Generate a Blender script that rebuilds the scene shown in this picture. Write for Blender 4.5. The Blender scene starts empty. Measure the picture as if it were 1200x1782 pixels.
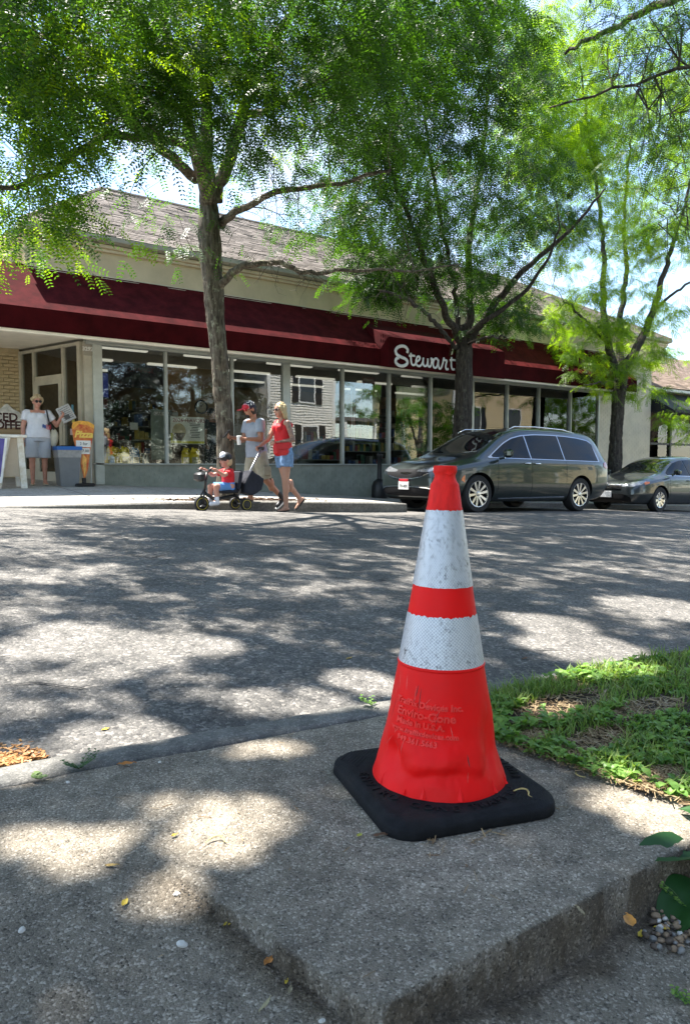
import bpy, bmesh, math, random
import numpy as np
from mathutils import Vector, Matrix, noise as mnoise
from mathutils.bvhtree import BVHTree
R_ = math.radians
sc = bpy.context.scene
COL = sc.collection

# ------------------------------------------------------------------ camera, sky, sun, exposure
# the camera sits at the origin; X runs along the street, Y across it, Z is up
FPX, PITCH = 1235.0, math.atan(79 / 1235.0)
CA, SA = 0.574 / math.hypot(.574, .819), 0.819 / math.hypot(.574, .819)
cam = bpy.data.cameras.new('camera'); camo = bpy.data.objects.new('camera', cam); COL.objects.link(camo)
cam.sensor_fit = 'HORIZONTAL'; cam.sensor_width = 36; cam.lens = 36 * FPX / 1200
cam.clip_start = .05; cam.clip_end = 2000
camo.rotation_euler = (R_(90) - PITCH, 0, math.atan2(SA, CA) - R_(90))
sc.camera = camo
SUN_EL, SUN_DIR = R_(65), Vector((-.40, .917, 0)).normalized()       # towards the sun, behind the shop
world = bpy.data.worlds.new('World'); sc.world = world; world.use_nodes = True
wn = world.node_tree; bgn = wn.nodes['Background']
sky = wn.nodes.new('ShaderNodeTexSky'); sky.sky_type = 'NISHITA'; sky.sun_disc = False
sky.sun_elevation = SUN_EL; sky.sun_rotation = math.atan2(SUN_DIR.x, SUN_DIR.y)
sky.air_density = 1.0; sky.dust_density = .25; sky.ozone_density = 1.0
tc = wn.nodes.new('ShaderNodeTexCoord'); mp = wn.nodes.new('ShaderNodeMapping'); mp.inputs['Scale'].default_value = (1, 1, 2.6)
nz = wn.nodes.new('ShaderNodeTexNoise'); nz.inputs['Scale'].default_value = 3.2; nz.inputs['Detail'].default_value = 7; nz.inputs['Roughness'].default_value = .6
cr = wn.nodes.new('ShaderNodeValToRGB'); cr.color_ramp.elements[0].position = .44; cr.color_ramp.elements[1].position = .74
cr.color_ramp.elements[1].color = (.75, .75, .75, 1)
mx = wn.nodes.new('ShaderNodeMix'); mx.data_type = 'RGBA'; mx.inputs[7].default_value = (3.0, 2.95, 2.9, 1)
wn.links.new(tc.outputs['Generated'], mp.inputs['Vector']); wn.links.new(mp.outputs[0], nz.inputs['Vector'])
wn.links.new(nz.outputs['Fac'], cr.inputs[0]); wn.links.new(cr.outputs[0], mx.inputs[0])
wn.links.new(sky.outputs[0], mx.inputs[6]); wn.links.new(mx.outputs[2], bgn.inputs['Color'])
bgn.inputs['Strength'].default_value = .12
sl = bpy.data.lights.new('sun', 'SUN'); slo = bpy.data.objects.new('sun', sl); COL.objects.link(slo)
sl.energy = 5.0; sl.angle = R_(.53); sl.color = (1, .955, .895)
sdir = Vector((SUN_DIR.x * math.cos(SUN_EL), SUN_DIR.y * math.cos(SUN_EL), math.sin(SUN_EL)))
slo.rotation_euler = sdir.to_track_quat('Z', 'Y').to_euler()
sc.view_settings.view_transform = 'Standard'; sc.view_settings.look = 'None'
sc.view_settings.exposure = 1.98; sc.view_settings.gamma = 1; sc.view_settings.use_curve_mapping = False
sc.render.engine = 'CYCLES'
try:
    sc.cycles.use_denoising = True; sc.cycles.denoiser = 'OPENIMAGEDENOISE'
    sc.cycles.denoising_input_passes = 'RGB_ALBEDO_NORMAL'; sc.cycles.denoising_prefilter = 'ACCURATE'
    sc.cycles.max_bounces = 8; sc.cycles.diffuse_bounces = 4; sc.cycles.glossy_bounces = 4
    sc.cycles.transmission_bounces = 6; sc.cycles.transparent_max_bounces = 12; sc.cycles.sample_clamp_indirect = 6
except Exception: pass

# ------------------------------------------------------------------ from a spot in the picture to a place in the street
def ray(px, py):
    u = (px - 600) / FPX; v = (891 - py) / FPX
    h = math.cos(PITCH) + v * math.sin(PITCH)
    return Vector((SA * u + CA * h, -CA * u + SA * h, -math.sin(PITCH) + v * math.cos(PITCH)))
def onL(px, py, L): d = ray(px, py); return d * (L / d.y)
def onZ(px, py, Z): d = ray(px, py); return d * (Z / d.z)

def lerp_tab(tab, x):
    if x <= tab[0][0]: 
        (x0, y0), (x1, y1) = tab[0], tab[1]
    elif x >= tab[-1][0]:
        (x0, y0), (x1, y1) = tab[-2], tab[-1]
    else:
        for i in range(len(tab) - 1):
            if tab[i][0] <= x <= tab[i + 1][0]: break
        (x0, y0), (x1, y1) = tab[i], tab[i + 1]
    return y0 + (y1 - y0) * (x - x0) / (x1 - x0)
def sstep(x): x = max(0, min(1, x)); return x * x * (3 - 2 * x)
# fall of the ground below the camera, along the street
T_NEAR = [(-12, .37), (0, .695), (3, .79), (30, 1.75), (70, 3.2)]
T_CREST = [(-12, .02), (1.28, .45), (5, .655), (9.1, .81), (14.4, 1.05), (30, 1.68), (70, 3.2)]
T_GUT = [(-12, -.02), (-3, .36), (1.58, .54), (3.87, .625), (5.44, .71), (7.7, .82), (9.87, .89), (12.96, .966), (16.3, 1.10), (30, 1.70), (70, 3.3)]
T_KERB = [(-12, -.03), (-3, .35), (1.58, .525), (3.0, .525), (3.87, .53), (5.5, .56), (7.7, .64), (8.6, .69), (70, 3.05)]
T_WALL = [(-12, -.12), (-3, .19), (0, .27), (3.9, .35), (5.44, .42), (10.8, .77), (20, 1.18), (30, 1.56), (70, 3.1)]
YK, YB, YW, YN = 9.95, 12.0, 13.9, 1.80          # bump-out kerb, bay kerb, shop wall, near kerb's outer face
def road_z(x, y):
    n, c, g = lerp_tab(T_NEAR, x) + .012, lerp_tab(T_CREST, x), lerp_tab(T_GUT, x)
    if y < 8:
        s = (y - YN) / (8 - YN); s = s * (1.5 - .5 * s)
        return -(n + (c - n) * s)
    if y < YK: s = (y - 8) / (YK - 8); return -(c + (g - c) * s * s)
    return -g - .01 * (y - YK)
def kerb_sh(x): return -.09 * max(0, min(x, 4) - .4)   # the near kerb bends slightly towards the camera
def bay(x): return sstep((x - 8.35) / .5)            # 0 = kerb bumped out, 1 = parking bay
def kerb_y(x): return YK + (YB - YK) * bay(x)
def walk_z(x, y):
    ky = kerb_y(x); b = bay(x)
    kz = (1 - b) * -lerp_tab(T_KERB, x) + b * (road_z(x, YB) + .13)
    wz = -lerp_tab(T_WALL, x)
    return kz + (wz - kz) * (y - ky) / (YW - ky)
def pave_z(x, y):                                   # the near pavement: slab, ramp to its left, lower walk in front
    return -(.689 + .02 * x)
def ground_z(x, y): return road_z(x, y) if y < kerb_y(x) else walk_z(x, y)

# ------------------------------------------------------------------ materials
MATS = {}
def nodes_of(name):
    m = bpy.data.materials.new(name); m.use_nodes = True
    nt = m.node_tree; return m, nt, nt.nodes['Principled BSDF']
def mat(name, col, rough=.6, metal=0, var=0, vscale=6, bump=0, bscale=40, spec=None, coat=0, emit=None, estr=0, col2=None, stretch=None, detail=4):
    """one procedural surface: base colour, patchy variation towards col2, fine relief"""
    if name in MATS: return MATS[name]
    m, nt, p = nodes_of(name); N, Lk = nt.nodes, nt.links
    p.inputs['Base Color'].default_value = (*col, 1); p.inputs['Roughness'].default_value = rough; p.inputs['Metallic'].default_value = metal
    if spec is not None: p.inputs['Specular IOR Level'].default_value = spec
    if coat: p.inputs['Coat Weight'].default_value = coat; p.inputs['Coat Roughness'].default_value = .03
    if emit: p.inputs['Emission Color'].default_value = (*emit, 1); p.inputs['Emission Strength'].default_value = estr
    tx = N.new('ShaderNodeTexCoord'); src = tx.outputs['Object']
    if stretch:
        mm = N.new('ShaderNodeMapping'); mm.inputs['Scale'].default_value = stretch; Lk.new(src, mm.inputs[0]); src = mm.outputs[0]
    if var or col2:
        a = N.new('ShaderNodeTexNoise'); a.inputs['Scale'].default_value = vscale; a.inputs['Detail'].default_value = detail; a.inputs['Roughness'].default_value = .65
        Lk.new(src, a.inputs['Vector'])
        r = N.new('ShaderNodeValToRGB'); r.color_ramp.elements[0].position = .35; r.color_ramp.elements[1].position = .65
        c2 = col2 if col2 else tuple(min(1, c * (1 + var)) for c in col)
        c1 = col if col2 else tuple(c * (1 - var) for c in col)
        r.color_ramp.elements[0].color = (*c1, 1); r.color_ramp.elements[1].color = (*c2, 1)
        Lk.new(a.outputs['Fac'], r.inputs[0]); Lk.new(r.outputs[0], p.inputs['Base Color'])
    if bump:
        b = N.new('ShaderNodeTexNoise'); b.inputs['Scale'].default_value = bscale; b.inputs['Detail'].default_value = 6; b.inputs['Roughness'].default_value = .7
        Lk.new(src, b.inputs['Vector'])
        bn = N.new('ShaderNodeBump'); bn.inputs['Strength'].default_value = bump; bn.inputs['Distance'].default_value = .01
        Lk.new(b.outputs['Fac'], bn.inputs['Height']); Lk.new(bn.outputs[0], p.inputs['Normal'])
    MATS[name] = m; return m

def aggregate(name, dark, mid, light, scale, bump, stain=.3, warm=(1, 1, 1), grain=.5, dist=.004):
    """stone chips in a binder: two sizes of chips, binder mottling, large stains"""
    m, nt, p = nodes_of(name); N, Lk = nt.nodes, nt.links
    tx = N.new('ShaderNodeTexCoord'); src = tx.outputs['Object']
    wob = N.new('ShaderNodeTexNoise'); wob.inputs['Scale'].default_value = scale * 1.6; Lk.new(src, wob.inputs['Vector'])
    ad = N.new('ShaderNodeMix'); ad.data_type = 'RGBA'; ad.blend_type = 'ADD'; ad.inputs[0].default_value = .35 / scale
    Lk.new(src, ad.inputs[6]); Lk.new(wob.outputs['Color'], ad.inputs[7])
    v = N.new('ShaderNodeTexVoronoi'); v.inputs['Scale'].default_value = scale; Lk.new(ad.outputs[2], v.inputs['Vector'])
    v2 = N.new('ShaderNodeTexVoronoi'); v2.inputs['Scale'].default_value = scale * 2.7; Lk.new(ad.outputs[2], v2.inputs['Vector'])
    sp = N.new('ShaderNodeSeparateColor'); Lk.new(v.outputs['Color'], sp.inputs[0])
    sp2 = N.new('ShaderNodeSeparateColor'); Lk.new(v2.outputs['Color'], sp2.inputs[0])
    r = N.new('ShaderNodeValToRGB'); e = r.color_ramp.elements
    e[0].position = 0; e[0].color = (*dark, 1); e[1].position = 1; e[1].color = (*light, 1)
    k = e.new(.18); k.color = (*mid, 1); k = e.new(.80); k.color = (*[c * 1.12 for c in mid], 1); k = e.new(.93); k.color = (*light, 1)
    Lk.new(sp.outputs[0], r.inputs[0])
    r2 = N.new('ShaderNodeValToRGB'); e = r2.color_ramp.elements
    e[0].color = (*dark, 1); e[1].color = (*light, 1); k = e.new(.3); k.color = (*[c * .85 for c in mid], 1); k = e.new(.86); k.color = (*mid, 1)
    Lk.new(sp2.outputs[1], r2.inputs[0])
    mxa = N.new('ShaderNodeMix'); mxa.data_type = 'RGBA'; mxa.inputs[0].default_value = grain
    Lk.new(r.outputs[0], mxa.inputs[6]); Lk.new(r2.outputs[0], mxa.inputs[7])
    big = N.new('ShaderNodeTexNoise'); big.inputs['Scale'].default_value = 2.1; big.inputs['Detail'].default_value = 8; big.inputs['Roughness'].default_value = .62
    Lk.new(src, big.inputs['Vector'])
    rb = N.new('ShaderNodeValToRGB'); rb.color_ramp.elements[0].position = .32; rb.color_ramp.elements[1].position = .66
    rb.color_ramp.elements[0].color = (*[(1 - stain) * c for c in (1, .97, .93)], 1); rb.color_ramp.elements[1].color = (*warm, 1)
    Lk.new(big.outputs['Fac'], rb.inputs[0])
    med = N.new('ShaderNodeTexNoise'); med.inputs['Scale'].default_value = 17; med.inputs['Detail'].default_value = 7; med.inputs['Roughness'].default_value = .7; Lk.new(src, med.inputs['Vector'])
    rm = N.new('ShaderNodeValToRGB'); rm.color_ramp.elements[0].position = .36; rm.color_ramp.elements[1].position = .62; rm.color_ramp.elements[0].color = (.70, .70, .69, 1); rm.color_ramp.elements[1].color = (1.12, 1.11, 1.09, 1)
    Lk.new(med.outputs['Fac'], rm.inputs[0]); m3 = N.new('ShaderNodeMix'); m3.data_type = 'RGBA'; m3.blend_type = 'MULTIPLY'; m3.inputs[0].default_value = 1
    Lk.new(mxa.outputs[2], m3.inputs[6]); Lk.new(rm.outputs[0], m3.inputs[7])
    mu = N.new('ShaderNodeMix'); mu.data_type = 'RGBA'; mu.blend_type = 'MULTIPLY'; mu.inputs[0].default_value = 1
    Lk.new(m3.outputs[2], mu.inputs[6]); Lk.new(rb.outputs[0], mu.inputs[7]); Lk.new(mu.outputs[2], p.inputs['Base Color'])
    if name == 'concrete':                             # dirt settled along the step, and shade painted on its face: stored on the mesh
        at = N.new('ShaderNodeAttribute'); at.attribute_name = 'grime_shade'; gm = N.new('ShaderNodeMix'); gm.data_type = 'RGBA'; gm.blend_type = 'MULTIPLY'
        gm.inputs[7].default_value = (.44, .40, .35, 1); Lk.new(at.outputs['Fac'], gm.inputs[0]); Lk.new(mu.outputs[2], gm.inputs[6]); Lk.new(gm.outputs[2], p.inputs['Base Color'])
    p.inputs['Roughness'].default_value = .85; p.inputs['Specular IOR Level'].default_value = .25
    bsum = N.new('ShaderNodeMath'); bsum.operation = 'MULTIPLY_ADD'; bsum.inputs[1].default_value = .5
    Lk.new(v2.outputs['Distance'], bsum.inputs[0]); Lk.new(v.outputs['Distance'], bsum.inputs[2])
    bn = N.new('ShaderNodeBump'); bn.inputs['Strength'].default_value = bump; bn.inputs['Distance'].default_value = dist; bn.invert = True
    Lk.new(bsum.outputs[0], bn.inputs['Height']); Lk.new(bn.outputs[0], p.inputs['Normal'])
    MATS[name] = m; return m

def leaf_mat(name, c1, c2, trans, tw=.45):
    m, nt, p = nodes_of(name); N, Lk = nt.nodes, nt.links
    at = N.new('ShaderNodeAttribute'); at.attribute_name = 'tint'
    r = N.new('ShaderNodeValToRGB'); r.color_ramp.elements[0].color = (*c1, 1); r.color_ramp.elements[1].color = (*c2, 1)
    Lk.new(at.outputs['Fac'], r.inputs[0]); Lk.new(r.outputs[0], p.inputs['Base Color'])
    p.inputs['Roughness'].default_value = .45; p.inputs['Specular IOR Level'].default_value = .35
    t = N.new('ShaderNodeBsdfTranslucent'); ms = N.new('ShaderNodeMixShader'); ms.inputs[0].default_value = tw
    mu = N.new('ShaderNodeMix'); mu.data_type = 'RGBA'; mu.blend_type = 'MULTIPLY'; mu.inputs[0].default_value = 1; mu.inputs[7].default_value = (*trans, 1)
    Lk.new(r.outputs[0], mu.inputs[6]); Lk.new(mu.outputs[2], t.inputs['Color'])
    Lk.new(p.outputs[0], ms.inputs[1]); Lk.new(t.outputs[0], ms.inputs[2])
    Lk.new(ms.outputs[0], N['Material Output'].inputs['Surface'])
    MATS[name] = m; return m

def pane_mat(name, refl, tint=(.93, .95, .93)):
    """shop glass: mirrors the street at glancing angles, shows the room behind"""
    m, nt, p = nodes_of(name); N, Lk = nt.nodes, nt.links; N.remove(p)
    tr = N.new('ShaderNodeBsdfTransparent'); tr.inputs[0].default_value = (*tint, 1)
    gl = N.new('ShaderNodeBsdfGlossy'); gl.inputs['Roughness'].default_value = .0
    nz = N.new('ShaderNodeTexNoise'); nz.inputs['Scale'].default_value = 1.3; tx = N.new('ShaderNodeTexCoord'); Lk.new(tx.outputs['Object'], nz.inputs['Vector'])
    bp = N.new('ShaderNodeBump'); bp.inputs['Strength'].default_value = .02; bp.inputs['Distance'].default_value = .05
    Lk.new(nz.outputs['Fac'], bp.inputs['Height']); Lk.new(bp.outputs[0], gl.inputs['Normal'])
    fr = N.new('ShaderNodeFresnel'); fr.inputs[0].default_value = 1.5
    ml = N.new('ShaderNodeMath'); ml.operation = 'MULTIPLY_ADD'; ml.inputs[1].default_value = 1.3; ml.inputs[2].default_value = refl; ml.use_clamp = True
    Lk.new(fr.outputs[0], ml.inputs[0])
    ms = N.new('ShaderNodeMixShader'); Lk.new(ml.outputs[0], ms.inputs[0]); Lk.new(tr.outputs[0], ms.inputs[1]); Lk.new(gl.outputs[0], ms.inputs[2])
    Lk.new(ms.outputs[0], N['Material Output'].inputs['Surface'])
    MATS[name] = m; return m

# ------------------------------------------------------------------ mesh helpers
class MB:
    """collects shapes for ONE mesh"""
    def __init__(s): s.v = []; s.f = []; s.m = []
    def add(s, vs, fs, mi=0):
        o = len(s.v); s.v += [tuple(v) for v in vs]; s.f += [tuple(i + o for i in f) for f in fs]; s.m += [mi] * len(fs); return s
    def box(s, c, d, rot=None, mi=0, bev=0):
        x, y, z = d[0] / 2, d[1] / 2, d[2] / 2
        if bev:
            b = min(bev, x * .9, y * .9, z * .9); pts = []; loops = []
            for zz, i in ((-z, b), (-z + b, 0), (z - b, 0), (z, b)):
                r = []
                for (sx, sy) in ((-1, -1), (1, -1), (1, 1), (-1, 1)):
                    X, Y = x - i, y - i
                    if sx * sy > 0: q = [(sx * X, sy * (Y - b)), (sx * (X - b), sy * Y)]
                    else: q = [(sx * (X - b), sy * Y), (sx * X, sy * (Y - b))]
                    if (sx, sy) == (-1, -1): q = [(-X, -Y + b), (-X + b, -Y)]
                    elif (sx, sy) == (1, -1): q = [(X - b, -Y), (X, -Y + b)]
                    elif (sx, sy) == (1, 1): q = [(X, Y - b), (X - b, Y)]
                    else: q = [(-X + b, Y), (-X, Y - b)]
                    r += [(a, c2, zz) for a, c2 in q]
                pts += r
            fs = [tuple(range(7, -1, -1)), tuple(range(24, 32))]
            for k in range(3):
                for i in range(8): j = (i + 1) % 8; fs.append((k * 8 + i, k * 8 + j, k * 8 + 8 + j, k * 8 + 8 + i))
        else:
            pts = [(sx * x, sy * y, sz * z) for sz in (-1, 1) for sx, sy in ((-1, -1), (1, -1), (1, 1), (-1, 1))]
            fs = [(3, 2, 1, 0), (4, 5, 6, 7), (0, 1, 5, 4), (1, 2, 6, 5), (2, 3, 7, 6), (3, 0, 4, 7)]
        M = rot if rot is not None else Matrix.Identity(3)
        c = Vector(c)
        return s.add([M @ Vector(q) + c for q in pts], fs, mi)
    def bx(s, a, b, mi=0, bev=0):
        return s.box([(a[i] + b[i]) / 2 for i in range(3)], [abs(b[i] - a[i]) for i in range(3)], None, mi, bev)
    def tube(s, pts, rad, n=8, cap=True, mi=0, closed=False, flat=1.0):
        pts = [Vector(p) for p in pts]; k = len(pts)
        if not hasattr(rad, '__len__'): rad = [rad] * k
        vs = []; prev = None
        for i, p in enumerate(pts):
            if closed: t = pts[(i + 1) % k] - pts[i - 1]
            else: t = pts[min(i + 1, k - 1)] - pts[max(i - 1, 0)]
            if t.length < 1e-9: t = Vector((0, 0, 1))
            t.normalize()
            if prev is None:
                up = Vector((0, 0, 1)) if abs(t.z) < .9 else Vector((1, 0, 0)); u = t.cross(up).normalized()
            else: u = (prev - t * prev.dot(t)).normalized()
            prev = u; w = t.cross(u)
            for j in range(n):
                a = 2 * math.pi * j / n; vs.append(p + (u * math.cos(a) + w * math.sin(a) * flat) * rad[i])
        fs = []
        for i in range(k if closed else k - 1):
            i2 = (i + 1) % k
            for j in range(n): j2 = (j + 1) % n; fs.append((i * n + j, i * n + j2, i2 * n + j2, i2 * n + j))
        if cap and not closed: fs += [tuple(range(n - 1, -1, -1)), tuple(range((k - 1) * n, k * n))]
        return s.add(vs, fs, mi)
    def lathe(s, prof, n=32, M=None, mi=0, capb=True, capt=True):
        """prof: (radius, z) from bottom to top"""
        M = M or Matrix.Identity(4); vs = []
        for r, z in prof:
            for j in range(n): a = 2 * math.pi * j / n; vs.append(M @ Vector((r * math.cos(a), r * math.sin(a), z)))
        fs = []
        for i in range(len(prof) - 1):
            for j in range(n): j2 = (j + 1) % n; fs.append((i * n + j, i * n + j2, (i + 1) * n + j2, (i + 1) * n + j))
        if capb: fs.append(tuple(range(n - 1, -1, -1)))
        if capt: fs.append(tuple(range((len(prof) - 1) * n, len(prof) * n)))
        return s.add(vs, fs, mi)
    def ell(s, c, r, M=None, nu=14, nv=9, mi=0):
        vs = []; fs = []; M = M or Matrix.Identity(3); c = Vector(c)
        for i in range(1, nv):
            t = math.pi * i / nv
            for j in range(nu): a = 2 * math.pi * j / nu; vs.append(c + M @ Vector((r[0] * math.sin(t) * math.cos(a), r[1] * math.sin(t) * math.sin(a), -r[2] * math.cos(t))))
        b = len(vs); vs += [c + M @ Vector((0, 0, -r[2])), c + M @ Vector((0, 0, r[2]))]
        for i in range(nv - 2):
            for j in range(nu): j2 = (j + 1) % nu; fs.append((i * nu + j, i * nu + j2, (i + 1) * nu + j2, (i + 1) * nu + j))
        for j in range(nu): j2 = (j + 1) % nu; fs.append((b, j2, j)); fs.append((b + 1, (nv - 2) * nu + j, (nv - 2) * nu + j2))
        return s.add(vs, fs, mi)
    def prism(s, poly, d, mi=0):
        """poly: 3-D outline, d: extrusion vector"""
        d = Vector(d); a = [Vector(p) for p in poly]; n = len(a)
        vs = a + [p + d for p in a]
        fs = [tuple(range(n - 1, -1, -1)), tuple(range(n, 2 * n))] + [(i, (i + 1) % n, n + (i + 1) % n, n + i) for i in range(n)]
        return s.add(vs, fs, mi)
    def grid(s, P, mi=0):
        r, c = len(P), len(P[0])
        return s.add([p for row in P for p in row], [(i * c + j, i * c + j + 1, (i + 1) * c + j + 1, (i + 1) * c + j) for i in range(r - 1) for j in range(c - 1)], mi)
    def build(s, name, m, parent=None, smooth=False, fix=True, auto=None):
        me = bpy.data.meshes.new(name); me.from_pydata(s.v, [], s.f)
        for mm in (m if isinstance(m, (list, tuple)) else [m]): me.materials.append(mm)
        if any(s.m): me.polygons.foreach_set('material_index', s.m)
        if fix:
            b = bmesh.new(); b.from_mesh(me); bmesh.ops.recalc_face_normals(b, faces=b.faces); b.to_mesh(me); b.free()
        if smooth or auto:
            me.polygons.foreach_set('use_smooth', [True] * len(me.polygons))
            if auto:
                try: me.set_sharp_from_angle(angle=R_(auto))
                except Exception: pass
        me.update()
        return link(name, me, parent)

def link(name, me, parent=None):
    o = bpy.data.objects.new(name, me); COL.objects.link(o)
    if parent is not None:
        o.parent = parent
        if parent.get('world_parts'): o.matrix_parent_inverse = Matrix.Translation(-parent.location)
        elif parent.parent is not None and parent.parent.get('world_parts'): o.matrix_parent_inverse = Matrix.Identity(4)
    return o
def tag(o, label=None, cat=None, group=None, kind=None):
    if label: o['label'] = label
    if cat: o['category'] = cat
    if group: o['group'] = group
    if kind: o['kind'] = kind
    return o
def thing(name, label, cat, loc=(0, 0, 0), rz=0, group=None, world=False):
    """an Empty at the thing's base; world=True: its parts are built in street coordinates"""
    o = bpy.data.objects.new(name, None); COL.objects.link(o); o.empty_display_size = .1
    o.location = loc; o.rotation_euler = (0, 0, rz)
    if world: o['world_parts'] = 1
    return tag(o, label, cat, group)
def copy_thing(t, loc=None, rot=None, label=None, group=None):
    def rec(o, par):
        c = o.copy(); COL.objects.link(c)
        if par is not None: c.parent = par; c.matrix_parent_inverse = o.matrix_parent_inverse.copy()
        for ch in kids.get(o, []): rec(ch, c)
        return c
    kids = {}
    for o in list(bpy.data.objects):
        if o.parent is not None: kids.setdefault(o.parent, []).append(o)
    r = rec(t, None)
    if loc is not None: r.location = loc
    if rot is not None: r.rotation_euler = rot
    if label: r['label'] = label
    if group: r['group'] = group
    return r
def np_mesh(name, V, F, m, tint=None, smooth=False):
    """numpy vertices and equal-sized faces -> mesh"""
    me = bpy.data.meshes.new(name); n, k = F.shape
    me.vertices.add(len(V)); me.vertices.foreach_set('co', V.astype(np.float32).ravel())
    me.loops.add(n * k); me.loops.foreach_set('vertex_index', F.astype(np.int32).ravel())
    me.polygons.add(n); me.polygons.foreach_set('loop_start', np.arange(0, n * k, k, dtype=np.int32))
    try: me.polygons.foreach_set('loop_total', np.full(n, k, dtype=np.int32))
    except Exception: pass
    if tint is not None:
        a = me.attributes.new('tint', 'FLOAT', 'FACE'); a.data.foreach_set('value', tint.astype(np.float32))
    if smooth: me.polygons.foreach_set('use_smooth', np.ones(n, dtype=bool))
    me.materials.append(m); me.update(calc_edges=True); me.validate()
    return me
FONT_CACHE = {}
def text_geo(txt, size=1, extrude=.0, bold=0, align='CENTER', shear=0, space=1, res=3, bevel=0):
    cu = bpy.data.curves.new('t', 'FONT'); cu.body = txt; cu.size = size; cu.extrude = extrude; cu.align_x = align; cu.align_y = 'CENTER'
    cu.offset = bold; cu.bevel_depth = bevel; cu.shear = shear; cu.space_character = space; cu.resolution_u = res
    o = bpy.data.objects.new('t', cu); COL.objects.link(o)
    me = bpy.data.meshes.new_from_object(o.evaluated_get(bpy.context.evaluated_depsgraph_get()))
    vs = [v.co.copy() for v in me.vertices]; fs = [tuple(p.vertices) for p in me.polygons]
    bpy.data.objects.remove(o); bpy.data.curves.remove(cu); bpy.data.meshes.remove(me)
    return vs, fs
def lettering(txt, M, size, m, parent, extrude=.002, name='lettering', **k):
    """flat raised letters; M maps x (reading), y (up), z (out) to the surface"""
    vs, fs = text_geo(txt, size, extrude, **k); mb = MB(); mb.add([M @ v for v in vs], fs)
    return mb.build(name, m, parent, fix=False)
def frame_M(o, x, y):
    x = Vector(x).normalized(); y = Vector(y).normalized(); z = x.cross(y)
    return Matrix(((x.x, y.x, z.x, o[0]), (x.y, y.y, z.y, o[1]), (x.z, y.z, z.z, o[2]), (0, 0, 0, 1)))
RNG = np.random.default_rng(7); random.seed(7)
def fbm(x, y, z=0, o=4): return mnoise.fractal(Vector((x, y, z)), 1.0, 2.0, o)

# shared surfaces
asphalt = aggregate('asphalt', (.045, .046, .048), (.158, .155, .150), (.44, .42, .39), 85, .7, .36, (1.06, 1.02, .97), .5, .005)
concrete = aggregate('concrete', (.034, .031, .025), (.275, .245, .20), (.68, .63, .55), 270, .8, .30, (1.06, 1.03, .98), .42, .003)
kerb_conc = aggregate('kerb_concrete', (.09, .09, .086), (.175, .172, .162), (.38, .37, .34), 210, .4, .3, (1, 1, .98), .5, .002)
walk_conc = aggregate('walk_concrete', (.30, .29, .265), (.42, .405, .37), (.56, .54, .5), 60, .15, .18, (1, 1, 1), .4, .002)
white_paint = mat('white_paint', (.78, .77, .73), .45, var=.08, vscale=5, bump=.06, bscale=30)
black_plastic = mat('black_plastic', (.012, .012, .013), .45, var=.3, vscale=9, bump=.05)
black_rubber = mat('black_rubber', (.010, .0105, .012), .75, spec=.2, var=.35, vscale=25, bump=.35, bscale=220)
chrome = mat('chrome', (.75, .76, .78), .12, 1, var=.05)
alu = mat('window_aluminium', (.42, .44, .41), .4, .35, var=.1, vscale=3, bump=.03)
dark_inside = mat('dark_inside', (.03, .022, .016), .8, var=.3, vscale=2)
# ------------------------------------------------------------------ the ground
def vnoise(x, y, s, seed=0):
    """smooth value noise on numpy arrays"""
    x = x / s; y = y / s; xi = np.floor(x).astype(np.int64); yi = np.floor(y).astype(np.int64)
    fx = x - xi; fy = y - yi; fx = fx * fx * (3 - 2 * fx); fy = fy * fy * (3 - 2 * fy)
    def h(a, b):
        n = (a * 374761393 + b * 668265263 + seed * 974634533) & 0xffffffff
        n = ((n ^ (n >> 13)) * 1274126177) & 0xffffffff
        return ((n ^ (n >> 16)) & 0xffff) / 65535.0
    return (h(xi, yi) * (1 - fx) + h(xi + 1, yi) * fx) * (1 - fy) + (h(xi, yi + 1) * (1 - fx) + h(xi + 1, yi + 1) * fx) * fy
def np_grid(name, X, Y, Z, m, kind='structure', smooth=True):
    r, c = X.shape; V = np.stack([X, Y, Z], -1).reshape(-1, 3)
    i = np.arange((r - 1) * (c - 1)); a = (i // (c - 1)) * c + i % (c - 1)
    F = np.stack([a, a + 1, a + c + 1, a + c], 1)
    o = link(name, np_mesh(name, V, F, m, smooth=smooth)); tag(o, kind=kind); return o
vroad = np.vectorize(road_z); vwalk = np.vectorize(walk_z)

# road: one sheet from the near kerb into the parking bay
xs = np.concatenate([np.arange(-12, 14, .12), np.arange(14, 70.1, 1.0)]); ys = np.concatenate([np.arange(1.26, 4, .06), np.arange(4, 12.35, .2)])
X, Y = np.meshgrid(xs, ys); Z = vroad(X, Y) + (vnoise(X, Y, .7, 3) - .5) * .012 + (vnoise(X, Y, .16, 5) - .5) * .004
Z = np.where(Y < 2.0, Z - .0 * Y, Z)
road = np_grid('road', X, Y, Z, asphalt)
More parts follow.
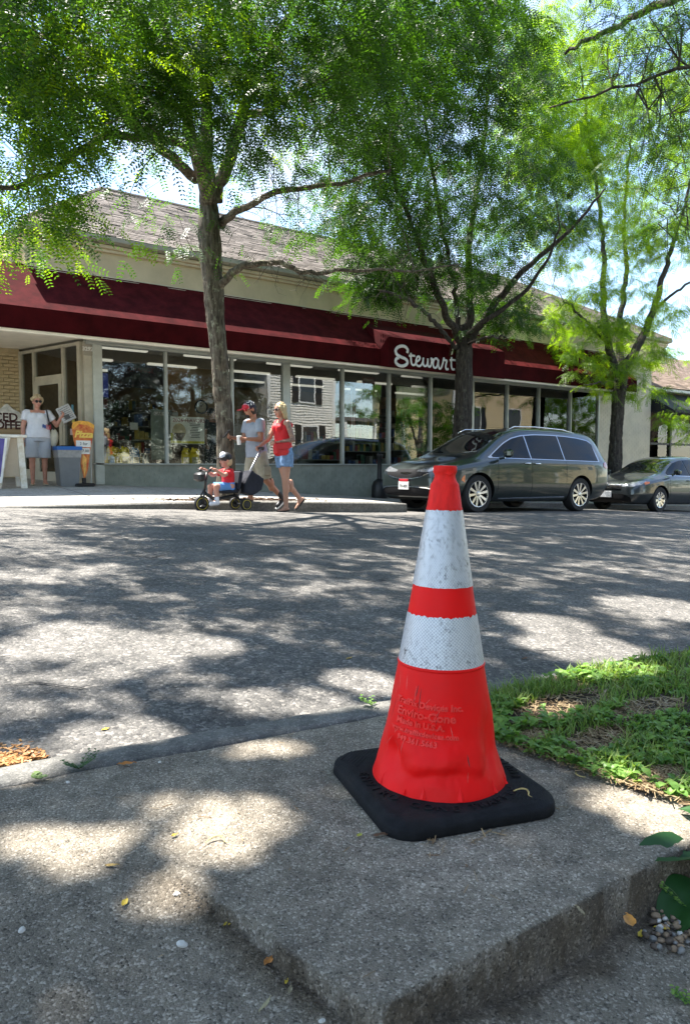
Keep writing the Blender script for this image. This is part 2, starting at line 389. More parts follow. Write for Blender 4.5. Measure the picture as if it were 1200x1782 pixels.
# crack and tar patches in the asphalt: real shallow pieces
def decal_sheet(name, cx, cy, rx, ry, m, lift=.004, n=40, seed=0, kind='structure', zf=road_z):
    mb = MB(); ring = []; vs = [Vector((cx, cy, zf(cx, cy) + lift))]
    for k, rr in enumerate((.55, 1)):
        for i in range(n):
            a = 2 * math.pi * i / n; w = rr * (1 + .35 * fbm(math.cos(a) * 1.5 + seed, math.sin(a) * 1.5, seed))
            x, y = cx + rx * w * math.cos(a), cy + ry * w * math.sin(a); vs.append(Vector((x, y, zf(x, y) + lift * (1 if k == 0 else .5))))
    fs = [(0, 1 + i, 1 + (i + 1) % n) for i in range(n)] + [(1 + i, 1 + n + i, 1 + n + (i + 1) % n, 1 + (i + 1) % n) for i in range(n)]
    mb.add(vs, fs); return tag(mb.build(name, m, None, smooth=True), kind=kind)
def crack(pts, w=.006):
    q = MB(); p2 = []
    for i in range(len(pts) - 1):
        a, b = Vector((*pts[i], 0)), Vector((*pts[i + 1], 0)); n = max(2, int((b - a).length / .06))
        for j in range(n): c = a.lerp(b, j / n); p2.append(c + Vector((.03 * fbm(c.x * 5, c.y * 5, 1), .03 * fbm(c.x * 5, c.y * 5, 7), 0)))
    vs = []; fs = []
    for i, c in enumerate(p2):
        t = (p2[min(i + 1, len(p2) - 1)] - p2[max(0, i - 1)]).normalized(); s = Vector((-t.y, t.x, 0)) * w * (.35 + abs(fbm(i * .4, 3, 1)) * 1.6) * (1 if 0 < i < len(p2) - 1 else .1)
        for sg in (-1, 1): v = c + s * sg; vs.append((v.x, v.y, road_z(v.x, v.y) + .006))
    fs = [(2 * i, 2 * i + 1, 2 * i + 3, 2 * i + 2) for i in range(len(p2) - 1)]; q.add(vs, fs)
    tag(q.build('road_crack', mat('crack_dirt', (.022, .021, .02), .95, var=.3, vscale=30), None), kind='structure')
def rp(px, py):
    q = onZ(px, py, -.6)
    for _ in range(8): q = onZ(px, py, road_z(q.x, q.y))
    return (q.x, q.y)
for line in (((185, 968), (225, 966), (262, 972), (300, 962)), ((866, 1127), (900, 1133), (965, 1131), (1030, 1139)), ((300, 962), (345, 958)), ((-20, 1196), (60, 1190), (140, 1197), (215, 1186)), ((560, 1004), (640, 1012), (700, 1008)), ((1000, 985), (1080, 990), (1190, 984))):
    crack([rp(*p) for p in line], .005 if line[0][1] > 1050 else .010)
# far pavement: concrete sheet with a kerb that steps back into a parking bay
xs = np.concatenate([np.arange(-12, 8, .2), np.arange(8, 9.2, .05), np.arange(9.2, 24, .2), np.arange(24, 70.1, 2)]); ts = np.linspace(0, 1, 24)
X = np.repeat(xs[None, :], len(ts), 0); ky = np.array([kerb_y(x) for x in xs])[None, :]
Y = ky + .14 + (18 - ky - .14) * (ts[:, None] ** 1.3); Z = vwalk(X, np.minimum(Y, 16.5)) + .002
np_grid('far_pavement', X, Y, Z, walk_conc)
mb = MB(); P = []
dirty_kerb = aggregate('dirty_kerb', (.10, .098, .09), (.17, .165, .15), (.3, .29, .27), 80, .3, .35, (1, 1, 1), .4)
for x in xs:
    y = kerb_y(x); zt, zb = walk_z(x, y + .14), road_z(x, y) - .05
    zt = max(zt, zb + .055)
    P.append([Vector((x, y - .005, zb)), Vector((x, y, zt - .02)), Vector((x, y + .015, zt - .004)), Vector((x, y + .03, zt)), Vector((x, y + .15, zt + .004)), Vector((x, y + .16, zt - .1))])
mb.grid(P); tag(mb.build('far_kerb', dirty_kerb, None, auto=40), kind='structure')
# joints in the pavement: recessed dark strips are cut as thin grooves filled with dirt
mb = MB()
for x in np.arange(-3, 24, 1.52):
    y0 = kerb_y(x) + .15
    mb.add([(x - .006, y0, walk_z(x, y0) + .006), (x + .006, y0, walk_z(x, y0) + .006), (x + .006, 13.88, walk_z(x, 13.88) + .006), (x - .006, 13.88, walk_z(x, 13.88) + .006)], [(0, 1, 2, 3)])
tag(mb.build('pavement_joints', mat('joint_dirt', (.06, .055, .045), .9, var=.3), None), kind='structure')

# near kerb, flush with the slab
mb = MB(); P = []
for x in np.concatenate([np.arange(-12, -.4, .4), np.arange(-.4, 4, .03), np.arange(4, 40, .5)]):
    sh = kerb_sh(x)
    w = sh + .006 * fbm(x * 3, 0, 2) + .004 * fbm(x * 20, 1, 1); z = pave_z(x, 1.7) - .004 if x < 3 else max(-lerp_tab(T_NEAR, x), pave_z(3, 1.7) - .035 * (x - 3)) - .004
    z += .004 * fbm(x * 7, 3, 1); ro = road_z(x, YN + .03)
    P.append([Vector((x, 1.666 + w, z - .06)), Vector((x, 1.668 + w, z - .008)), Vector((x, 1.676 + w, z)), Vector((x, 1.72 + sh, z + .001)), Vector((x, 1.775 + w, z - .003)), Vector((x, 1.80 + w * 1.0, min(z - .01, ro + .006))), Vector((x, 1.83 + w * 1.0, ro - .02))])
mb.grid(P); tag(mb.build('near_kerb', kerb_conc, None, auto=50), kind='structure')

# near pavement: slab with a broken step on its left and front, ramp and lower walk
def pave_h(X, Y):
    e = .438 + (1.146 - Y) * .196 + (vnoise(X, Y, .05, 11) - .5) * .022 + (vnoise(X, Y, .014, 12) - .5) * .008
    fr = .688 + (vnoise(X, Y, .07, 13) - .5) * .012 + (vnoise(X, Y, .015, 14) - .5) * .006
    d = np.minimum(X - e, Y - fr)
    cd = np.hypot(np.minimum(X - e - .03, 0), np.minimum(Y - fr - .03, 0)); d = np.where((X - e < .03) & (Y - fr < .03), .03 - cd, d)
    k = np.clip((d + .0025) / .0046, 0, 1); rnd_ = -.0045 * np.exp(-np.clip(d, 0, 1) / .0045) - .012 * np.clip(vnoise(X, Y, .035, 31) - .62, 0, 1) * np.exp(-np.clip(d, 0, 1) / .012)
    s = np.clip((1.24 - Y) / .42, 0, 1); s = s * s * (3 - 2 * s)
    dp = np.clip((X - .50) / .30, 0, 1); dp = dp * dp * (3 - 2 * dp); low = -(.036 + .054 * dp) * s
    rel = (vnoise(X, Y, .25, 1) - .5) * .006 + (vnoise(X, Y, .03, 2) - .5) * .0022 + (vnoise(X, Y, .011, 4) - .5) * .0016
    dirt = np.exp(-((d + .02) / .02) ** 2) * .005 * s * (d < 0)
    return -(.689 + .02 * X) + low * (1 - k) + rel + dirt + np.where(d > -.002, rnd_, 0) * np.clip(-low / .04, 0, 1)
xs = np.arange(-.02, 1.82, .0042); ys = np.arange(.42, 1.656, .0042); X, Y = np.meshgrid(xs, ys)
SHN = np.where(X > .4, -.09 * (X - .4), 0) * np.clip((Y - 1.2) / .45, 0, 1)
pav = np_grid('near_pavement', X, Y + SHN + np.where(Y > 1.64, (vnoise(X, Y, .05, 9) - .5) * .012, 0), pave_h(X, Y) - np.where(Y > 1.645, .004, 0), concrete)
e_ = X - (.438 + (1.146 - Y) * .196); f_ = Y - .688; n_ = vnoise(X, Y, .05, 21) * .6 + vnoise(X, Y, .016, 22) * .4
g_ = np.where(e_ > -.002, np.clip((.006 - f_) / .004, 0, 1) * np.clip((f_ + .045 + .04 * n_) / .04, 0, 1), 0)  # front face: shade painted into the colour, with dirt at its foot
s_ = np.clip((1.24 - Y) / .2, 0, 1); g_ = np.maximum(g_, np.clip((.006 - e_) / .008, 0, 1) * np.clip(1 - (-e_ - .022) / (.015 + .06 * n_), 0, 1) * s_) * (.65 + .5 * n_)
at_ = pav.data.attributes.new('grime_shade', 'FLOAT', 'POINT'); at_.data.foreach_set('value', np.clip(g_, 0, 1).astype(np.float32).ravel())
mb = MB()
for (a, b, c, d) in ((-8, -.015, -1.5, 1.65), (-.02, 6, -1.5, .425), (1.815, 6, .42, .68)):
    P = [[Vector((x, y, float(pave_h(np.array([[x]]), np.array([[y]]))[0, 0]) - .002)) for x in np.linspace(a, b, 14)] for y in np.linspace(c, d, 14)]
    mb.grid(P)
tag(mb.build('near_walk', concrete, None, smooth=True), kind='structure')
soil = aggregate('soil', (.045, .035, .025), (.095, .072, .05), (.2, .16, .12), 130, .9, .4, (1.05, 1, .95), .5, .006)
mb = MB()
P = [[Vector((x, y + kerb_sh(x), pave_z(x, y) - .025)) for x in np.linspace(-.3, 4, 40)] for y in (1.62, 1.70)]
mb.grid(P); tag(mb.build('joint_soil', soil, None), kind='structure')
# grass verge to the right of the slab, running along the kerb
def verge_x(y): return 1.348 + (1.249 - y) * .168 if y < 1.249 else 1.348 + (y - 1.249) * .62
def verge_h(x, y): return pave_z(x, y) + .006 + .02 * sstep((x - verge_x(y)) / .5) * sstep((y - .62) / .3) + .012 * fbm(x * 2.2, y * 2.2, 4)
xs = np.concatenate([np.linspace(0, .6, 34), np.linspace(.62, 14, 60)]); ys = np.linspace(.70, 1.672, 46)
P = [[Vector((verge_x(y) + x + .02 * fbm(y * 9, x, 3), y + kerb_sh(verge_x(y) + x) * max(0, (y - .7) / .97), max(verge_h(verge_x(y) + x, y) - (.02 if x < .02 else 0), -9))) for x in xs] for y in ys]
mb = MB(); mb.grid(P); tag(mb.build('verge_soil', soil, None, smooth=True), kind='structure')
# lawn and ground behind the camera (seen in the shop windows), and the wide ground below everything
lawn_m = mat('lawn_ground', (.045, .075, .02), .9, var=.4, vscale=2, bump=.4, bscale=60)
mb = MB(); mb.grid([[Vector((x, y, -lerp_tab(T_NEAR, x) - .1 - .02 * max(0, -y - 2))) for x in np.linspace(-30, 70, 40)] for y in (-60, -20, -8, -4, -1.4)])
tag(mb.build('lawn', lawn_m, None, smooth=True), kind='structure')
mb = MB(); mb.grid([[Vector((x, y, -5 - .0 * x)) for x in (-900, 0, 900)] for y in (-900, 0, 900)])
tag(mb.build('ground', mat('far_ground', (.09, .10, .06), .95, var=.3, vscale=.02), None), kind='structure')
mb = MB(); mb.grid([[Vector((x, y, walk_z(x, 16) - .02)) for x in np.linspace(-40, 75, 30)] for y in (16, 60)])
tag(mb.build('rear_ground', walk_conc, None), kind='structure')
# ------------------------------------------------------------------ traffic cone
CX, CY = 1.040, 1.127
CZ = float(pave_h(np.array([[CX]]), np.array([[CY]]))[0, 0]) + .001
red = mat('cone_red', (.92, .006, .006), .5, col2=(.80, .014, .012), vscale=7, detail=8, bump=.06, bscale=90, spec=.16)
red_worn = mat('cone_collar_red', (.80, .022, .016), .6, spec=.15, var=.2, vscale=30, bump=.25, bscale=60, stretch=(1, 1, .25))
def sleeve_mat():
    m, nt, p = nodes_of('reflective_sleeve'); N, Lk = nt.nodes, nt.links
    tx = N.new('ShaderNodeTexCoord')
    sp = N.new('ShaderNodeSeparateXYZ'); Lk.new(tx.outputs['Object'], sp.inputs[0])
    at = N.new('ShaderNodeMath'); at.operation = 'ARCTAN2'; Lk.new(sp.outputs[1], at.inputs[0]); Lk.new(sp.outputs[0], at.inputs[1])
    cb = N.new('ShaderNodeCombineXYZ'); ml = N.new('ShaderNodeMath'); ml.operation = 'MULTIPLY'; ml.inputs[1].default_value = .075
    Lk.new(at.outputs[0], ml.inputs[0]); Lk.new(ml.outputs[0], cb.inputs[0]); Lk.new(sp.outputs[2], cb.inputs[1])
    rot = N.new('ShaderNodeMapping'); rot.inputs['Rotation'].default_value = (0, 0, R_(42)); rot.inputs['Scale'].default_value = (1, 1, 1); Lk.new(cb.outputs[0], rot.inputs[0])
    v = N.new('ShaderNodeTexVoronoi'); v.feature = 'DISTANCE_TO_EDGE'; v.inputs['Scale'].default_value = 200; v.inputs['Randomness'].default_value = .12; Lk.new(rot.outputs[0], v.inputs['Vector'])
    r = N.new('ShaderNodeValToRGB'); r.color_ramp.elements[0].position = .04; r.color_ramp.elements[0].color = (.80, .80, .80, 1); r.color_ramp.elements[1].position = .13; r.color_ramp.elements[1].color = (.46, .47, .50, 1)
    Lk.new(v.outputs['Distance'], r.inputs[0])
    def grime_shade(scale, lo, hi, st):  # blotchy dirt on the sleeve
        n = N.new('ShaderNodeTexNoise'); n.inputs['Scale'].default_value = scale; n.inputs['Detail'].default_value = 8; n.inputs['Roughness'].default_value = .75
        mm = N.new('ShaderNodeMapping'); mm.inputs['Scale'].default_value = st; Lk.new(tx.outputs['Object'], mm.inputs[0]); Lk.new(mm.outputs[0], n.inputs['Vector'])
        q = N.new('ShaderNodeValToRGB'); q.color_ramp.elements[0].position = lo; q.color_ramp.elements[1].position = hi; Lk.new(n.outputs['Fac'], q.inputs[0]); return q
    g1 = grime_shade(34, .54, .70, (1, 1, .45)); g2 = grime_shade(120, .50, .62, (1, 1, .8)); g3 = grime_shade(7, .40, .62, (1, 1, 1))
    mu = N.new('ShaderNodeMath'); mu.operation = 'MULTIPLY'; Lk.new(g1.outputs[0], mu.inputs[0]); Lk.new(g2.outputs[0], mu.inputs[1])
    mu2 = N.new('ShaderNodeMath'); mu2.operation = 'MULTIPLY'; Lk.new(g3.outputs[0], mu2.inputs[0]); Lk.new(g2.outputs[0], mu2.inputs[1])
    m2 = N.new('ShaderNodeMath'); m2.operation = 'MULTIPLY_ADD'; m2.inputs[1].default_value = .7; Lk.new(mu2.outputs[0], m2.inputs[0]); Lk.new(mu.outputs[0], m2.inputs[2]); m2.use_clamp = True
    mx = N.new('ShaderNodeMix'); mx.data_type = 'RGBA'; Lk.new(m2.outputs[0], mx.inputs[0]); Lk.new(r.outputs[0], mx.inputs[6]); mx.inputs[7].default_value = (.05, .05, .052, 1)
    Lk.new(mx.outputs[2], p.inputs['Base Color']); p.inputs['Roughness'].default_value = .35; p.inputs['Metallic'].default_value = .25
    bp = N.new('ShaderNodeBump'); bp.inputs['Strength'].default_value = .25; bp.inputs['Distance'].default_value = .002; Lk.new(v.outputs['Distance'], bp.inputs['Height']); Lk.new(bp.outputs[0], p.inputs['Normal'])
    return m
sleeve_m = sleeve_mat()
cone = thing('traffic_cone', 'weathered red traffic cone with two silver reflective bands on a black rubber base', 'traffic cone', (CX, CY, CZ))
cone.rotation_euler = (R_(0), R_(1.0), 0)
TB = .040                                             # top of the rubber base
CONE_PROF = [(TB, .1446), (.11, .1230), (.291, .0913), (.40, .0728), (.455, .0639), (.615, .0384), (.7, .026)]
def cone_r(z): return lerp_tab(CONE_PROF, z)
vdir = math.atan2(-CY, -CX)                           # the side that faces the photographer
def cone_pt(a, z, out=0.0):
    """point on the dented skin: a = angle from the facing side"""
    d = 0
    if z < .27:
        k = sstep((z - TB + .03) / .06) * sstep((.27 - z) / .13)
        zc = .088 + .034 * (a - .12) ** 2 + .010 * math.sin(4.3 * a + 1) + .006 * fbm(a * 5, 1, 2); wn_ = math.exp(-((a - .02) / .85) ** 4) * (.75 + .5 * fbm(a * 3, 7, 1))
        d += .0075 * k * wn_ * math.exp(-((z - zc - .014) / .022) ** 2) - .0085 * k * wn_ * math.exp(-((z - zc + .014) / .0135) ** 2) - .005 * k * wn_ * math.exp(-((z - .160) / .026) ** 2)
        d -= .014 * k * math.exp(-((a + .95) / .3) ** 2) * math.exp(-((z - .10) / .035) ** 2)
        d += .005 * k * math.exp(-((a + 1.15) / .2) ** 2) * math.exp(-((z - .135) / .03) ** 2)
        d -= .013 * k * math.exp(-((a - 1.05) / .22) ** 2) * math.exp(-((z - .12 - .05 * (a - 1)) / .05) ** 2)
        d += .005 * k * math.exp(-((a - .72) / .16) ** 2) * math.exp(-((z - .13) / .05) ** 2)
        d -= .006 * k * math.exp(-((a + .55) / .22) ** 2) * math.exp(-((z - .20) / .04) ** 2)
        d += .0016 * k * math.sin(5 * a + 30 * z) + .0028 * k * fbm(a * 2.4, z * 16, 2)
    r = cone_r(z) + d + out; t = a + vdir
    return Vector((r * math.cos(t), r * math.sin(t), z))
NA = 220
def skin(name, zs, out, m, jag_top=0, jag_bot=0, seed=0, cap=False):
    mb = MB(); P = []
    for i, z in enumerate(zs):
        row = []
        for j in range(NA + 1):
            a = -math.pi + 2 * math.pi * j / NA; zz = z
            if jag_top and i == len(zs) - 1: zz += jag_top * fbm(math.cos(a) * 9, math.sin(a) * 9, seed) + jag_top * .5 * fbm(a * 40, 0, seed)
            if jag_bot and i == 0: zz += jag_bot * fbm(math.cos(a) * 9, math.sin(a) * 9, seed + 5)
            o = out[i] if hasattr(out, '__len__') else out
            row.append(cone_pt(a, zz, o))
        P.append(row)
    mb.grid(P); return mb.build(name, m, cone, smooth=True)
body = skin('body', list(np.linspace(TB - .004, .285, 90)), 0, red)
skin('groove_rim', [.284, .286, .2885, .2905, .2925], [0, .0022, .0026, .0022, -.001], red)
skin('reflective_band', list(np.linspace(.2915, .396, 14)), .0012, sleeve_m, .003, .0)
skin('middle_band', list(np.linspace(.385, .462, 8)), 0, red)
skin('reflective_band', list(np.linspace(.456, .617, 16)), .0012, sleeve_m, .002, .001, 3)
# the upper collar and the gripping ring on top
prof = [(.0378, .612), (.0388, .616), (.0386, .622), (.0378, .6225), (.0301, .671), (.0292, .6735), (.0262, .677), (.0232, .684), (.0222, .690), (.0228, .694), (.0246, .697), (.0252, .700), (.0250, .7085), (.0240, .7115), (.0200, .7118), (.0185, .708), (.0180, .66)]
mb = MB(); P = []
for r, z in prof:
    row = []
    for j in range(97):
        a = -math.pi + 2 * math.pi * j / 96; k = 1.0; zz = z
        if z < .615: zz += .0018 * fbm(math.cos(a) * 7, math.sin(a) * 7, 8)
        if .69 < z < .712 and r > .0225:
            k += .03 * fbm(math.cos(a) * 5, math.sin(a) * 5, z * 90) - .16 * math.exp(-((a - .32) / .38) ** 2) * (1 if .694 < z < .706 else 0)
        if .62 < z < .672: k += .006 * fbm(a * 4, z * 60, 2)
        row.append(Vector((r * k * math.cos(a + vdir), r * k * math.sin(a + vdir), zz)))
    P.append(row)
mb.grid(P); mb.build('collar', red_worn, cone, smooth=True)
mb = MB(); mb.tube([(.0254 * math.cos(a + vdir), .0254 * math.sin(a + vdir), .6965 - .004 * math.cos((a - .32) * 4)) for a in np.linspace(-.05, .7, 12)], .0014, 6); mb.build('torn_lip', red_worn, cone, smooth=True)
# little fold tabs along the foot of the cone
for a0, hh, w in ((-1.0, .024, .03), (-.5, .012, .02), (-.22, .026, .045), (.31, .028, .05), (.93, .026, .035), (1.30, .02, .03)):
    mb = MB(); b = [cone_pt(a0 - w, TB + .001, .0012), cone_pt(a0 + w * 1.2, TB + .001, .002), cone_pt(a0 + w * .25, TB + hh, .0006)]
    ap = cone_pt(a0 + w * .15, TB + .002, .0062)
    mb.add(b + [ap], [(0, 3, 2), (3, 1, 2), (0, 1, 3)]); mb.build('fold_tab', red, cone)
# scuffs: thin pale scratches and grey rub marks that sit on the skin
scuff = mat('scuffed_red', (.70, .17, .14), .7, var=.3, vscale=80); rub = mat('rub_mark', (.20, .035, .03), .75, var=.4, vscale=60)
rs_ = random.Random(12)
for nm, m_, n_, wr in (('scratch', scuff, 16, (.0002, .00045)), ('rub_mark', rub, 5, (.0004, .0012))):
    mb = MB()
    for _ in range(n_):
        a0, z0, ln = rs_.uniform(-1.2, 1.2), rs_.uniform(.07, .27), rs_.uniform(.012, .06); sl = rs_.uniform(-.25, .25) + (.9 if rs_.random() < .2 else 0); w = rs_.uniform(*wr); prev = None
        for i in range(9):
            t = i / 8 - .5; a = a0 + sl * t * ln / .12; z = min(.282, z0 + ln * t); ww = w * (1 - (2 * t) ** 2) + .0001; row = [cone_pt(a - ww / .12, z, .0004), cone_pt(a + ww / .12, z, .0004)]
            if prev: mb.add(prev + row, [(0, 1, 3, 2)])
            prev = row
    tag(mb.build(nm, m_, cone, fix=False), kind='stuff')
# raised lettering wrapped on the skin
def cone_text(txt, z, size, a0, **k):
    vs, fs = text_geo(txt, size * 1.12, .0024, align='LEFT', bold=.0001, shear=.08, bevel=.0007, **k); r = cone_r(z)
    mb = MB(); mb.add([cone_pt(a0 + v.x / cone_r(z), z + v.y * .92 - .03 * v.x, v.z + .0003) for v in vs], fs)
    return mb.build('raised_lettering', mat('letter_highlight_red', (.88, .035, .025), .5, var=.1, vscale=60, spec=.4), cone, fix=False)  # highlights on the raised letters painted in as a paler red
cone_text('TrafFix Devices Inc.', .2195, .0165, -.98)
cone_text('Enviro-Cone', .1985, .0225, -.92)
cone_text('Made in U.S.A.', .1785, .0165, -.90)
cone_text('www.traffixdevices.com', .1620, .0130, -1.00, space=1.08)
cone_text('949.361.5663', .1450, .0140, -.83, space=1.08)
# rubber base: a rounded square plate with worn edges and raised letters
BA = math.atan2(-.095, .356); HS = .193
def base_outline(h, r, n=12):
    pts = []
    for k, (sx, sy) in enumerate(((1, 1), (-1, 1), (-1, -1), (1, -1))):
        for i in range(n + 1):
            a = math.pi / 2 * (k + i / n); pts.append((sx * (h - r) + r * math.cos(a), sy * (h - r) + r * math.sin(a)))
    return pts
mb = MB(); P = []
for h, z in ((HS - .004, .0), (HS + .001, .004), (HS, .02), (HS - .002, .026), (HS - .004, .0265), (HS - .010, .0335), (HS - .02, .0365), (HS - .06, .0385), (.06, .0395)):
    row = []
    for (x, y) in base_outline(h, min(.062, h * .95)):
        w = 1 + .006 * fbm(x * 18, y * 18, z * 20); v = Matrix.Rotation(BA, 3, 'Z') @ Vector((x * w, y * w, z + .0012 * fbm(x * 30, y * 30, 5) * (z > .02)))
        row.append(v)
    row.append(row[0]); P.append(row)
mb.grid(P); rb = mb.build('rubber_base', black_rubber, cone, smooth=True)
def ring_text(txt, a0, rad, size, step):
    mb = MB()
    for i, c in enumerate(txt):
        if c == ' ': continue
        a = a0 + i * step; vs, fs = text_geo(c, size, .0007, bevel=.0004); up = Vector((math.cos(a), math.sin(a), 0)); x = Vector((-math.sin(a), math.cos(a), 0))
        M = frame_M(up * rad + Vector((0, 0, .0393)), x, -up); mb.add([M @ v for v in vs], fs)
    return mb.build('base_lettering', black_rubber, cone, fix=False)
ring_text('ENVIRO', math.radians(150), .166, .030, .155)
ring_text('CONE', math.radians(212), .172, .030, .155)
ring_text('TRAFFIX', math.radians(-108), .166, .026, .125)
ring_text('ENVIRO', math.radians(-40), .168, .026, .140)
Rm = Matrix.Rotation(BA, 3, 'Z')
for sx, sy in ((1, -1), (-1, 1)):
    for i in range(7):
        t = .140 + .0065 * i; L = .052 - .004 * i
        c = Rm @ Vector((sx * t * .88, sy * t * .88, .0375 - .0004 * i)); d = Rm @ Vector((sx, -sy, 0)); d.normalize()
        mb = MB(); mb.tube([c - d * L, c + d * L], .0014, 5); mb.build('moulded_rib', black_rubber, cone)
# ------------------------------------------------------------------ the shop
cream = mat('cream_paint', (.62, .50, .32), .65, var=.10, vscale=1.6, bump=.12, bscale=18)
brick_cream = mat('cream_brick', (.52, .40, .235), .75, var=.16, vscale=7, bump=.4, bscale=60)
sage = mat('sage_brick_paint', (.235, .25, .205), .7, var=.14, vscale=4, bump=.3, bscale=40)
ivory = mat('ivory_brick_paint', (.62, .55, .44), .7, var=.08, vscale=3, bump=.25, bscale=40)
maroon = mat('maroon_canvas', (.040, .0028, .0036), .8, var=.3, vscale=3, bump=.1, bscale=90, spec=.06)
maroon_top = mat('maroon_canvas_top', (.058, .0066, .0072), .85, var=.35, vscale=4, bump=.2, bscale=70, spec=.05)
soffit_m = mat('soffit_board', (.88, .81, .68), .6, var=.08, vscale=3)
shop_glass = pane_mat('shop_glass', .05)
X0, X1 = 3.92, 19.52                                  # storefront glass from the corner post to the far pier
SILL, HEAD = .066, 2.36
shop = thing('shop_building', 'long low cream brick shop with brown hipped roof and wide storefront windows', 'building', (12, 13.9, -.8), world=True)
def floor_z(x): return walk_z(x, 13.9)
def courses(mb, x0, x1, y, zb, zt, bl=.205, bh=.062, j=.011, dep=.03, seed=0):
    """laid courses of brick facing the street"""
    rnd = random.Random(seed); z = zb; row = 0
    while z + .03 < zt:
        h = min(bh, zt - z); x = x0 - (bl * .5 if row % 2 else 0)
        while x < x1:
            a, b = max(x, x0), min(x + bl - j, x1)
            if b - a > .03 and walk_z((a + b) / 2, YW) < z + h:
                o = rnd.uniform(-.002, .002); mb.bx((a, y + o, z), (b, y + dep, z + h))
            x += bl
        z += bh + j; row += 1
mb = MB(); mb.bx((X0, 13.910, -2.2), (X1, 14.12, SILL - .02))
mb.build('knee_wall', sage, shop)
mb = MB(); courses(mb, X0 + .02, X1, 13.905, -2.0, SILL - .03, seed=1)
tag(mb.build('brick_courses', sage, shop), kind='stuff')
mb = MB(); mb.bx((X0 - .05, 13.86, SILL - .028), (X1, 14.1, SILL)); mb.build('sill', mat('sill_metal', (.33, .345, .31), .5, .2, var=.1), shop)
mb = MB(); mb.bx((X0 - .15, 13.80, HEAD), (X1 + .1, 14.05, HEAD + .07)); mb.bx((X0 - .15, 13.835, HEAD - .05), (X1 + .1, 14.0, HEAD - .003)); mb.build('window_head', alu, shop)
# glazing: every pane and every mullion is a piece of its own
mull = [(5.347, .055), (6.816, .055), (8.15, .18), (9.692, .06), (11.1, .06), (12.47, .06), (13.93, .19), (15.348, .06), (16.694, .06), (18.146, .06)]
edges = [X0 + .14] + [m[0] for m in mull] + [X1]
for i in range(len(edges) - 1):
    a, b = edges[i], edges[i + 1]
    mb = MB(); mb.bx((a, 13.955, SILL), (b, 13.963, HEAD - .05)); mb.build('window_pane', shop_glass, shop)
for x, w in mull:
    mb = MB(); mb.bx((x - w / 2, 13.89, SILL + .001), (x + w / 2, 14.0, HEAD - .052), bev=.006)
    if w < .1: mb.bx((x - w * .3, 13.878, SILL + .001), (x + w * .3, 13.889, HEAD - .052))
    mb.build('mullion', alu, shop)
mb = MB(); mb.bx((X0 - .02, 13.86, -.345), (X0 + .15, 14.03, HEAD), bev=.008); mb.build('corner_post', mat('post_paint', (.48, .50, .45), .5, var=.08), shop)
mb = MB(); mb.bx((X1, 13.9, SILL), (X1 + .06, 14.0, HEAD)); mb.build('mullion', alu, shop)
# right-hand brick pier
mb = MB(); mb.bx((X1 + .06, 13.910, -2.3), (22.4, 14.2, 3.62)); mb.bx((22.2, 13.93, -2.3), (22.4, 24, 3.62)); mb.build('pier_wall', ivory, shop)
mb = MB(); courses(mb, X1 + .06, 22.4, 13.905, -1.9, 3.55, seed=2); tag(mb.build('pier_bricks', ivory, shop), kind='stuff')
# recessed entrance: brick back wall laid brick by brick, glazed door wall on its right
YE = 15.96
mb = MB(); mb.bx((-6, YE + .03, -.8), (3.0, YE + .2, HEAD + .1)); mb.bx((-6, YE + .2, -.8), (-5.8, 21, 4.0)); mb.build('entrance_wall', brick_cream, shop)
bme = None; rnd = random.Random(5)
for row in range(37):
    z = -.36 + row * .0735
    for k in range(4):
        x1 = 2.99 - k * .21 + (.105 if row % 2 else 0); a, b = x1 - .2, min(x1, 2.99)
        if b - a < .04 or b < 2.28: continue
        if bme is None or abs(b - a - .2) > .001:
            q = MB(); q.box((0, 0, 0), (b - a, .04, .0625), bev=.004); o = q.build('brick', brick_cream, shop)
            if abs(b - a - .2) <= .001: bme = o.data
        else: o = link('brick', bme, shop)
        o.location = ((a + b) / 2, YE + .014 + rnd.uniform(-.003, .003), z)
def DW(t, h=0): return Vector((3.02 + (3.72 - 3.02) * t, 15.96 + (13.98 - 15.96) * t, h))     # along the door wall
dn = Vector((-(13.98 - 15.96), -(3.02 - 3.72), 0)); dn = Vector((-1.98, -.70, 0)).normalized()
du = (DW(1) - DW(0)).normalized(); DL = (DW(1) - DW(0)).length
def dw_box(mb, t0, t1, z0, z1, th=.06, off=0):
    a, b = DW(t0), DW(t1); L = (b - a).length; c = (a + b) / 2 + dn * off; c.z = (z0 + z1) / 2
    mb.box(c, (L, th, z1 - z0), Matrix(((du.x, dn.x, 0), (du.y, dn.y, 0), (0, 0, 1))))
frame_m = mat('door_frame', (.50, .46, .37), .5, .2, var=.12, vscale=4)
for t, w in ((.0, .035), (.235, .03), (.715, .03), (.955, .045)):
    mb = MB(); dw_box(mb, t, t + w, -.34, HEAD, .09); mb.build('door_post', frame_m, shop)
for a, b, z0, z1 in ((.036, .234, HEAD - .06, HEAD - .002), (.266, .714, HEAD - .06, HEAD - .002), (.266, .714, 1.72, 1.80), (.746, .954, HEAD - .06, HEAD - .002), (.746, .954, -.32, -.05), (.036, .234, -.32, -.05)):
    mb = MB(); dw_box(mb, a, b, z0, z1, .07); mb.build('door_rail', frame_m, shop)
for a, b, z0, z1 in ((.036, .234, -.05, HEAD - .06), (.266, .714, 1.80, HEAD - .06), (.746, .954, -.05, HEAD - .06)):
    mb = MB(); dw_box(mb, a, b, z0, z1, .008); mb.build('side_pane', shop_glass, shop)
door = MB(); dw_box(door, .268, .32, -.30, 1.715, .045, .03); dw_box(door, .662, .712, -.30, 1.715, .045, .03); dw_box(door, .3205, .6615, 1.62, 1.715, .045, .03); dw_box(door, .3205, .6615, -.30, -.1, .045, .03)
d_o = door.build('door', frame_m, shop)
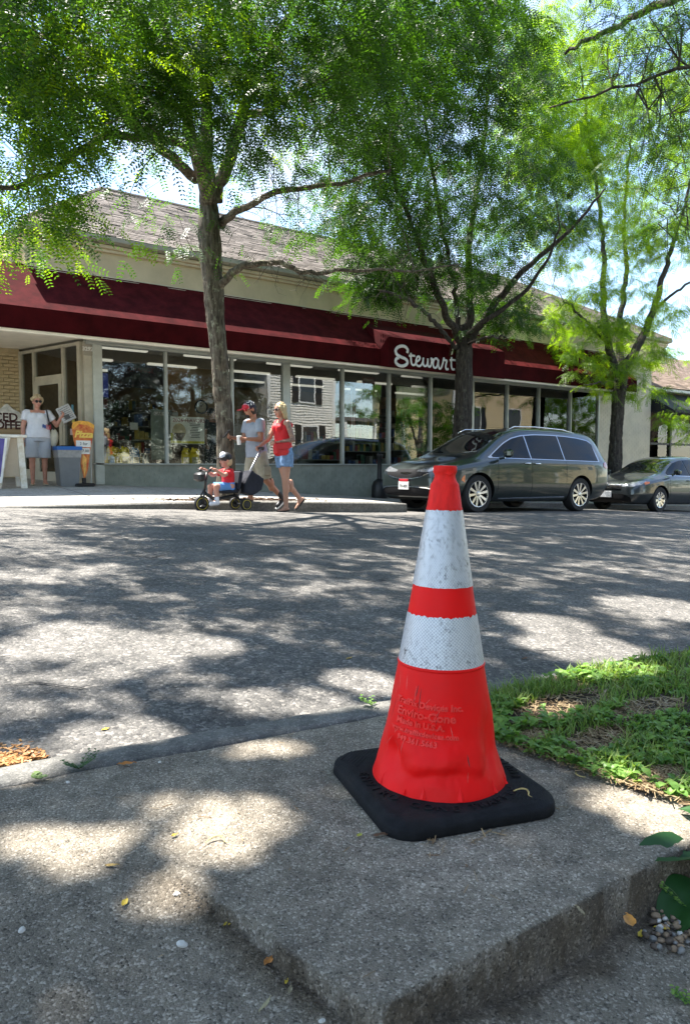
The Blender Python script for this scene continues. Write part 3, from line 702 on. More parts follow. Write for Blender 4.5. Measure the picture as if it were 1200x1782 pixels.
def sub(name, mb, m, par): o = mb.build(name, m, None); o.parent = par; return o
q = MB(); dw_box(q, .321, .661, -.1, 1.62, .008, .03); sub('door_pane', q, shop_glass, d_o)
q = MB(); p0 = DW(.345) + dn * .09; q.tube([p0 + Vector((0, 0, .35)), p0 + Vector((0, 0, .95))], .014, 8); sub('handle', q, chrome, d_o)
# posts between the door wall and the corner, with the street number
mb = MB(); mb.bx((3.74, 13.93, -.345), (3.895, 14.03, HEAD)); mb.build('corner_post', frame_m, shop)
mb = MB(); mb.bx((3.735, 13.915, 2.10), (3.90, 13.928, 2.34)); mb.build('number_plate', mat('number_board', (.36, .33, .27), .6), shop)
lettering('3292', Matrix.Translation((3.817, 13.911, 2.22)) @ Matrix.Rotation(R_(90), 4, 'X'), .10, white_paint, shop, .003, 'house_number', bold=.004)
YV, ZV0, ZV1, ZT = 12.74, 2.27, 2.63, 3.56
# soffit boards under the canopy
mb = MB()
mb.bx((-6, 12.80, HEAD + .075), (19.6, 14.2, HEAD + .12)); mb.bx((-6, 14.2, HEAD + .075), (3.9, 16.2, HEAD + .12))
for y in np.arange(12.82, 13.8, .085): mb.bx((-6, y, HEAD + .052), (19.6, y + .068, HEAD + .075))
for y in np.arange(13.84, 15.95, .085): mb.bx((-6, y, HEAD + .052), (3.7 - (y - 13.98) * .35, y + .068, HEAD + .075))
tag(mb.build('soffit_boards', soffit_m, shop), kind='stuff')
mb = MB(); mb.bx((-6, 12.765, ZV0 - .055), (19.7, 12.86, HEAD + .07), bev=.008); mb.build('soffit_edge', soffit_m, shop)
# awning: sloped canvas, straight valance, boxed-out sign panel
AX0, AX1 = -6.0, 19.75
def aw(y): return ZV1 + (ZT - ZV1) * (y - YV) / (13.72 - YV)
def canvas(a0, a1, y0, y1, m, name, sag=.012):
    n = int((a1 - a0) / .35) + 2; P = []
    for i in range(9):
        t = i / 8; y = y0 + (y1 - y0) * t
        P.append([Vector((x, y, aw(y) - sag * math.sin(math.pi * t) * (1 + .5 * fbm(x * .9, t * 2, 3)) + .004 * fbm(x * 3, t * 5, 1))) for x in np.linspace(a0, a1, n)])
    q = MB(); q.grid(P); return q.build(name, m, awn, smooth=True)
awn = thing('awning', 'long maroon canvas awning with straight valance over the shop windows', 'awning', (8, 13, 2.3), world=True)
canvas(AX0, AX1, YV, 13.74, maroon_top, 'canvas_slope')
mb = MB(); n = 90
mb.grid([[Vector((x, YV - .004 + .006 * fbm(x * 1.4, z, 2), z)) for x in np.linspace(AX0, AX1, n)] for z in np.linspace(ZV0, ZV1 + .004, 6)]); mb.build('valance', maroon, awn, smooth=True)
mb = MB(); mb.add([(AX1, YV, ZV0), (AX1, 13.9, ZV0), (AX1, 13.74, ZT), (AX1, YV, ZV1)], [(0, 1, 2, 3)]); mb.build('end_cheek', maroon, awn)
mb = MB(); mb.tube([(AX0, YV - .002, ZV0), (AX1, YV - .002, ZV0)], .012, 6); mb.build('valance_hem', maroon, awn)
sign = thing('sign_panel', 'boxed maroon sign panel with white script lettering on the awning', 'sign', (11.8, 12.6, 2.3), world=True)
SX0, SX1, SY = 10.0, 13.75, 12.58
mb = MB(); B = [(SX0, SY), (SX1, SY)]
mb.add([(SX0, SY, 2.22), (SX1, SY, 2.22), (SX1, SY, 2.90), (SX0, SY, 2.90), (SX0 - .12, YV - .02, 2.25), (SX1 + .12, YV - .02, 2.25), (SX1 + .12, 13.45, aw(13.45) + .02), (SX0 - .12, 13.45, aw(13.45) + .02), (SX0 - .12, YV - .02, ZV1), (SX1 + .12, YV - .02, ZV1)],
       [(0, 1, 2, 3), (3, 2, 6, 7), (0, 3, 8, 4), (3, 7, 8), (1, 5, 9, 2), (2, 9, 6), (0, 4, 5, 1)])
mb.build('panel_box', maroon, sign)
STROKES = [[(340, 240), (346, 205), (325, 170), (290, 155), (245, 160), (210, 185), (198, 220), (215, 260), (262, 288), (315, 312), (343, 345), (332, 380), (290, 400), (245, 396), (210, 370), (198, 335), (214, 305), (240, 298)],
    [(385, 238), (386, 300), (392, 362), (408, 388), (428, 388), (446, 362)], [(362, 275), (400, 272), (436, 276)],
    [(446, 350), (482, 330), (496, 300), (482, 282), (460, 296), (448, 340), (456, 385), (484, 402), (512, 388), (532, 350)],
    [(540, 298), (534, 345), (542, 390), (560, 402), (582, 388), (592, 350), (592, 308)], [(592, 345), (596, 390), (612, 410), (630, 396), (640, 350), (634, 306), (650, 322), (662, 318)],
    [(722, 340), (706, 312), (682, 310), (662, 340), (658, 385), (672, 420), (694, 420), (712, 390), (724, 330)], [(724, 322), (722, 380), (732, 428), (748, 432), (768, 400)],
    [(762, 412), (776, 370), (786, 316), (792, 306), (800, 330), (826, 334), (818, 372), (812, 412), (822, 442), (846, 436)],
    [(884, 292), (882, 350), (884, 410), (898, 442), (922, 440)], [(862, 330), (900, 326), (940, 330)],
    [(948, 296), (950, 312), (940, 326)], [(1000, 352), (976, 360), (966, 384), (984, 410), (996, 436), (980, 458), (950, 462)]]
mb = MB(); k = 7.06
def smooth_path(p, n=5):
    out = []; p = [Vector(q) for q in p]
    for i in range(len(p) - 1):
        a, b, c, d = p[max(i - 1, 0)], p[i], p[i + 1], p[min(i + 2, len(p) - 1)]
        for j in range(n):
            t = j / n; out.append(.5 * ((2 * b) + (c - a) * t + (2 * a - 5 * b + 4 * c - d) * t * t + (3 * b - a - 3 * c + d) * t ** 3))
    return out + [p[-1]]
for i, s in enumerate(STROKES):
    pts = smooth_path([onL(660 + x / k, 580 + y / k, SY - .012) for x, y in s])
    w = .037 if i == 0 else .026
    mb.tube(pts, w, 8, flat=1.0)
for i in range(len(mb.v)):
    v = mb.v[i]; mb.v[i] = (v[0], SY - .012 + (v[1] - SY + .012) * .25, v[2])
mb.build('script_lettering', mat('sign_white', (.70, .68, .62), .5, var=.06), sign, smooth=True)
# frieze, gutter, roof
mb = MB(); mb.bx((2.72, 13.75, 3.50), (22.9, 14.1, 4.16)); mb.bx((-6, 14.55, 3.50), (2.70, 14.9, 4.22)); mb.bx((2.45, 13.95, 3.5), (2.72, 14.9, 4.16)); mb.build('frieze', cream, shop)
mb = MB()
for y0, z0, z1, a, b in ((13.68, 3.47, 3.53, 2.70, 22.95), (13.72, 3.53, 3.58, 2.71, 22.95), (13.70, 4.02, 4.08, 2.70, 22.95), (13.66, 4.08, 4.15, 2.69, 22.95)): mb.bx((a, y0, z0), (b, 13.75, z1), bev=.01)
mb.bx((-6, 14.5, 3.47), (2.4, 14.55, 3.55)); mb.bx((-6, 14.46, 4.1), (2.4, 14.55, 4.25)); mb.build('cornice', mat('cornice_paint', (.64, .54, .38), .6, var=.1, vscale=2), shop)
mb = MB(); P = []
for x in np.linspace(2.6, 23.0, 40): P.append([Vector((x, 13.74, 4.16)), Vector((x, 13.60, 4.165)), Vector((x, 13.545, 4.19)), Vector((x, 13.535, 4.265)), Vector((x, 13.56, 4.272)), Vector((x, 13.565, 4.2)), Vector((x, 13.74, 4.19))])
mb.grid(P); mb.build('gutter', mat('gutter_metal', (.40, .39, .33), .5, .3, var=.12, vscale=2), shop, auto=40)
roof_m = mat('shingle', (.135, .108, .085), .9, col2=(.21, .175, .145), vscale=4.5, bump=.6, bscale=140)
YR, ZR, ZE = 18.75, 7.06, 4.27
EX0, EX1, RX0, RX1 = 2.62, 23.0, 5.57, 20.2
mb = MB(); mb.add([(EX0, 13.6, ZE - .03), (EX1, 13.6, ZE - .03), (RX1, YR, ZR - .03), (RX0, YR, ZR - .03), (EX0, 24, ZE - .03), (EX1, 24, ZE - .03)], [(0, 1, 2, 3), (0, 3, 4), (1, 5, 2), (3, 2, 5, 4)]); roof_o = mb.build('roof', roof_m, shop)
mb = MB(); rnd = random.Random(11); nC = 46
for c in range(nC):
    t0, t1 = c / nC, min(1, (c + 1.25) / nC); y0, y1 = 13.56 + (YR - 13.56) * t0, 13.56 + (YR - 13.56) * t1; z0, z1 = ZE + (ZR - ZE) * t0, ZE + (ZR - ZE) * t1
    xa, xb = EX0 + (RX0 - EX0) * t0, EX1 + (RX1 - EX1) * t0; x = xa - rnd.random() * .3
    while x < xb:
        w = rnd.uniform(.24, .34); a, b = max(x, xa), min(x + w - .008, xb); x += w
        if b - a < .03: continue
        l = rnd.uniform(.012, .022) + (.01 if rnd.random() < .06 else 0); dy = rnd.uniform(-.008, .008)
        mb.add([(a, y0 + dy, z0 + l), (b, y0 + dy, z0 + l), (b, y1, z1 + .002), (a, y1, z1 + .002), (a, y0 + dy, z0 - .004), (b, y0 + dy, z0 - .004)], [(0, 1, 2, 3), (4, 5, 1, 0)])
o = mb.build('shingles', roof_m, None, fix=False); o.parent = roof_o; tag(o, kind='stuff')
mb = MB(); mb.tube([(RX0 - .05, YR, ZR + .01), (RX1 + .05, YR, ZR + .01)], .05, 6); mb.tube([(EX0, 13.58, ZE + .02), (RX0, YR, ZR + .02)], .045, 6); mb.tube([(EX1, 13.58, ZE + .02), (RX1, YR, ZR + .02)], .045, 6); o = mb.build('ridge_caps', roof_m, None); o.parent = roof_o
# the room behind the glass
FZ, CZI = -.36, 2.52
wallin = mat('inner_wall', (.30, .18, .09), .8, var=.25, vscale=1.2); floorin = mat('inner_floor', (.16, .13, .10), .5, var=.2)
mb = MB(); mb.bx((3.9, 20.5, FZ - 1), (22.2, 20.7, CZI)); mb.bx((22.0, 14.2, FZ - 1), (22.2, 20.5, CZI)); mb.bx((2.4, 16.2, FZ - 1), (2.55, 20.5, CZI)); mb.bx((2.4, 20.5, FZ - 1), (3.9, 20.7, CZI)); mb.build('inner_wall', wallin, shop)
mb = MB(); mb.bx((2.4, 14.0, FZ - 1.6), (22.2, 20.6, FZ)); mb.build('inner_floor', floorin, shop)
mb = MB(); mb.bx((2.4, 14.06, CZI), (22.2, 20.7, CZI + .1)); mb.build('inner_ceiling', mat('ceiling_tile', (.20, .18, .145), .85, var=.1, vscale=3), shop)
lamp_m = mat('tube_light', (.9, .88, .8), .5, emit=(1, .95, .82), estr=.15)
lm = MB(); lm.box((0, 0, 0), (1.25, .14, .05), bev=.01); proto = None; n = 0
for y in (15.2, 17.0, 18.8):
    for x in np.arange(4.6 + (y % 1), 21.5, 2.1):
        loc = (x, y, CZI - .028)
        if proto is None: proto = lm.build('ceiling_light', lamp_m); o = proto
        else: o = proto.copy(); COL.objects.link(o)
        o.location = loc; tag(o, 'white fluorescent strip light on the dark shop ceiling', 'ceiling light', 'strip lights on the shop ceiling'); n += 1

# ------------------------------------------------------------------ neighbour on the right
nb = thing('neighbour_building', 'low brown arched building with a shingled roof next to the shop', 'building', (27, 14.5, -1.4), world=True)
brown = mat('brown_stucco', (.10, .062, .04), .8, var=.15, vscale=3, bump=.2)
YNB = 14.3
mb = MB()                                             # wall with two arched openings
def arch_wall(mb, x0, x1, zb, zt, openings, y, th):
    xs = [x0]; n = 14
    for (a, b, zs, zc) in openings:
        mb.bx((xs[-1], y, zb), (a, y + th, zt)); prev = None
        for i in range(n + 1):
            x = a + (b - a) * i / n; z = zs + (zc - zs) * math.sqrt(max(0, 1 - ((x - (a + b) / 2) / ((b - a) / 2)) ** 2))
            if prev: mb.prism([(prev[0], y, prev[1]), (x, y, z), (x, y, zt), (prev[0], y, zt)], (0, th, 0))
            prev = (x, z)
        xs.append(b)
    mb.bx((xs[-1], y, zb), (x1, y + th, zt))
arch_wall(mb, 22.42, 34, -2.2, 2.66, ((22.75, 28.2, .95, 1.62), (28.7, 33.2, .95, 1.62)), YNB, .25); mb.build('arched_wall', brown, nb)
mb = MB(); mb.bx((22.42, YNB - .03, -2.2), (34, YNB - .002, .15)); mb.build('plinth', mat('plinth_paint', (.30, .25, .2), .7, var=.1), nb)
for a, b in ((22.75, 24.4), (24.5, 26.3), (26.4, 28.2), (28.7, 33.2)):
    mb = MB(); mb.bx((a, YNB + .12, .16), (b, YNB + .128, 1.62)); mb.build('window_pane', shop_glass, nb)
for x in (22.78, 24.45, 26.35, 28.17):
    mb = MB(); mb.bx((x - .05, YNB + .06, .16), (x + .05, YNB + .18, 1.6)); mb.build('mullion', black_plastic, nb)
mb = MB(); mb.bx((22.75, YNB + .07, .78), (28.2, YNB + .17, .85)); mb.build('transom', black_plastic, nb)
mb = MB()
for i in range(30):
    a = 22.8 + i * .18
    if i % 5: mb.bx((a, YNB + .3, .9), (a + .15, YNB + .31, 1.6))
tag(mb.build('blinds', white_paint, nb), kind='stuff')
mb = MB(); mb.bx((22.42, 16, -2), (34, 16.2, 2.6)); mb.bx((22.4, YNB + .26, 2.5), (34, 16, 2.6)); mb.build('inner_wall', mat('dim_wall', (.12, .09, .07), .8), nb)
cb = MB(); cb.prism([(22.5, 13.1, 1.86), (22.5, YNB - .03, 1.86), (22.5, YNB - .03, 2.58)], (6, 0, 0)); cb.build('black_awning', mat('black_canvas', (.012, .013, .018), .7, var=.2), nb)
cb = MB(); cb.bx((22.5, 13.08, 1.80), (28.5, 13.10, 1.92)); cb.build('awning_edge', mat('black_canvas', (.02, .02, .02)), nb)
cb = MB(); cb.bx((22.44, 14.02, 2.62), (34, 14.28, 2.74), bev=.02); cb.build('gutter', white_paint, nb)
roof2 = mat('brown_shingle', (.17, .115, .085), .9, col2=(.26, .19, .15), vscale=5, bump=.6, bscale=140)
mb = MB(); mb.add([(22.42, 14.0, 2.73), (36, 14.0, 2.73), (36, 18.2, 4.9), (22.42, 18.2, 4.9)], [(0, 1, 2, 3)]); r2 = mb.build('roof', roof2, nb)
mb = MB(); rnd = random.Random(4)
for c in range(36):
    t0, t1 = c / 36, (c + 1.2) / 36; y0, y1 = 13.98 + 4.2 * t0, 13.98 + 4.2 * min(t1, 1); z0, z1 = 2.74 + 2.17 * t0, 2.74 + 2.17 * min(1, t1); x = 22.42
    while x < 33:
        w = rnd.uniform(.26, .34); l = rnd.uniform(.012, .024); mb.add([(x, y0, z0 + l), (x + w - .01, y0, z0 + l), (x + w - .01, y1, z1 + .002), (x, y1, z1 + .002), (x, y0, z0), (x + w - .01, y0, z0)], [(0, 1, 2, 3), (4, 5, 1, 0)]); x += w
o = mb.build('shingles', roof2, None, fix=False); o.parent = r2; tag(o, kind='stuff')
fb = thing('far_house', 'pale house with a dark roof edge showing above the brown shingled roof', 'house', (42, 26, 0), world=True)
mb = MB(); mb.bx((37, 24, -2), (48, 34, 6.2)); mb.build('wall', white_paint, fb)
mb = MB(); mb.add([(36.6, 23.6, 6.2), (48.4, 23.6, 6.2), (48.4, 34.4, 6.2), (36.6, 34.4, 6.2), (39, 29, 7.5), (46, 29, 7.5)], [(0, 1, 5, 4), (1, 2, 5), (2, 3, 4, 5), (3, 0, 4)]); mb.build('roof', mat('slate_roof', (.16, .17, .18), .6, var=.2), fb)

# ------------------------------------------------------------------ houses across the street, mirrored in the shop windows
def clap_house(nm, label, x0, x1, y, zb, zt, m, wins, depth=9, roofm=None):
    h = thing(nm, label, 'house', ((x0 + x1) / 2, y, zb), world=True)
    mb = MB(); mb.bx((x0, y - depth, zb), (x1, y - .03, zt)); mb.build('wall', m, h)
    mb = MB(); z = zb + .3
    while z < zt - .02:
        mb.add([(x0, y + .012, z), (x1, y + .012, z), (x1, y - .028, z + .15), (x0, y - .028, z + .15), (x0, y - .028, z), (x1, y - .028, z)], [(0, 1, 2, 3), (4, 5, 1, 0)]); z += .15
    tag(mb.build('siding', m, h), kind='stuff')
    mb = MB(); mb.bx((x0 - .08, y - .06, zb), (x0 + .1, y + .03, zt)); mb.bx((x1 - .1, y - .06, zb), (x1 + .08, y + .03, zt)); mb.build('corner_boards', white_paint, h)
    for (wx, wz, ww, wh) in wins:
        q = MB(); q.bx((wx - ww / 2 - .09, y, wz - .09), (wx + ww / 2 + .09, y + .04, wz + wh + .09)); f = q.build('window', white_paint, h)
        q = MB(); q.bx((wx - ww / 2, y + .035, wz), (wx + ww / 2, y + .045, wz + wh)); q.bx((wx - ww / 2, y + .046, wz + wh * .49), (wx + ww / 2, y + .05, wz + wh * .5)); sub('pane', q, mat('house_pane', (.03, .035, .04), .05, spec=.8), f)
        if ww < 1.3:
            for s in (-1, 1): q = MB(); q.bx((wx + s * (ww / 2 + .32) - .2, y + .01, wz - .07), (wx + s * (ww / 2 + .32) + .2, y + .06, wz + wh + .07)); q.build('shutter', black_plastic, h)
    q = MB(); q.add([(x0 - .4, y + .4, zt), (x1 + .4, y + .4, zt), (x1 + .4, y - depth - .4, zt), (x0 - .4, y - depth - .4, zt), (x0 - .4, y - depth / 2, zt + 3), (x1 + .4, y - depth / 2, zt + 3)], [(0, 1, 5, 4), (2, 3, 4, 5), (0, 4, 3), (1, 2, 5)]); q.build('roof', roofm or roof_m, h)
    return h
wsid = mat('white_siding', (.74, .71, .64), .6, var=.06, vscale=2)
wh = clap_house('white_house', 'white clapboard house with black shutters mirrored in the shop window', 19.3, 23.7, -7, -2.4, 6.6, wsid, ((22.0, .3, 1.0, 2.0), (21.8, 3.7, .95, 1.6)))
q = MB(); q.bx((23.8, -9.2, 2.7), (28.6, -6.2, 2.9)); q.bx((23.8, -9.2, -2.4), (28.6, -6.2, -1.2)); q.build('porch', mat('porch_paint', (.14, .13, .12), .7, var=.2), wh)
for x in (24.0, 26.2, 28.4): q = MB(); q.bx((x - .08, -6.4, -1.2), (x + .08, -6.24, 2.7)); q.build('porch_post', white_paint, wh)
clap_house('yellow_house', 'pale yellow clapboard house mirrored in the right shop windows', 33.8, 42.6, -7.5, -3.2, 7.0, mat('yellow_siding', (.72, .58, .34), .6, var=.06, vscale=2), ((39.6, 2.1, 1.7, 2.0), (35.8, 2.1, 1.0, 2.0)))
# ------------------------------------------------------------------ trees (honey locust): trunk, limbs, twigs and feathery leaves
def bark_mat(name, dark, light, moss):
    m, nt, p = nodes_of(name); N, Lk = nt.nodes, nt.links
    tx = N.new('ShaderNodeTexCoord'); mp = N.new('ShaderNodeMapping'); mp.inputs['Scale'].default_value = (1, 1, .22); Lk.new(tx.outputs['Object'], mp.inputs[0])
    v = N.new('ShaderNodeTexNoise'); v.inputs['Scale'].default_value = 26; v.inputs['Detail'].default_value = 6; v.inputs['Roughness'].default_value = .6; Lk.new(mp.outputs[0], v.inputs['Vector'])
    r = N.new('ShaderNodeValToRGB'); r.color_ramp.elements[0].position = .36; r.color_ramp.elements[1].position = .62; r.color_ramp.elements[0].color = (*dark, 1); r.color_ramp.elements[1].color = (*light, 1)
    Lk.new(v.outputs['Fac'], r.inputs[0])
    n = N.new('ShaderNodeTexNoise'); n.inputs['Scale'].default_value = 9; n.inputs['Detail'].default_value = 8; n.inputs['Roughness'].default_value = .7; Lk.new(tx.outputs['Object'], n.inputs['Vector'])
    r2 = N.new('ShaderNodeValToRGB'); r2.color_ramp.elements[0].position = .56; r2.color_ramp.elements[1].position = .66; Lk.new(n.outputs['Fac'], r2.inputs[0])
    mx = N.new('ShaderNodeMix'); mx.data_type = 'RGBA'; Lk.new(r2.outputs[0], mx.inputs[0]); Lk.new(r.outputs[0], mx.inputs[6]); mx.inputs[7].default_value = (*moss, 1)
    Lk.new(mx.outputs[2], p.inputs['Base Color']); p.inputs['Roughness'].default_value = .9; p.inputs['Specular IOR Level'].default_value = .15
    b = N.new('ShaderNodeBump'); b.inputs['Strength'].default_value = .9; b.inputs['Distance'].default_value = .02; Lk.new(v.outputs['Fac'], b.inputs['Height']); Lk.new(b.outputs[0], p.inputs['Normal'])
    return m
bark = bark_mat('bark', (.05, .040, .030), (.17, .145, .11), (.27, .27, .19))
bark_d = bark_mat('dark_bark', (.030, .025, .021), (.085, .072, .058), (.12, .12, .09))
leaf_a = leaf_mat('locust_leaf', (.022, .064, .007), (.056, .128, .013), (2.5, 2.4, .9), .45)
leaf_b = leaf_mat('sunny_locust_leaf', (.060, .132, .008), (.130, .225, .015), (2.9, 2.5, .7), .6)  # locust leaf with sunlight put into a lighter colour
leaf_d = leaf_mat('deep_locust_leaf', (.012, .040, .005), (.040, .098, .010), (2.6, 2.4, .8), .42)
leaf_x = leaf_mat('shaded_tree_leaf', (.008, .016, .008), (.016, .030, .012), (1, 1, 1), .1)  # near-black: deep tree shade put into the leaf colour

def make_spray(rng, L=.55, nf=9, npair=7, fl=.17, lw=.013, ll=.030, droop=.35):
    """twig with pinnate leaves: vertex and quad arrays in local space, twig along +x"""
    V = []; 
    for i in range(nf):
        t = (i + .6) / nf; side = 1 if i % 2 else -1
        base = np.array([L * t, .0, -droop * L * t * t * .6])
        a = side * rng.uniform(.6, 1.2) * (1 - .5 * t); pit = rng.uniform(-.9, -.15)
        d = np.array([math.cos(a) * math.cos(pit), math.sin(a) * math.cos(pit), math.sin(pit)])
        if i == nf - 1: d = np.array([.92, rng.uniform(-.2, .2), -.35])
        s = np.cross(d, [0, 0, 1]); s /= np.linalg.norm(s) + 1e-9; up = np.cross(s, d)
        roll = rng.uniform(-.6, .6); s, up = s * math.cos(roll) + up * math.sin(roll), up * math.cos(roll) - s * math.sin(roll)
        f = fl * rng.uniform(.7, 1.15)
        for k in range(npair):
            u = (k + .5) / npair; p = base + d * f * u - np.array([0, 0, .22 * f * u * u])
            sz = (1 - .35 * abs(u - .45)) * rng.uniform(.85, 1.1)
            for sd in (-1, 1):
                ld = s * sd * .92 + d * .38 + up * rng.uniform(-.25, .15); ld /= np.linalg.norm(ld); wv = np.cross(ld, up); wv /= np.linalg.norm(wv)
                l = ll * sz; w = lw * sz * .5
                V += [p, p + ld * l * .5 + wv * w, p + ld * l, p + ld * l * .5 - wv * w]
    return np.array(V)
def sprays(n, seed, **k):
    r = np.random.default_rng(seed); return [make_spray(r, **k) for _ in range(n)]
SP_MID = sprays(8, 1, nf=10, npair=6, fl=.20, lw=.021, ll=.050)
SP_SHADE = sprays(6, 9, nf=8, npair=4, fl=.24, lw=.05, ll=.085)
SP_FAR = sprays(8, 2, nf=9, npair=6, fl=.24, lw=.027, ll=.062)
SP_NEAR = sprays(8, 3, L=.42, nf=9, npair=11, fl=.16, lw=.0085, ll=.022)
GROUPS = {id(SP_MID): 12, id(SP_FAR): 12, id(SP_NEAR): 22, id(SP_SHADE): 1}
def leafage(name, centres, sp, m, parent, per=4, spread=.28, rng=None, scale=1.0, droop=.2):
    Vs, Ts = [], []
    for c in centres:
        base_t = rng.uniform(-.1, 1.0)
        for i in range(per):
            S = sp[rng.integers(len(sp))]; az = rng.uniform(0, 2 * math.pi); el = rng.uniform(-.45, .22) - droop * .3; ro = rng.uniform(-.5, .5)
            ca, sa, ce, se, cr_, sr = math.cos(az), math.sin(az), math.cos(el), math.sin(el), math.cos(ro), math.sin(ro)
            Rx = np.array([[1, 0, 0], [0, cr_, -sr], [0, sr, cr_]]); Ry = np.array([[ce, 0, -se], [0, 1, 0], [se, 0, ce]]); Rz = np.array([[ca, -sa, 0], [sa, ca, 0], [0, 0, 1]])
            o = np.array(c) + rng.normal(0, 1, 3) * np.array([spread, spread, spread * .33])
            Vs.append((S * scale * rng.uniform(.8, 1.2)) @ (Rz @ Ry @ Rx).T + o)
            Ts.append(np.clip(base_t + rng.normal(0, .18, len(S) // 4), 0, 1))
    V = np.concatenate(Vs); T = np.concatenate(Ts)
    Q = V.reshape(-1, 4, 3); gsz = GROUPS.get(id(sp), 1); c = np.repeat(Q.mean(1).reshape(-1, gsz, 3).mean(1), gsz, 0); rv = lambda: np.repeat(rng.random(len(c) // gsz), gsz); s = np.array(sdir); keep = np.ones(len(c), bool)
    for g, r in GAPS:                                      # rifts in the leaves that let the sun through
        v = c - np.array(g); d = np.linalg.norm(v - np.outer(v @ s, s), axis=1); keep &= ~((v[:, 2] > .6) & (rv() > np.clip((d - r * .9) / (r * .5), 0, 1)))
    sh = c - s * ((c[:, 2] + .65) / s[2])[:, None]; keep &= ~((sh[:, 1] > 5.9 + .5 * vnoise(sh[:, 0], sh[:, 1], .8, 3)) & (sh[:, 1] < 9.4) & (sh[:, 0] > -6) & (sh[:, 0] < 16) & (rv() < GAPP))
    nn = .5 * vnoise(sh[:, 0], sh[:, 1], .30, 17) + .5 * vnoise(sh[:, 0], sh[:, 1], .12, 18)
    keep &= ~((sh[:, 1] > 1.9) & (sh[:, 1] < 6.4) & (nn > .555) & (rv() < .72))
    V = Q[keep].reshape(-1, 3); T = T[keep]; F = np.arange(len(V)).reshape(-1, 4)
    o = link(name, np_mesh(name, V, F, m, T), parent); return o
def resample(pts, rad, step=.15):
    out, ro = [], []
    for i in range(len(pts) - 1):
        a, b = pts[i], pts[i + 1]; n = max(1, int((b - a).length / step))
        for j in range(n): out.append(a.lerp(b, j / n)); ro.append(rad[i] + (rad[i + 1] - rad[i]) * j / n)
    return out + [pts[-1]], ro + [rad[-1]]
def wob(pts, amp, seed):
    return [p + Vector((fbm(i * .35, seed, 1), fbm(i * .35, seed, 5), fbm(i * .35, seed, 9))) * amp for i, p in enumerate(pts)]
def trunk_mesh(mb, pts, rad, n=40, rough=.12, seed=0):
    k = len(pts); P = []; prev = None
    for i in range(k):
        t = (pts[min(i + 1, k - 1)] - pts[max(i - 1, 0)]).normalized(); up = Vector((1, 0, 0)); u = (up - t * up.dot(t)).normalized(); w = t.cross(u); row = []
        for j in range(n + 1):
            a = 2 * math.pi * (j % n) / n; c, s = math.cos(a), math.sin(a)
            rg = 1 + rough * fbm(c * 3.2 + seed, s * 3.2, pts[i].z * 1.1, 3) + rough * .55 * fbm(c * 9, s * 9 + seed, pts[i].z * 2.5, 2)
            row.append(pts[i] + (u * c + w * s) * rad[i] * rg)
        P.append(row)
    mb.grid(P)
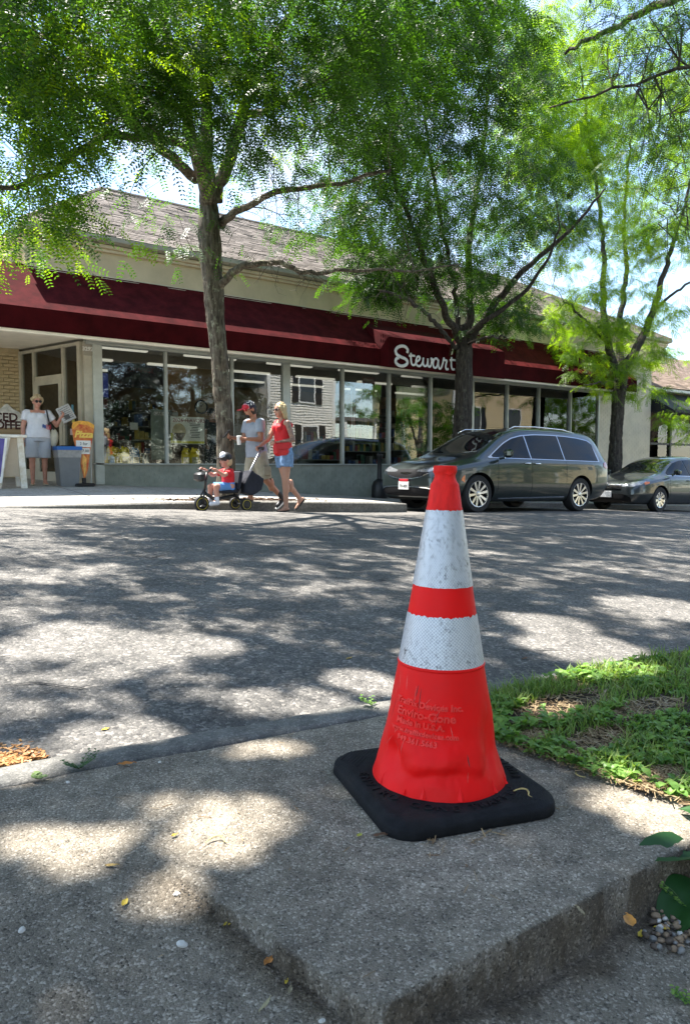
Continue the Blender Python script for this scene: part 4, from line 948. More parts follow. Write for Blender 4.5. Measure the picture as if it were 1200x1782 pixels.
def tree(name, label, trunk, limbs, regions, bm, lm, sp, seed, per=4, group=None, spread=.28, scale=1.0, twig_r=.012, fine=True, crown_name='crown', keep=None, bare=None):
    """trunk / limbs: lists of (point, radius); regions: cluster centres. Twigs run from the wood to every cluster."""
    rng = np.random.default_rng(seed)
    base = trunk[0][0]; t = thing(name, label, 'tree', base, world=True, group=group)
    pts, rad = resample([p for p, r in trunk], [r for p, r in trunk], .06 if fine else .2); pts = wob(pts, .02, seed)
    mb = MB(); trunk_mesh(mb, pts, rad, 44 if fine else 14, .16, seed); mb.build('trunk', bm, t, smooth=True)
    SK = [np.array(p) for p in pts[len(pts) // 2:]]; SR = list(rad[len(pts) // 2:])
    for li, lb in enumerate(limbs):
        p0 = smooth_path([p for p, r in lb], 4); r0 = [lb[0][1] + (lb[-1][1] - lb[0][1]) * (i / (len(p0) - 1)) ** .8 for i in range(len(p0))]
        p0, r0 = resample(p0, r0, .12); p0 = wob(p0, .075, seed * 3 + li)
        mb = MB(); mb.tube(p0, r0, 10 if fine else 6); mb.build('limb', bm, t, smooth=True)
        SK += [np.array(p) for p in p0]; SR += r0
        if bare and li in bare:                             # leafless crooked twigs along this limb
            tb = MB()
            for _ in range(bare[li]):
                i = rng.integers(len(p0) // 4, len(p0)); b = np.array(p0[i]); d = rng.normal(0, 1, 3); d[2] = d[2] * .6 + .1; d /= np.linalg.norm(d); l = rng.uniform(.25, .8); P = [b]; dd = d
                for k in range(5): dd = dd + rng.normal(0, .38, 3) + np.array([0, 0, -.12]); dd /= np.linalg.norm(dd); P.append(P[-1] + dd * l / 5)
                tb.tube([Vector(q) for q in P], [.006, .005, .004, .003, .0022, .0012], 4, cap=False)
                q = np.array(P[3]); e = dd + rng.normal(0, .7, 3); e /= np.linalg.norm(e); tb.tube([Vector(q), Vector(q + e * l * .2), Vector(q + e * l * .35 + rng.normal(0, .03, 3))], [.003, .002, .001], 3, cap=False)
            tag(tb.build('bare_twigs', bm, t, fix=False), kind='stuff')
    SKa = np.array(SK); SRa = np.array(SR)
    C = np.array([list(c) for c in regions ]); tw = MB()
    if len(C):
        d0 = np.array([np.min(np.linalg.norm(SKa - c, axis=1)) for c in C])
        extraP = [SKa]; extraR = [SRa]
        for idx in np.argsort(d0):
            c = C[idx]; A = np.concatenate(extraP); Rr = np.concatenate(extraR)
            dd = np.linalg.norm(A - c, axis=1) + np.where(Rr < .006, .5, 0) + np.maximum(0, A[:, 2] - c[2]) * .5; j = int(np.argmin(dd)); a = A[j]
            L = np.linalg.norm(c - a); n = max(3, int(L / .22)); r0 = min(Rr[j] * .7, twig_r * (.5 + .45 * L)); 
            mid = (a + c) / 2 + rng.normal(0, .13, 3) * L + np.array([0, 0, .12 * L])
            P = []; R2 = []
            for i in range(n + 1):
                u = i / n; q = a * (1 - u) ** 2 + 2 * mid * u * (1 - u) + c * u * u; P.append(q + (rng.normal(0, .018, 3) if 0 < i < n else 0)); R2.append(r0 * (1 - .75 * u) + .0015)
            tw.tube([Vector(q) for q in P], R2, 5 if fine else 3, cap=False)
            extraP.append(np.array(P[1:])); extraR.append(np.array(R2[1:]))
            for _ in range(2 if fine else 0):            # bare side twigs
                i = rng.integers(1, n + 1); d = rng.normal(0, 1, 3); d[2] -= .3; d /= np.linalg.norm(d); b = P[i]; l = rng.uniform(.2, .55)
                tw.tube([Vector(b), Vector(b + d * l * .5 + rng.normal(0, .04, 3)), Vector(b + d * l + np.array([0, 0, -.06]))], [.004, .003, .0015], 3, cap=False)
        tag(tw.build('twigs', bm, t, fix=False), kind='stuff')
        leafage(crown_name, C, sp, lm, t, per, spread, rng, scale)
    return t
# holes in the canopy: no leaf clusters along the sun's path to these spots on the ground
GAPP = .8
GAPS = [(onZ(x, y, z), r) for x, y, z, r in ((340, 1410, -.7, .09), (405, 1425, -.7, .10), (370, 1465, -.7, .08), (430, 1300, -.7, .06), (495, 1295, -.7, .05), (150, 1505, -.72, .08), (70, 1495, -.72, .06), (1075, 1385, -.7, .07), (1180, 1410, -.7, .10), (955, 1225, -.69, .08), (1085, 1335, -.69, .05), (170, 1275, -.7, .10), (250, 1262, -.7, .08), (30, 1335, -.7, .11),
    (440, 1187, -.67, .10), (530, 1185, -.67, .12), (640, 1190, -.67, .08), (120, 1085, -.62, .16), (220, 1100, -.62, .20), (60, 1105, -.62, .14), (350, 1090, -.62, .12), (320, 1640, -.78, .05), (1000, 1150, -.66, .12), (1090, 1145, -.66, .10), (990, 1060, -.62, .25), (930, 1030, -.62, .2), (1130, 1000, -.62, .3), (620, 1140, -.65, .12))]
def region(rng, boxes):
    out = []
    for (x0, x1, y0, y1, l0, l1, n) in boxes:
        for _ in range(n):
            L = rng.uniform(l0, l1); out.append(onL(rng.uniform(x0, x1), rng.uniform(y0, y1), L))
    return out
LEAN = 0
def pl(*q): return [(onL(x, y, L - LEAN * i / (len(q) - 1)), r) for i, (x, y, L, r) in enumerate(q)]
rg = np.random.default_rng(21)
# tree by the walkers
b1 = onL(397, 872, 10.4)
T1 = [(Vector((b1.x, 10.4, walk_z(b1.x, 10.4) - .05)), .235), (onL(394, 830, 10.4) , .185), (onL(391, 740, 10.4), .165), (onL(383, 640, 10.4), .165), (onL(374, 545, 10.38), .165), (onL(370, 470, 10.35), .185), (onL(364, 400, 10.3), .20), (onL(362, 345, 10.3), .15), (onL(361, 318, 10.28), .05)]
LEAN = 1.5
L1 = [pl((366, 360, 10.3, .12), (352, 300, 10.2, .1), (330, 225, 10, .09), (308, 120, 9.8, .07), (290, 40, 9.6, .06), (275, -90, 9.3, .04)),
      pl((364, 350, 10.25, .12), (360, 250, 10.1, .1), (356, 150, 10.2, .085), (366, 0, 10.3, .06), (372, -140, 10.4, .04)),
      pl((374, 350, 10.3, .12), (392, 290, 10.4, .095), (418, 210, 10.4, .085), (440, 140, 10.2, .075), (490, 50, 9.9, .06), (540, -20, 9.6, .05), (620, -120, 9, .03)),
      pl((340, 310, 10.2, .085), (290, 265, 9.9, .075), (215, 200, 9.6, .062), (150, 165, 9.3, .05), (60, 158, 9.0, .035), (-40, 120, 8.7, .02)),
      pl((350, 255, 10.1, .07), (290, 243, 9.8, .06), (235, 238, 9.5, .055), (180, 240, 9.2, .048), (125, 275, 8.9, .04), (60, 310, 8.7, .03), (0, 330, 8.5, .02)),
      pl((345, 180, 9.9, .06), (270, 120, 9.4, .05), (170, 95, 9, .04), (80, 62, 8.6, .03), (10, 60, 8.3, .02)),
      pl((384, 392, 10.35, .075), (405, 372, 10.3, .06), (440, 352, 10.2, .055), (520, 326, 10, .045), (590, 318, 9.8, .035), (680, 296, 9.6, .02)),
      pl((380, 500, 10.35, .07), (400, 480, 10.3, .055), (425, 463, 10.25, .045), (480, 457, 10.2, .038), (520, 470, 10.1, .034), (570, 474, 10, .03), (640, 470, 9.9, .024), (720, 470, 9.8, .016), (800, 458, 9.7, .01)),
      pl((420, 205, 10.3, .06), (480, 180, 9.6, .045), (560, 140, 9, .035), (660, 110, 8.5, .02))]
C1 = region(rg, [(-60, 340, -60, 150, 6.2, 9.0, 74), (-60, 160, 130, 250, 6.8, 9.0, 15), (-60, 95, 255, 400, 7.0, 8.8, 20), (20, 110, 385, 440, 8.3, 8.8, 4), (150, 340, 130, 205, 6.8, 9.2, 15),
                 (240, 560, -60, 240, 6.8, 9.8, 66), (330, 520, 200, 320, 8.4, 10.4, 13), (430, 720, -80, 200, 6.2, 9.0, 76), (470, 700, 190, 330, 7.6, 9.8, 24), (500, 700, 330, 430, 9.0, 10.2, 15),
                 (250, 330, 345, 400, 9.8, 10.2, 2), (285, 345, 410, 440, 10, 10.3, 2), (395, 425, 410, 430, 10, 10.2, 1), (600, 760, 430, 520, 9.6, 10, 4), (180, 300, 320, 345, 9.6, 10, 2),
                 (-100, 700, -420, -90, 4.2, 7.6, 95)])
tree('locust_tree', 'tall locust tree with grey lichened trunk on the kerb behind the walkers', [(p, r * .80) for p, r in T1], L1, C1, bark, leaf_a, SP_MID, 31, per=8, bare={3: 14, 4: 22, 6: 30, 7: 55})
LEAN = 0
leafage('sunny_crown', region(rg, [(-60, 150, 130, 250, 6.8, 9.0, 18), (-60, 100, 255, 410, 7.0, 8.8, 26), (15, 110, 385, 445, 8.3, 8.8, 6), (-60, 120, -40, 120, 6.2, 8.4, 12), (230, 420, 20, 130, 6.4, 8.2, 12), (300, 440, 230, 300, 8.6, 9.2, 5)]), SP_MID, leaf_b, [o for o in bpy.data.objects if o.name == 'locust_tree'][0], 6, .26, np.random.default_rng(77))  # sunlight on these sprays is painted by the lighter leaf colour
# tree behind the van
b2 = onL(800, 860, 12.5)
T2 = [(Vector((b2.x, 12.5, walk_z(b2.x, 12.5) - .05)), .25), (onL(803, 760, 12.5), .215), (onL(807, 680, 12.5), .205), (onL(806, 615, 12.5), .20), (onL(810, 565, 12.5), .15)]
LEAN = 1.6
L2 = [pl((808, 600, 12.5, .12), (818, 520, 12.6, .09), (815, 430, 12.7, .07), (835, 300, 12.8, .05), (850, 150, 12.8, .03), (860, 20, 12.8, .02)),
      pl((805, 600, 12.5, .1), (775, 545, 12.3, .08), (745, 470, 12, .06), (720, 400, 11.6, .05), (690, 330, 11.2, .035), (650, 240, 10.8, .02)),
      pl((814, 595, 12.5, .11), (860, 530, 12.3, .085), (910, 470, 12, .07), (965, 425, 11.7, .05), (1010, 380, 11.4, .03), (1050, 330, 11.2, .02)),
      pl((810, 590, 12.5, .08), (840, 560, 12.1, .06), (905, 515, 11.8, .05), (945, 460, 11.6, .035), (975, 400, 11.4, .02)),
      pl((800, 590, 12.5, .07), (790, 500, 12.4, .055), (770, 400, 12.2, .045), (745, 250, 12, .03), (730, 100, 11.8, .02)),
      pl((795, 605, 12.5, .06), (755, 560, 12.2, .045), (715, 525, 12, .035), (665, 505, 11.8, .02)),
      pl((812, 600, 12.4, .04), (850, 585, 12.1, .03), (880, 590, 11.9, .015))]
C2 = region(rg, [(590, 940, 40, 250, 8.2, 11.4, 135), (560, 960, 240, 400, 9, 12.2, 125), (630, 900, 390, 500, 10.6, 12.8, 36), (640, 740, 470, 530, 11.6, 12.6, 8), (620, 770, 380, 480, 11, 12.4, 18), (830, 930, 480, 600, 11.4, 12.6, 10), (800, 880, 530, 600, 12, 12.6, 7),
                 (600, 900, -60, 60, 7.6, 10.4, 36), (880, 1010, 300, 420, 10.8, 12.4, 18), (600, 950, -350, -60, 6.0, 9.4, 45)])
GAPP = .45
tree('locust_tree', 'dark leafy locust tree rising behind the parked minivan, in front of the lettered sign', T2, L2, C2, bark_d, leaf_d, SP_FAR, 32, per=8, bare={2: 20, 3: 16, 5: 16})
LEAN = 0
# sunny tree behind the sedan
b3 = onL(1068, 840, 12.5)
T3 = [(Vector((b3.x, 12.5, walk_z(b3.x, 12.5) - .05)), .24), (onL(1071, 760, 12.5), .21), (onL(1076, 690, 12.5), .205), (onL(1080, 655, 12.5), .20), (onL(1082, 635, 12.5), .18)]
L3 = [pl((1072, 650, 12.5, .13), (1056, 590, 12.6, .1), (1049, 520, 12.8, .085), (1050, 440, 12.9, .07), (1040, 340, 12.9, .05), (1020, 200, 12.8, .03), (1005, 80, 12.7, .02)),
      pl((1080, 645, 12.5, .12), (1078, 560, 12.9, .08), (1090, 470, 13, .06), (1085, 380, 13.2, .05), (1100, 220, 13.2, .03)),
      pl((1088, 640, 12.5, .14), (1125, 570, 12.4, .11), (1145, 510, 12.3, .09), (1165, 440, 12.2, .07), (1190, 360, 12.1, .05), (1215, 260, 12, .03)),
      pl((1135, 545, 12.35, .06), (1165, 515, 12, .045), (1215, 480, 11.7, .03)),
      pl((1062, 600, 12.6, .06), (1020, 560, 12.3, .04), (980, 520, 12, .025)),
      pl((1076, 660, 12.4, .04), (1050, 665, 12, .025), (1015, 670, 11.7, .015))]
C3 = region(rg, [(900, 1060, 60, 300, 11.5, 14.5, 120), (930, 1230, 120, 400, 11.4, 15, 190), (990, 1230, 380, 440, 11.8, 13.8, 26), (1090, 1220, 420, 560, 11.6, 13, 16), (985, 1150, 550, 640, 12, 12.9, 34), (930, 1080, 430, 560, 11.8, 13, 20), (1000, 1060, 640, 680, 11.8, 12.4, 4), (1085, 1150, 640, 690, 12.2, 12.6, 5),
                 (905, 1000, 0, 70, 12, 13.6, 14), (1030, 1230, -120, 130, 11, 14, 36), (960, 1040, 440, 560, 12.2, 13, 6)])
GAPP = .1
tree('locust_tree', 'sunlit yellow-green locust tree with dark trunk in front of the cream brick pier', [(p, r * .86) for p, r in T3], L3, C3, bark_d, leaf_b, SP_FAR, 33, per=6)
# next tree along the street, only its low twigs reach into the picture
b4 = Vector((26.5, 12.5, walk_z(26.5, 12.5) - .05))
T4 = [(b4, .22), (b4 + Vector((0, 0, 2.4)), .18), (b4 + Vector((.1, 0, 3.6)), .14)]
L4 = [[(b4 + Vector((0, 0, 3.2)), .1), (b4 + Vector((-1.0, -.4, 4.6)), .06), (b4 + Vector((-2, -1, 6.5)), .03)], [(b4 + Vector((.1, 0, 3.4)), .1), (b4 + Vector((.8, .4, 5.2)), .06), (b4 + Vector((1.2, 1, 7.5)), .03)], [(b4 + Vector((0, 0, 2.5)), .05), (b4 + Vector((-1.4, -.3, 2.9)), .03), (b4 + Vector((-2.4, -.4, 2.6)), .015)]]
C4 = region(rg, [(1160, 1230, 680, 760, 12, 12.8, 9), (1150, 1210, 690, 730, 11.8, 12.4, 3)]) + [b4 + Vector((rg.uniform(-3.2, 3), rg.uniform(-2.5, 2.5), rg.uniform(4.5, 9.5))) for _ in range(70)]
tree('locust_tree', 'locust tree beyond the sunlit one, its pale low sprays hanging at the right edge', T4, L4, C4, bark_d, leaf_b, SP_FAR, 34, per=4)
# street trees on this side, standing outside the frame: their boughs hang in at the top right and shade the road
b5 = Vector((5.3, .9, -1.0))
T5 = [(b5, .24), (b5 + Vector((0, .05, 1.6)), .2), (b5 + Vector((-.1, .2, 3.2)), .18), (b5 + Vector((-.1, .3, 4.2)), .14)]
L5 = [[(b5 + Vector((-.1, .3, 3.2)), .05), (Vector((4.9, 2.3, 3.7)), .02), (Vector((4.7, 3.1, 4.6)), .008)],
      [(b5 + Vector((-.1, .3, 3.6)), .1), (Vector((3.6, 1.8, 4.6)), .05), (Vector((1.8, 3, 5.8)), .03), (Vector((.4, 4, 6.2)), .02)],
      [(b5 + Vector((0, .3, 3.4)), .1), (Vector((6.4, 2.6, 4)), .07), (Vector((7.4, 4.6, 5)), .045), (Vector((8.2, 6.5, 5.6)), .02)],
      [(b5 + Vector((0, .2, 2.8)), .03), (Vector((5.6, 1.9, 2.9)), .03), (Vector((5.3, 3.0, 3.0)), .016), (Vector((4.8, 3.9, 2.9)), .007)],
      [(b5 + Vector((0, .3, 4)), .1), (b5 + Vector((.2, .4, 6)), .07), (b5 + Vector((.1, .6, 8)), .03)]]
def vis_region(boxes):
    out = []
    for (x0, x1, y0, y1, t0, t1, n) in boxes:
        for _ in range(n): out.append(ray(rg.uniform(x0, x1), rg.uniform(y0, y1)) * rg.uniform(t0, t1))
    return out
C5 = vis_region([(1140, 1230, 150, 390, 4.6, 6.0, 17), (1060, 1230, 60, 250, 5.0, 6.6, 26), (1040, 1230, -40, 90, 5.2, 6.8, 18), (1160, 1230, 330, 440, 5, 6, 2)])
def ellfill(c, r, n): 
    o = []
    while len(o) < n:
        q = rg.uniform(-1, 1, 3)
        if q @ q < 1: o.append(Vector((c[0] + q[0] * r[0], c[1] + q[1] * r[1], c[2] + q[2] * r[2])))
    return o
C5h = [c for c in ellfill((4.2, 4.4, 6.6), (4.6, 3.6, 2.2), 150) + ellfill((.4, 3.9, 6.4), (2.2, 2.2, 1.6), 70) if c.z > .72 * (c.x * CA + c.y * SA)]
GAPP = .9
tree('locust_tree', 'near locust tree whose dark boughs hang in at the top right corner', T5, L5, C5, bark_d, leaf_a, SP_NEAR, 35, per=5, spread=.17, scale=.95)
o5 = [o for o in bpy.data.objects if o.name.startswith('crown')][-1]
leafage('upper_crown', C5h, SP_SHADE, leaf_a, o5.parent, 5, .3, np.random.default_rng(5), 1.1)
b6 = Vector((-3.6, 1.0, -.6))
T6 = [(b6, .22), (b6 + Vector((0, .1, 2.6)), .18), (b6 + Vector((.1, .2, 4.2)), .14)]
L6 = [[(b6 + Vector((.1, .2, 3.4)), .1), (Vector((-2, 2.4, 4.8)), .06), (Vector((-.6, 4.2, 5.8)), .02)], [(b6 + Vector((.1, .2, 3.8)), .1), (Vector((-4.6, 2.6, 5)), .06), (Vector((-5.2, 5, 6)), .02)], [(b6 + Vector((.1, .2, 4)), .1), (Vector((-3, 0, 6)), .06), (Vector((-2, -1.4, 7)), .02)]]
C6 = [c for c in ellfill((-2.2, 3.0, 6.4), (4.2, 3.6, 2.2), 120) + ellfill((-.6, 5.6, 6.8), (3.6, 2.4, 1.6), 75) if c.z > .72 * (c.x * CA + c.y * SA)]
tree('locust_tree', 'street tree left of the camera that shades the near road', T6, L6, C6, bark_d, leaf_a, SP_SHADE, 36, per=5, fine=False)
# trees behind the roof and, across the street, the ones mirrored in glass and car doors
def round_tree(label, x, y, zb, h, r, n, seed, m, group=None):
    b = Vector((x, y, zb)); rr = np.random.default_rng(seed); out = []
    while len(out) < n:
        q = rr.uniform(-1, 1, 3)
        if .25 < q @ q < 1: out.append(b + Vector((q[0] * r, q[1] * r, h * .62 + q[2] * h * .36)))
    return tree('broad_tree', label, [(b, .25), (b + Vector((0, 0, h * .35)), .2), (b + Vector((.1, 0, h * .6)), .1)], [[(b + Vector((0, 0, h * .3)), .1), (b + Vector((r * .5, 0, h * .6)), .03)], [(b + Vector((0, 0, h * .35)), .1), (b + Vector((-r * .5, .2, h * .65)), .03)]], out, bark_d, m, SP_SHADE, seed, per=4, spread=.5, scale=1.8, fine=False, group=group)
round_tree('bright yellow-green tree top showing behind the shop roof', 33.0, 26, -2, 11.3, 2.6, 40, 41, leaf_b)
for i, (x, y, r, h) in enumerate(((15.6, -9, 3.3, 12), (10.5, -9, 3.3, 11), (5.2, -8, 3.3, 11), (0, -7.5, 3.3, 11))):  # unseen trees added to keep the left window reflections dark
    round_tree('dark tree added in the yards across the street, seen only as a reflection', x, y, -3, h, r, 150, 60 + i, leaf_x, 'dark trees added across the street')
for i, (x, y, r, h) in enumerate(((29.5, -6, 3.2, 11), (22, -15, 5, 18), (34, -15, 5, 18), (47, -9, 3.8, 11), (55, -14, 4, 12))):
    round_tree('broad green tree in the yards across the street, seen only as a reflection', x, y, -3, h, r, 55, 50 + i, leaf_a, 'trees across the street')
# ------------------------------------------------------------------ cars
def evaluated(ob):
    return bpy.data.meshes.new_from_object(ob.evaluated_get(bpy.context.evaluated_depsgraph_get()))
def shell_from(stations, axles, wr, hw_in, paint, arch_m, name, root):
    """skin a car body over cross-sections, cut the wheel arches out of it"""
    rows = []
    for (x, zb, zl, zt, wb, wm, wt) in stations:
        h = [(0, zb), (wb * .6, zb), (wb * .93, zb + .005), (wb, zb + .06), (wm * .985, zb + .2), (wm, zb + (zl - zb) * .5), (wm * .99, zl - .12), (wm * .965, zl - .01),
             (wm * .94 + (wt - wm * .94) * .12, zl + (zt - zl) * .12), (wm * .94 + (wt - wm * .94) * .62, zl + (zt - zl) * .60), (wt, zt - (zt - zl) * .10), (wt * .86, zt - (zt - zl) * .025), (wt * .45, zt), (0, zt + .004)]
        ring = [Vector((x, y, z)) for y, z in h] + [Vector((x, -y, z)) for y, z in reversed(h[1:-1])]
        rows.append(ring)
    mb = MB(); n = len(rows[0]); vs = [p for r in rows for p in r]; fs = []
    for i in range(len(rows) - 1):
        for j in range(n): j2 = (j + 1) % n; fs.append((i * n + j, i * n + j2, (i + 1) * n + j2, (i + 1) * n + j))
    fs += [tuple(range(n)), tuple(range((len(rows) - 1) * n, len(rows) * n))[::-1]]
    mb.add(vs, fs); tmp = mb.build('tmp', paint); sm = tmp.modifiers.new('s', 'SUBSURF'); sm.levels = 2; sm.render_levels = 2
    me = evaluated(tmp); bpy.data.objects.remove(tmp)
    o2 = bpy.data.objects.new('tmp', me); COL.objects.link(o2); cut = []
    for ax in axles:
        for s in (-1, 1):
            c = MB(); M = Matrix.Translation((ax, s * (hw_in + .25), wr)) @ Matrix.Rotation(R_(90), 4, 'X'); c.lathe([(wr * 1.13, -.25), (wr * 1.13, .25)], 40, M); co = c.build('cut', arch_m); cut.append(co)
            bm = o2.modifiers.new('b', 'BOOLEAN'); bm.operation = 'DIFFERENCE'; bm.solver = 'EXACT'; bm.object = co
    me = evaluated(o2); bpy.data.objects.remove(o2)
    for c in cut: bpy.data.objects.remove(c)
    me.materials.clear(); me.materials.append(paint); me.materials.append(arch_m)
    for p in me.polygons:
        c = p.center; p.use_smooth = True; p.material_index = 0
        for ax in axles:
            if math.hypot(c.x - ax, c.z - wr) < wr * 1.135 and (abs(abs(c.y) - hw_in) < .01 or abs(p.normal.y) < .3) and abs(c.y) > hw_in - .02:
                d = Vector((c.x - ax, 0, c.z - wr)); 
                if abs(d.length - wr * 1.13) < .01 or abs(abs(c.y) - hw_in) < .01: p.material_index = 1; p.use_smooth = False
    try: me.set_sharp_from_angle(angle=R_(38))
    except Exception: pass
    me.name = name; o = link(name, me, root)
    return o, BVHTree.FromPolygons([v.co for v in me.vertices], [tuple(p.vertices) for p in me.polygons])
def patch(bvh, cols, axis, sgn, off, name, m, root, nx=28, ny=8, skirt=.02):
    """lay a panel on the skin: cols = (u, v0, v1) outline, cast along the axis"""
    us = [c[0] for c in cols]; P = []
    def at(u):
        for i in range(len(cols) - 1):
            a, b = cols[i], cols[i + 1]
            if min(a[0], b[0]) - 1e-9 <= u <= max(a[0], b[0]) + 1e-9:
                t = (u - a[0]) / (b[0] - a[0]) if abs(b[0] - a[0]) > 1e-9 else 0; return a[1] + (b[1] - a[1]) * t, a[2] + (b[2] - a[2]) * t
        return cols[-1][1:]
    for i in range(nx + 1):
        u = us[0] + (us[-1] - us[0]) * i / nx; v0, v1 = at(u); row = []
        for j in range(ny + 1):
            v = v0 + (v1 - v0) * j / ny
            if axis == 'y': o, d = Vector((u, sgn * 3, v)), Vector((0, -sgn, 0))
            elif axis == 'x': o, d = Vector((sgn * 5, u, v)), Vector((-sgn, 0, 0))
            else: o, d = Vector((v, u, 4)), Vector((0, 0, -1))
            h, nr, _, _ = bvh.ray_cast(o, d)
            if h is None: h = Vector((u, sgn * .5, v)) if axis == 'y' else (Vector((sgn * 2, u, v)) if axis == 'x' else Vector((v, u, 1))); nr = -d
            if nr.dot(d) > 0: nr = -nr
            row.append(h + nr * off)
        P.append(row)
    r, c = len(P), len(P[0]); mb = MB(); mb.grid(P)
    rim = [P[i][0] for i in range(r)] + [P[-1][j] for j in range(1, c)] + [P[i][-1] for i in range(r - 2, -1, -1)] + [P[0][j] for j in range(c - 2, 0, -1)]
    d = {'y': Vector((0, -sgn, 0)), 'x': Vector((-sgn, 0, 0)), 'z': Vector((0, 0, -1))}[axis] * skirt; k = len(rim)
    mb.add(rim + [p + d for p in rim], [(i, (i + 1) % k, k + (i + 1) % k, k + i) for i in range(k)])
    return mb.build(name, m, root, auto=35)
tyre_m = mat('tyre', (.012, .012, .013), .75, var=.2, vscale=20, bump=.1)
rim_m = mat('rim_silver', (.62, .62, .62), .25, .85, var=.04); rim_dark = mat('rim_black', (.008, .008, .009), .7, spec=.15)
tint = mat('tinted_glass', (.004, .006, .006), .04, spec=.28)
clear_g = mat('windscreen_glass', (.014, .018, .018), .03, spec=.9, coat=.7)
lamp_g = mat('lamp_glass', (.20, .21, .22), .12, .3, var=.3, vscale=30, coat=.8)
amber = mat('amber_lens', (.75, .16, .02), .2, coat=.5); red_l = mat('red_lens', (.30, .01, .012), .15, coat=.6)
plate_w = mat('plate_white', (.62, .62, .60), .4)
def wheel(root, x, s, y, r, w, spokes, style):
    wl = None
    M = Matrix.Translation((x, y, r)) @ Matrix.Rotation(R_(-90) * s, 4, 'X')    # lathe z points outwards
    t = MB(); rr = r * (.70 if style == 'van' else .64)
    t.lathe([(rr, -w / 2), (r * .93, -w / 2), (r * .985, -w * .38), (r, -w * .2), (r, w * .2), (r * .985, w * .38), (r * .93, w / 2), (rr * 1.03, w / 2 - .004), (rr, w / 2 - .02), (rr, -w / 2)], 44, M, capb=False, capt=False)
    wl = t.build('wheel', tyre_m, root, auto=40)
    q = MB(); q.lathe([(rr, w / 2 - .06), (rr * 1.005, w / 2 - .012), (rr * .985, w / 2 - .002), (rr * .93, w / 2 - .006), (rr * .92, w / 2 - .05)], 44, M, capb=False, capt=False)
    ring = q.build('rim', rim_m, None, auto=40); ring.parent = wl
    q = MB(); q.lathe([(rr * .95, w / 2 - .07), (.01, w / 2 - .06)], 30, M, capb=False, capt=True); k = q.build('rim_back', rim_dark, None); k.parent = wl
    for i in range(spokes):
        a = 2 * math.pi * (i + .25) / spokes; q = MB()
        ca, sa = math.cos(a), math.sin(a); u, v = Vector((ca, sa, 0)), Vector((-sa, ca, 0))
        w0, w1 = (rr * .065, rr * .105) if style == 'van' else (rr * .10, rr * .17)
        sk = rr * (.035 if style == 'van' else .03) * (1 if i % 2 else -1)
        a0, a1 = u * rr * .12, u * rr * .95
        z0, z1 = w / 2 - .022, w / 2 - .006
        vs = [a0 - v * w0, a0 + v * w0, a1 + v * (w1 + sk), a1 - v * (w1 - sk)]
        top = [M @ Vector((p.x, p.y, z0 if i2 < 2 else z1)) for i2, p in enumerate(vs)]; bot = [M @ Vector((p.x, p.y, w / 2 - .05)) for p in vs]
        q.add(top + bot, [(0, 1, 2, 3), (0, 3, 7, 4), (1, 5, 6, 2), (2, 6, 7, 3), (0, 4, 5, 1)]); sp = q.build('spoke', rim_m, None); sp.parent = wl
    q = MB(); q.lathe([(rr * .19, w / 2 - .05), (rr * .17, w / 2 - .012), (rr * .10, w / 2 - .006), (.001, w / 2 - .005)], 20, M, capb=False, capt=False); h = q.build('hub_cap', rim_m, None, auto=40); h.parent = wl
    return wl
def car_root(name, label, cat, ax, ay, z0, slope):
    r = thing(name, label, cat, (ax, ay, z0)); r.rotation_mode = 'XYZ'
    r.rotation_euler = (Matrix.Rotation(math.pi, 3, 'Z') @ Matrix.Rotation(-math.atan(slope), 3, 'Y')).to_euler(); return r
van_p = mat('van_paint', (.026, .037, .036), .3, .5, var=.05, coat=1); car_p = mat('sedan_paint', (.045, .053, .057), .28, .55, var=.05, coat=1)
van = car_root('minivan', 'dark grey-green minivan with chrome window trim parked at the kerb', 'minivan', 9.879 + 1.60, 9.64 + 1.01, -.930, .0256)
VS = [(2.62, .34, .60, .66, .40, .52, .42), (2.56, .26, .72, .80, .68, .80, .60), (2.40, .21, .82, .92, .82, .95, .72), (2.05, .20, .90, 1.00, .90, 1.01, .78), (1.62, .20, .97, 1.09, .93, 1.03, .80), (1.36, .20, 1.01, 1.19, .94, 1.035, .79),
      (1.0, .20, 1.04, 1.41, .94, 1.035, .72), (.55, .20, 1.06, 1.66, .94, 1.035, .69), (.1, .20, 1.07, 1.755, .94, 1.035, .69), (-.6, .20, 1.08, 1.775, .94, 1.035, .69), (-1.3, .20, 1.09, 1.775, .94, 1.035, .68), (-1.9, .21, 1.10, 1.755, .92, 1.03, .66),
      (-2.22, .24, 1.11, 1.725, .89, 1.01, .66), (-2.42, .27, 1.10, 1.58, .86, .985, .66), (-2.56, .32, 1.04, 1.26, .80, .95, .68), (-2.64, .40, .82, .92, .6, .74, .5)]
VR, VW = .368, 1.0
body_v, bv = shell_from(VS, (1.60, -1.49), VR, .66, van_p, rim_dark, 'body', van)
for ax in (1.60, -1.49):
    for s in (-1, 1): wheel(van, ax, s, s * .885, VR, .235, 10, 'van')
DLO_T = [(1.24, 1.085), (1.0, 1.22), (.75, 1.365), (.5, 1.475), (.2, 1.545), (-.2, 1.585), (-.7, 1.60), (-1.2, 1.60), (-1.6, 1.585), (-1.95, 1.55), (-2.08, 1.51), (-2.12, 1.44)]
def dlo_t(x): return lerp_tab(sorted(DLO_T), x)
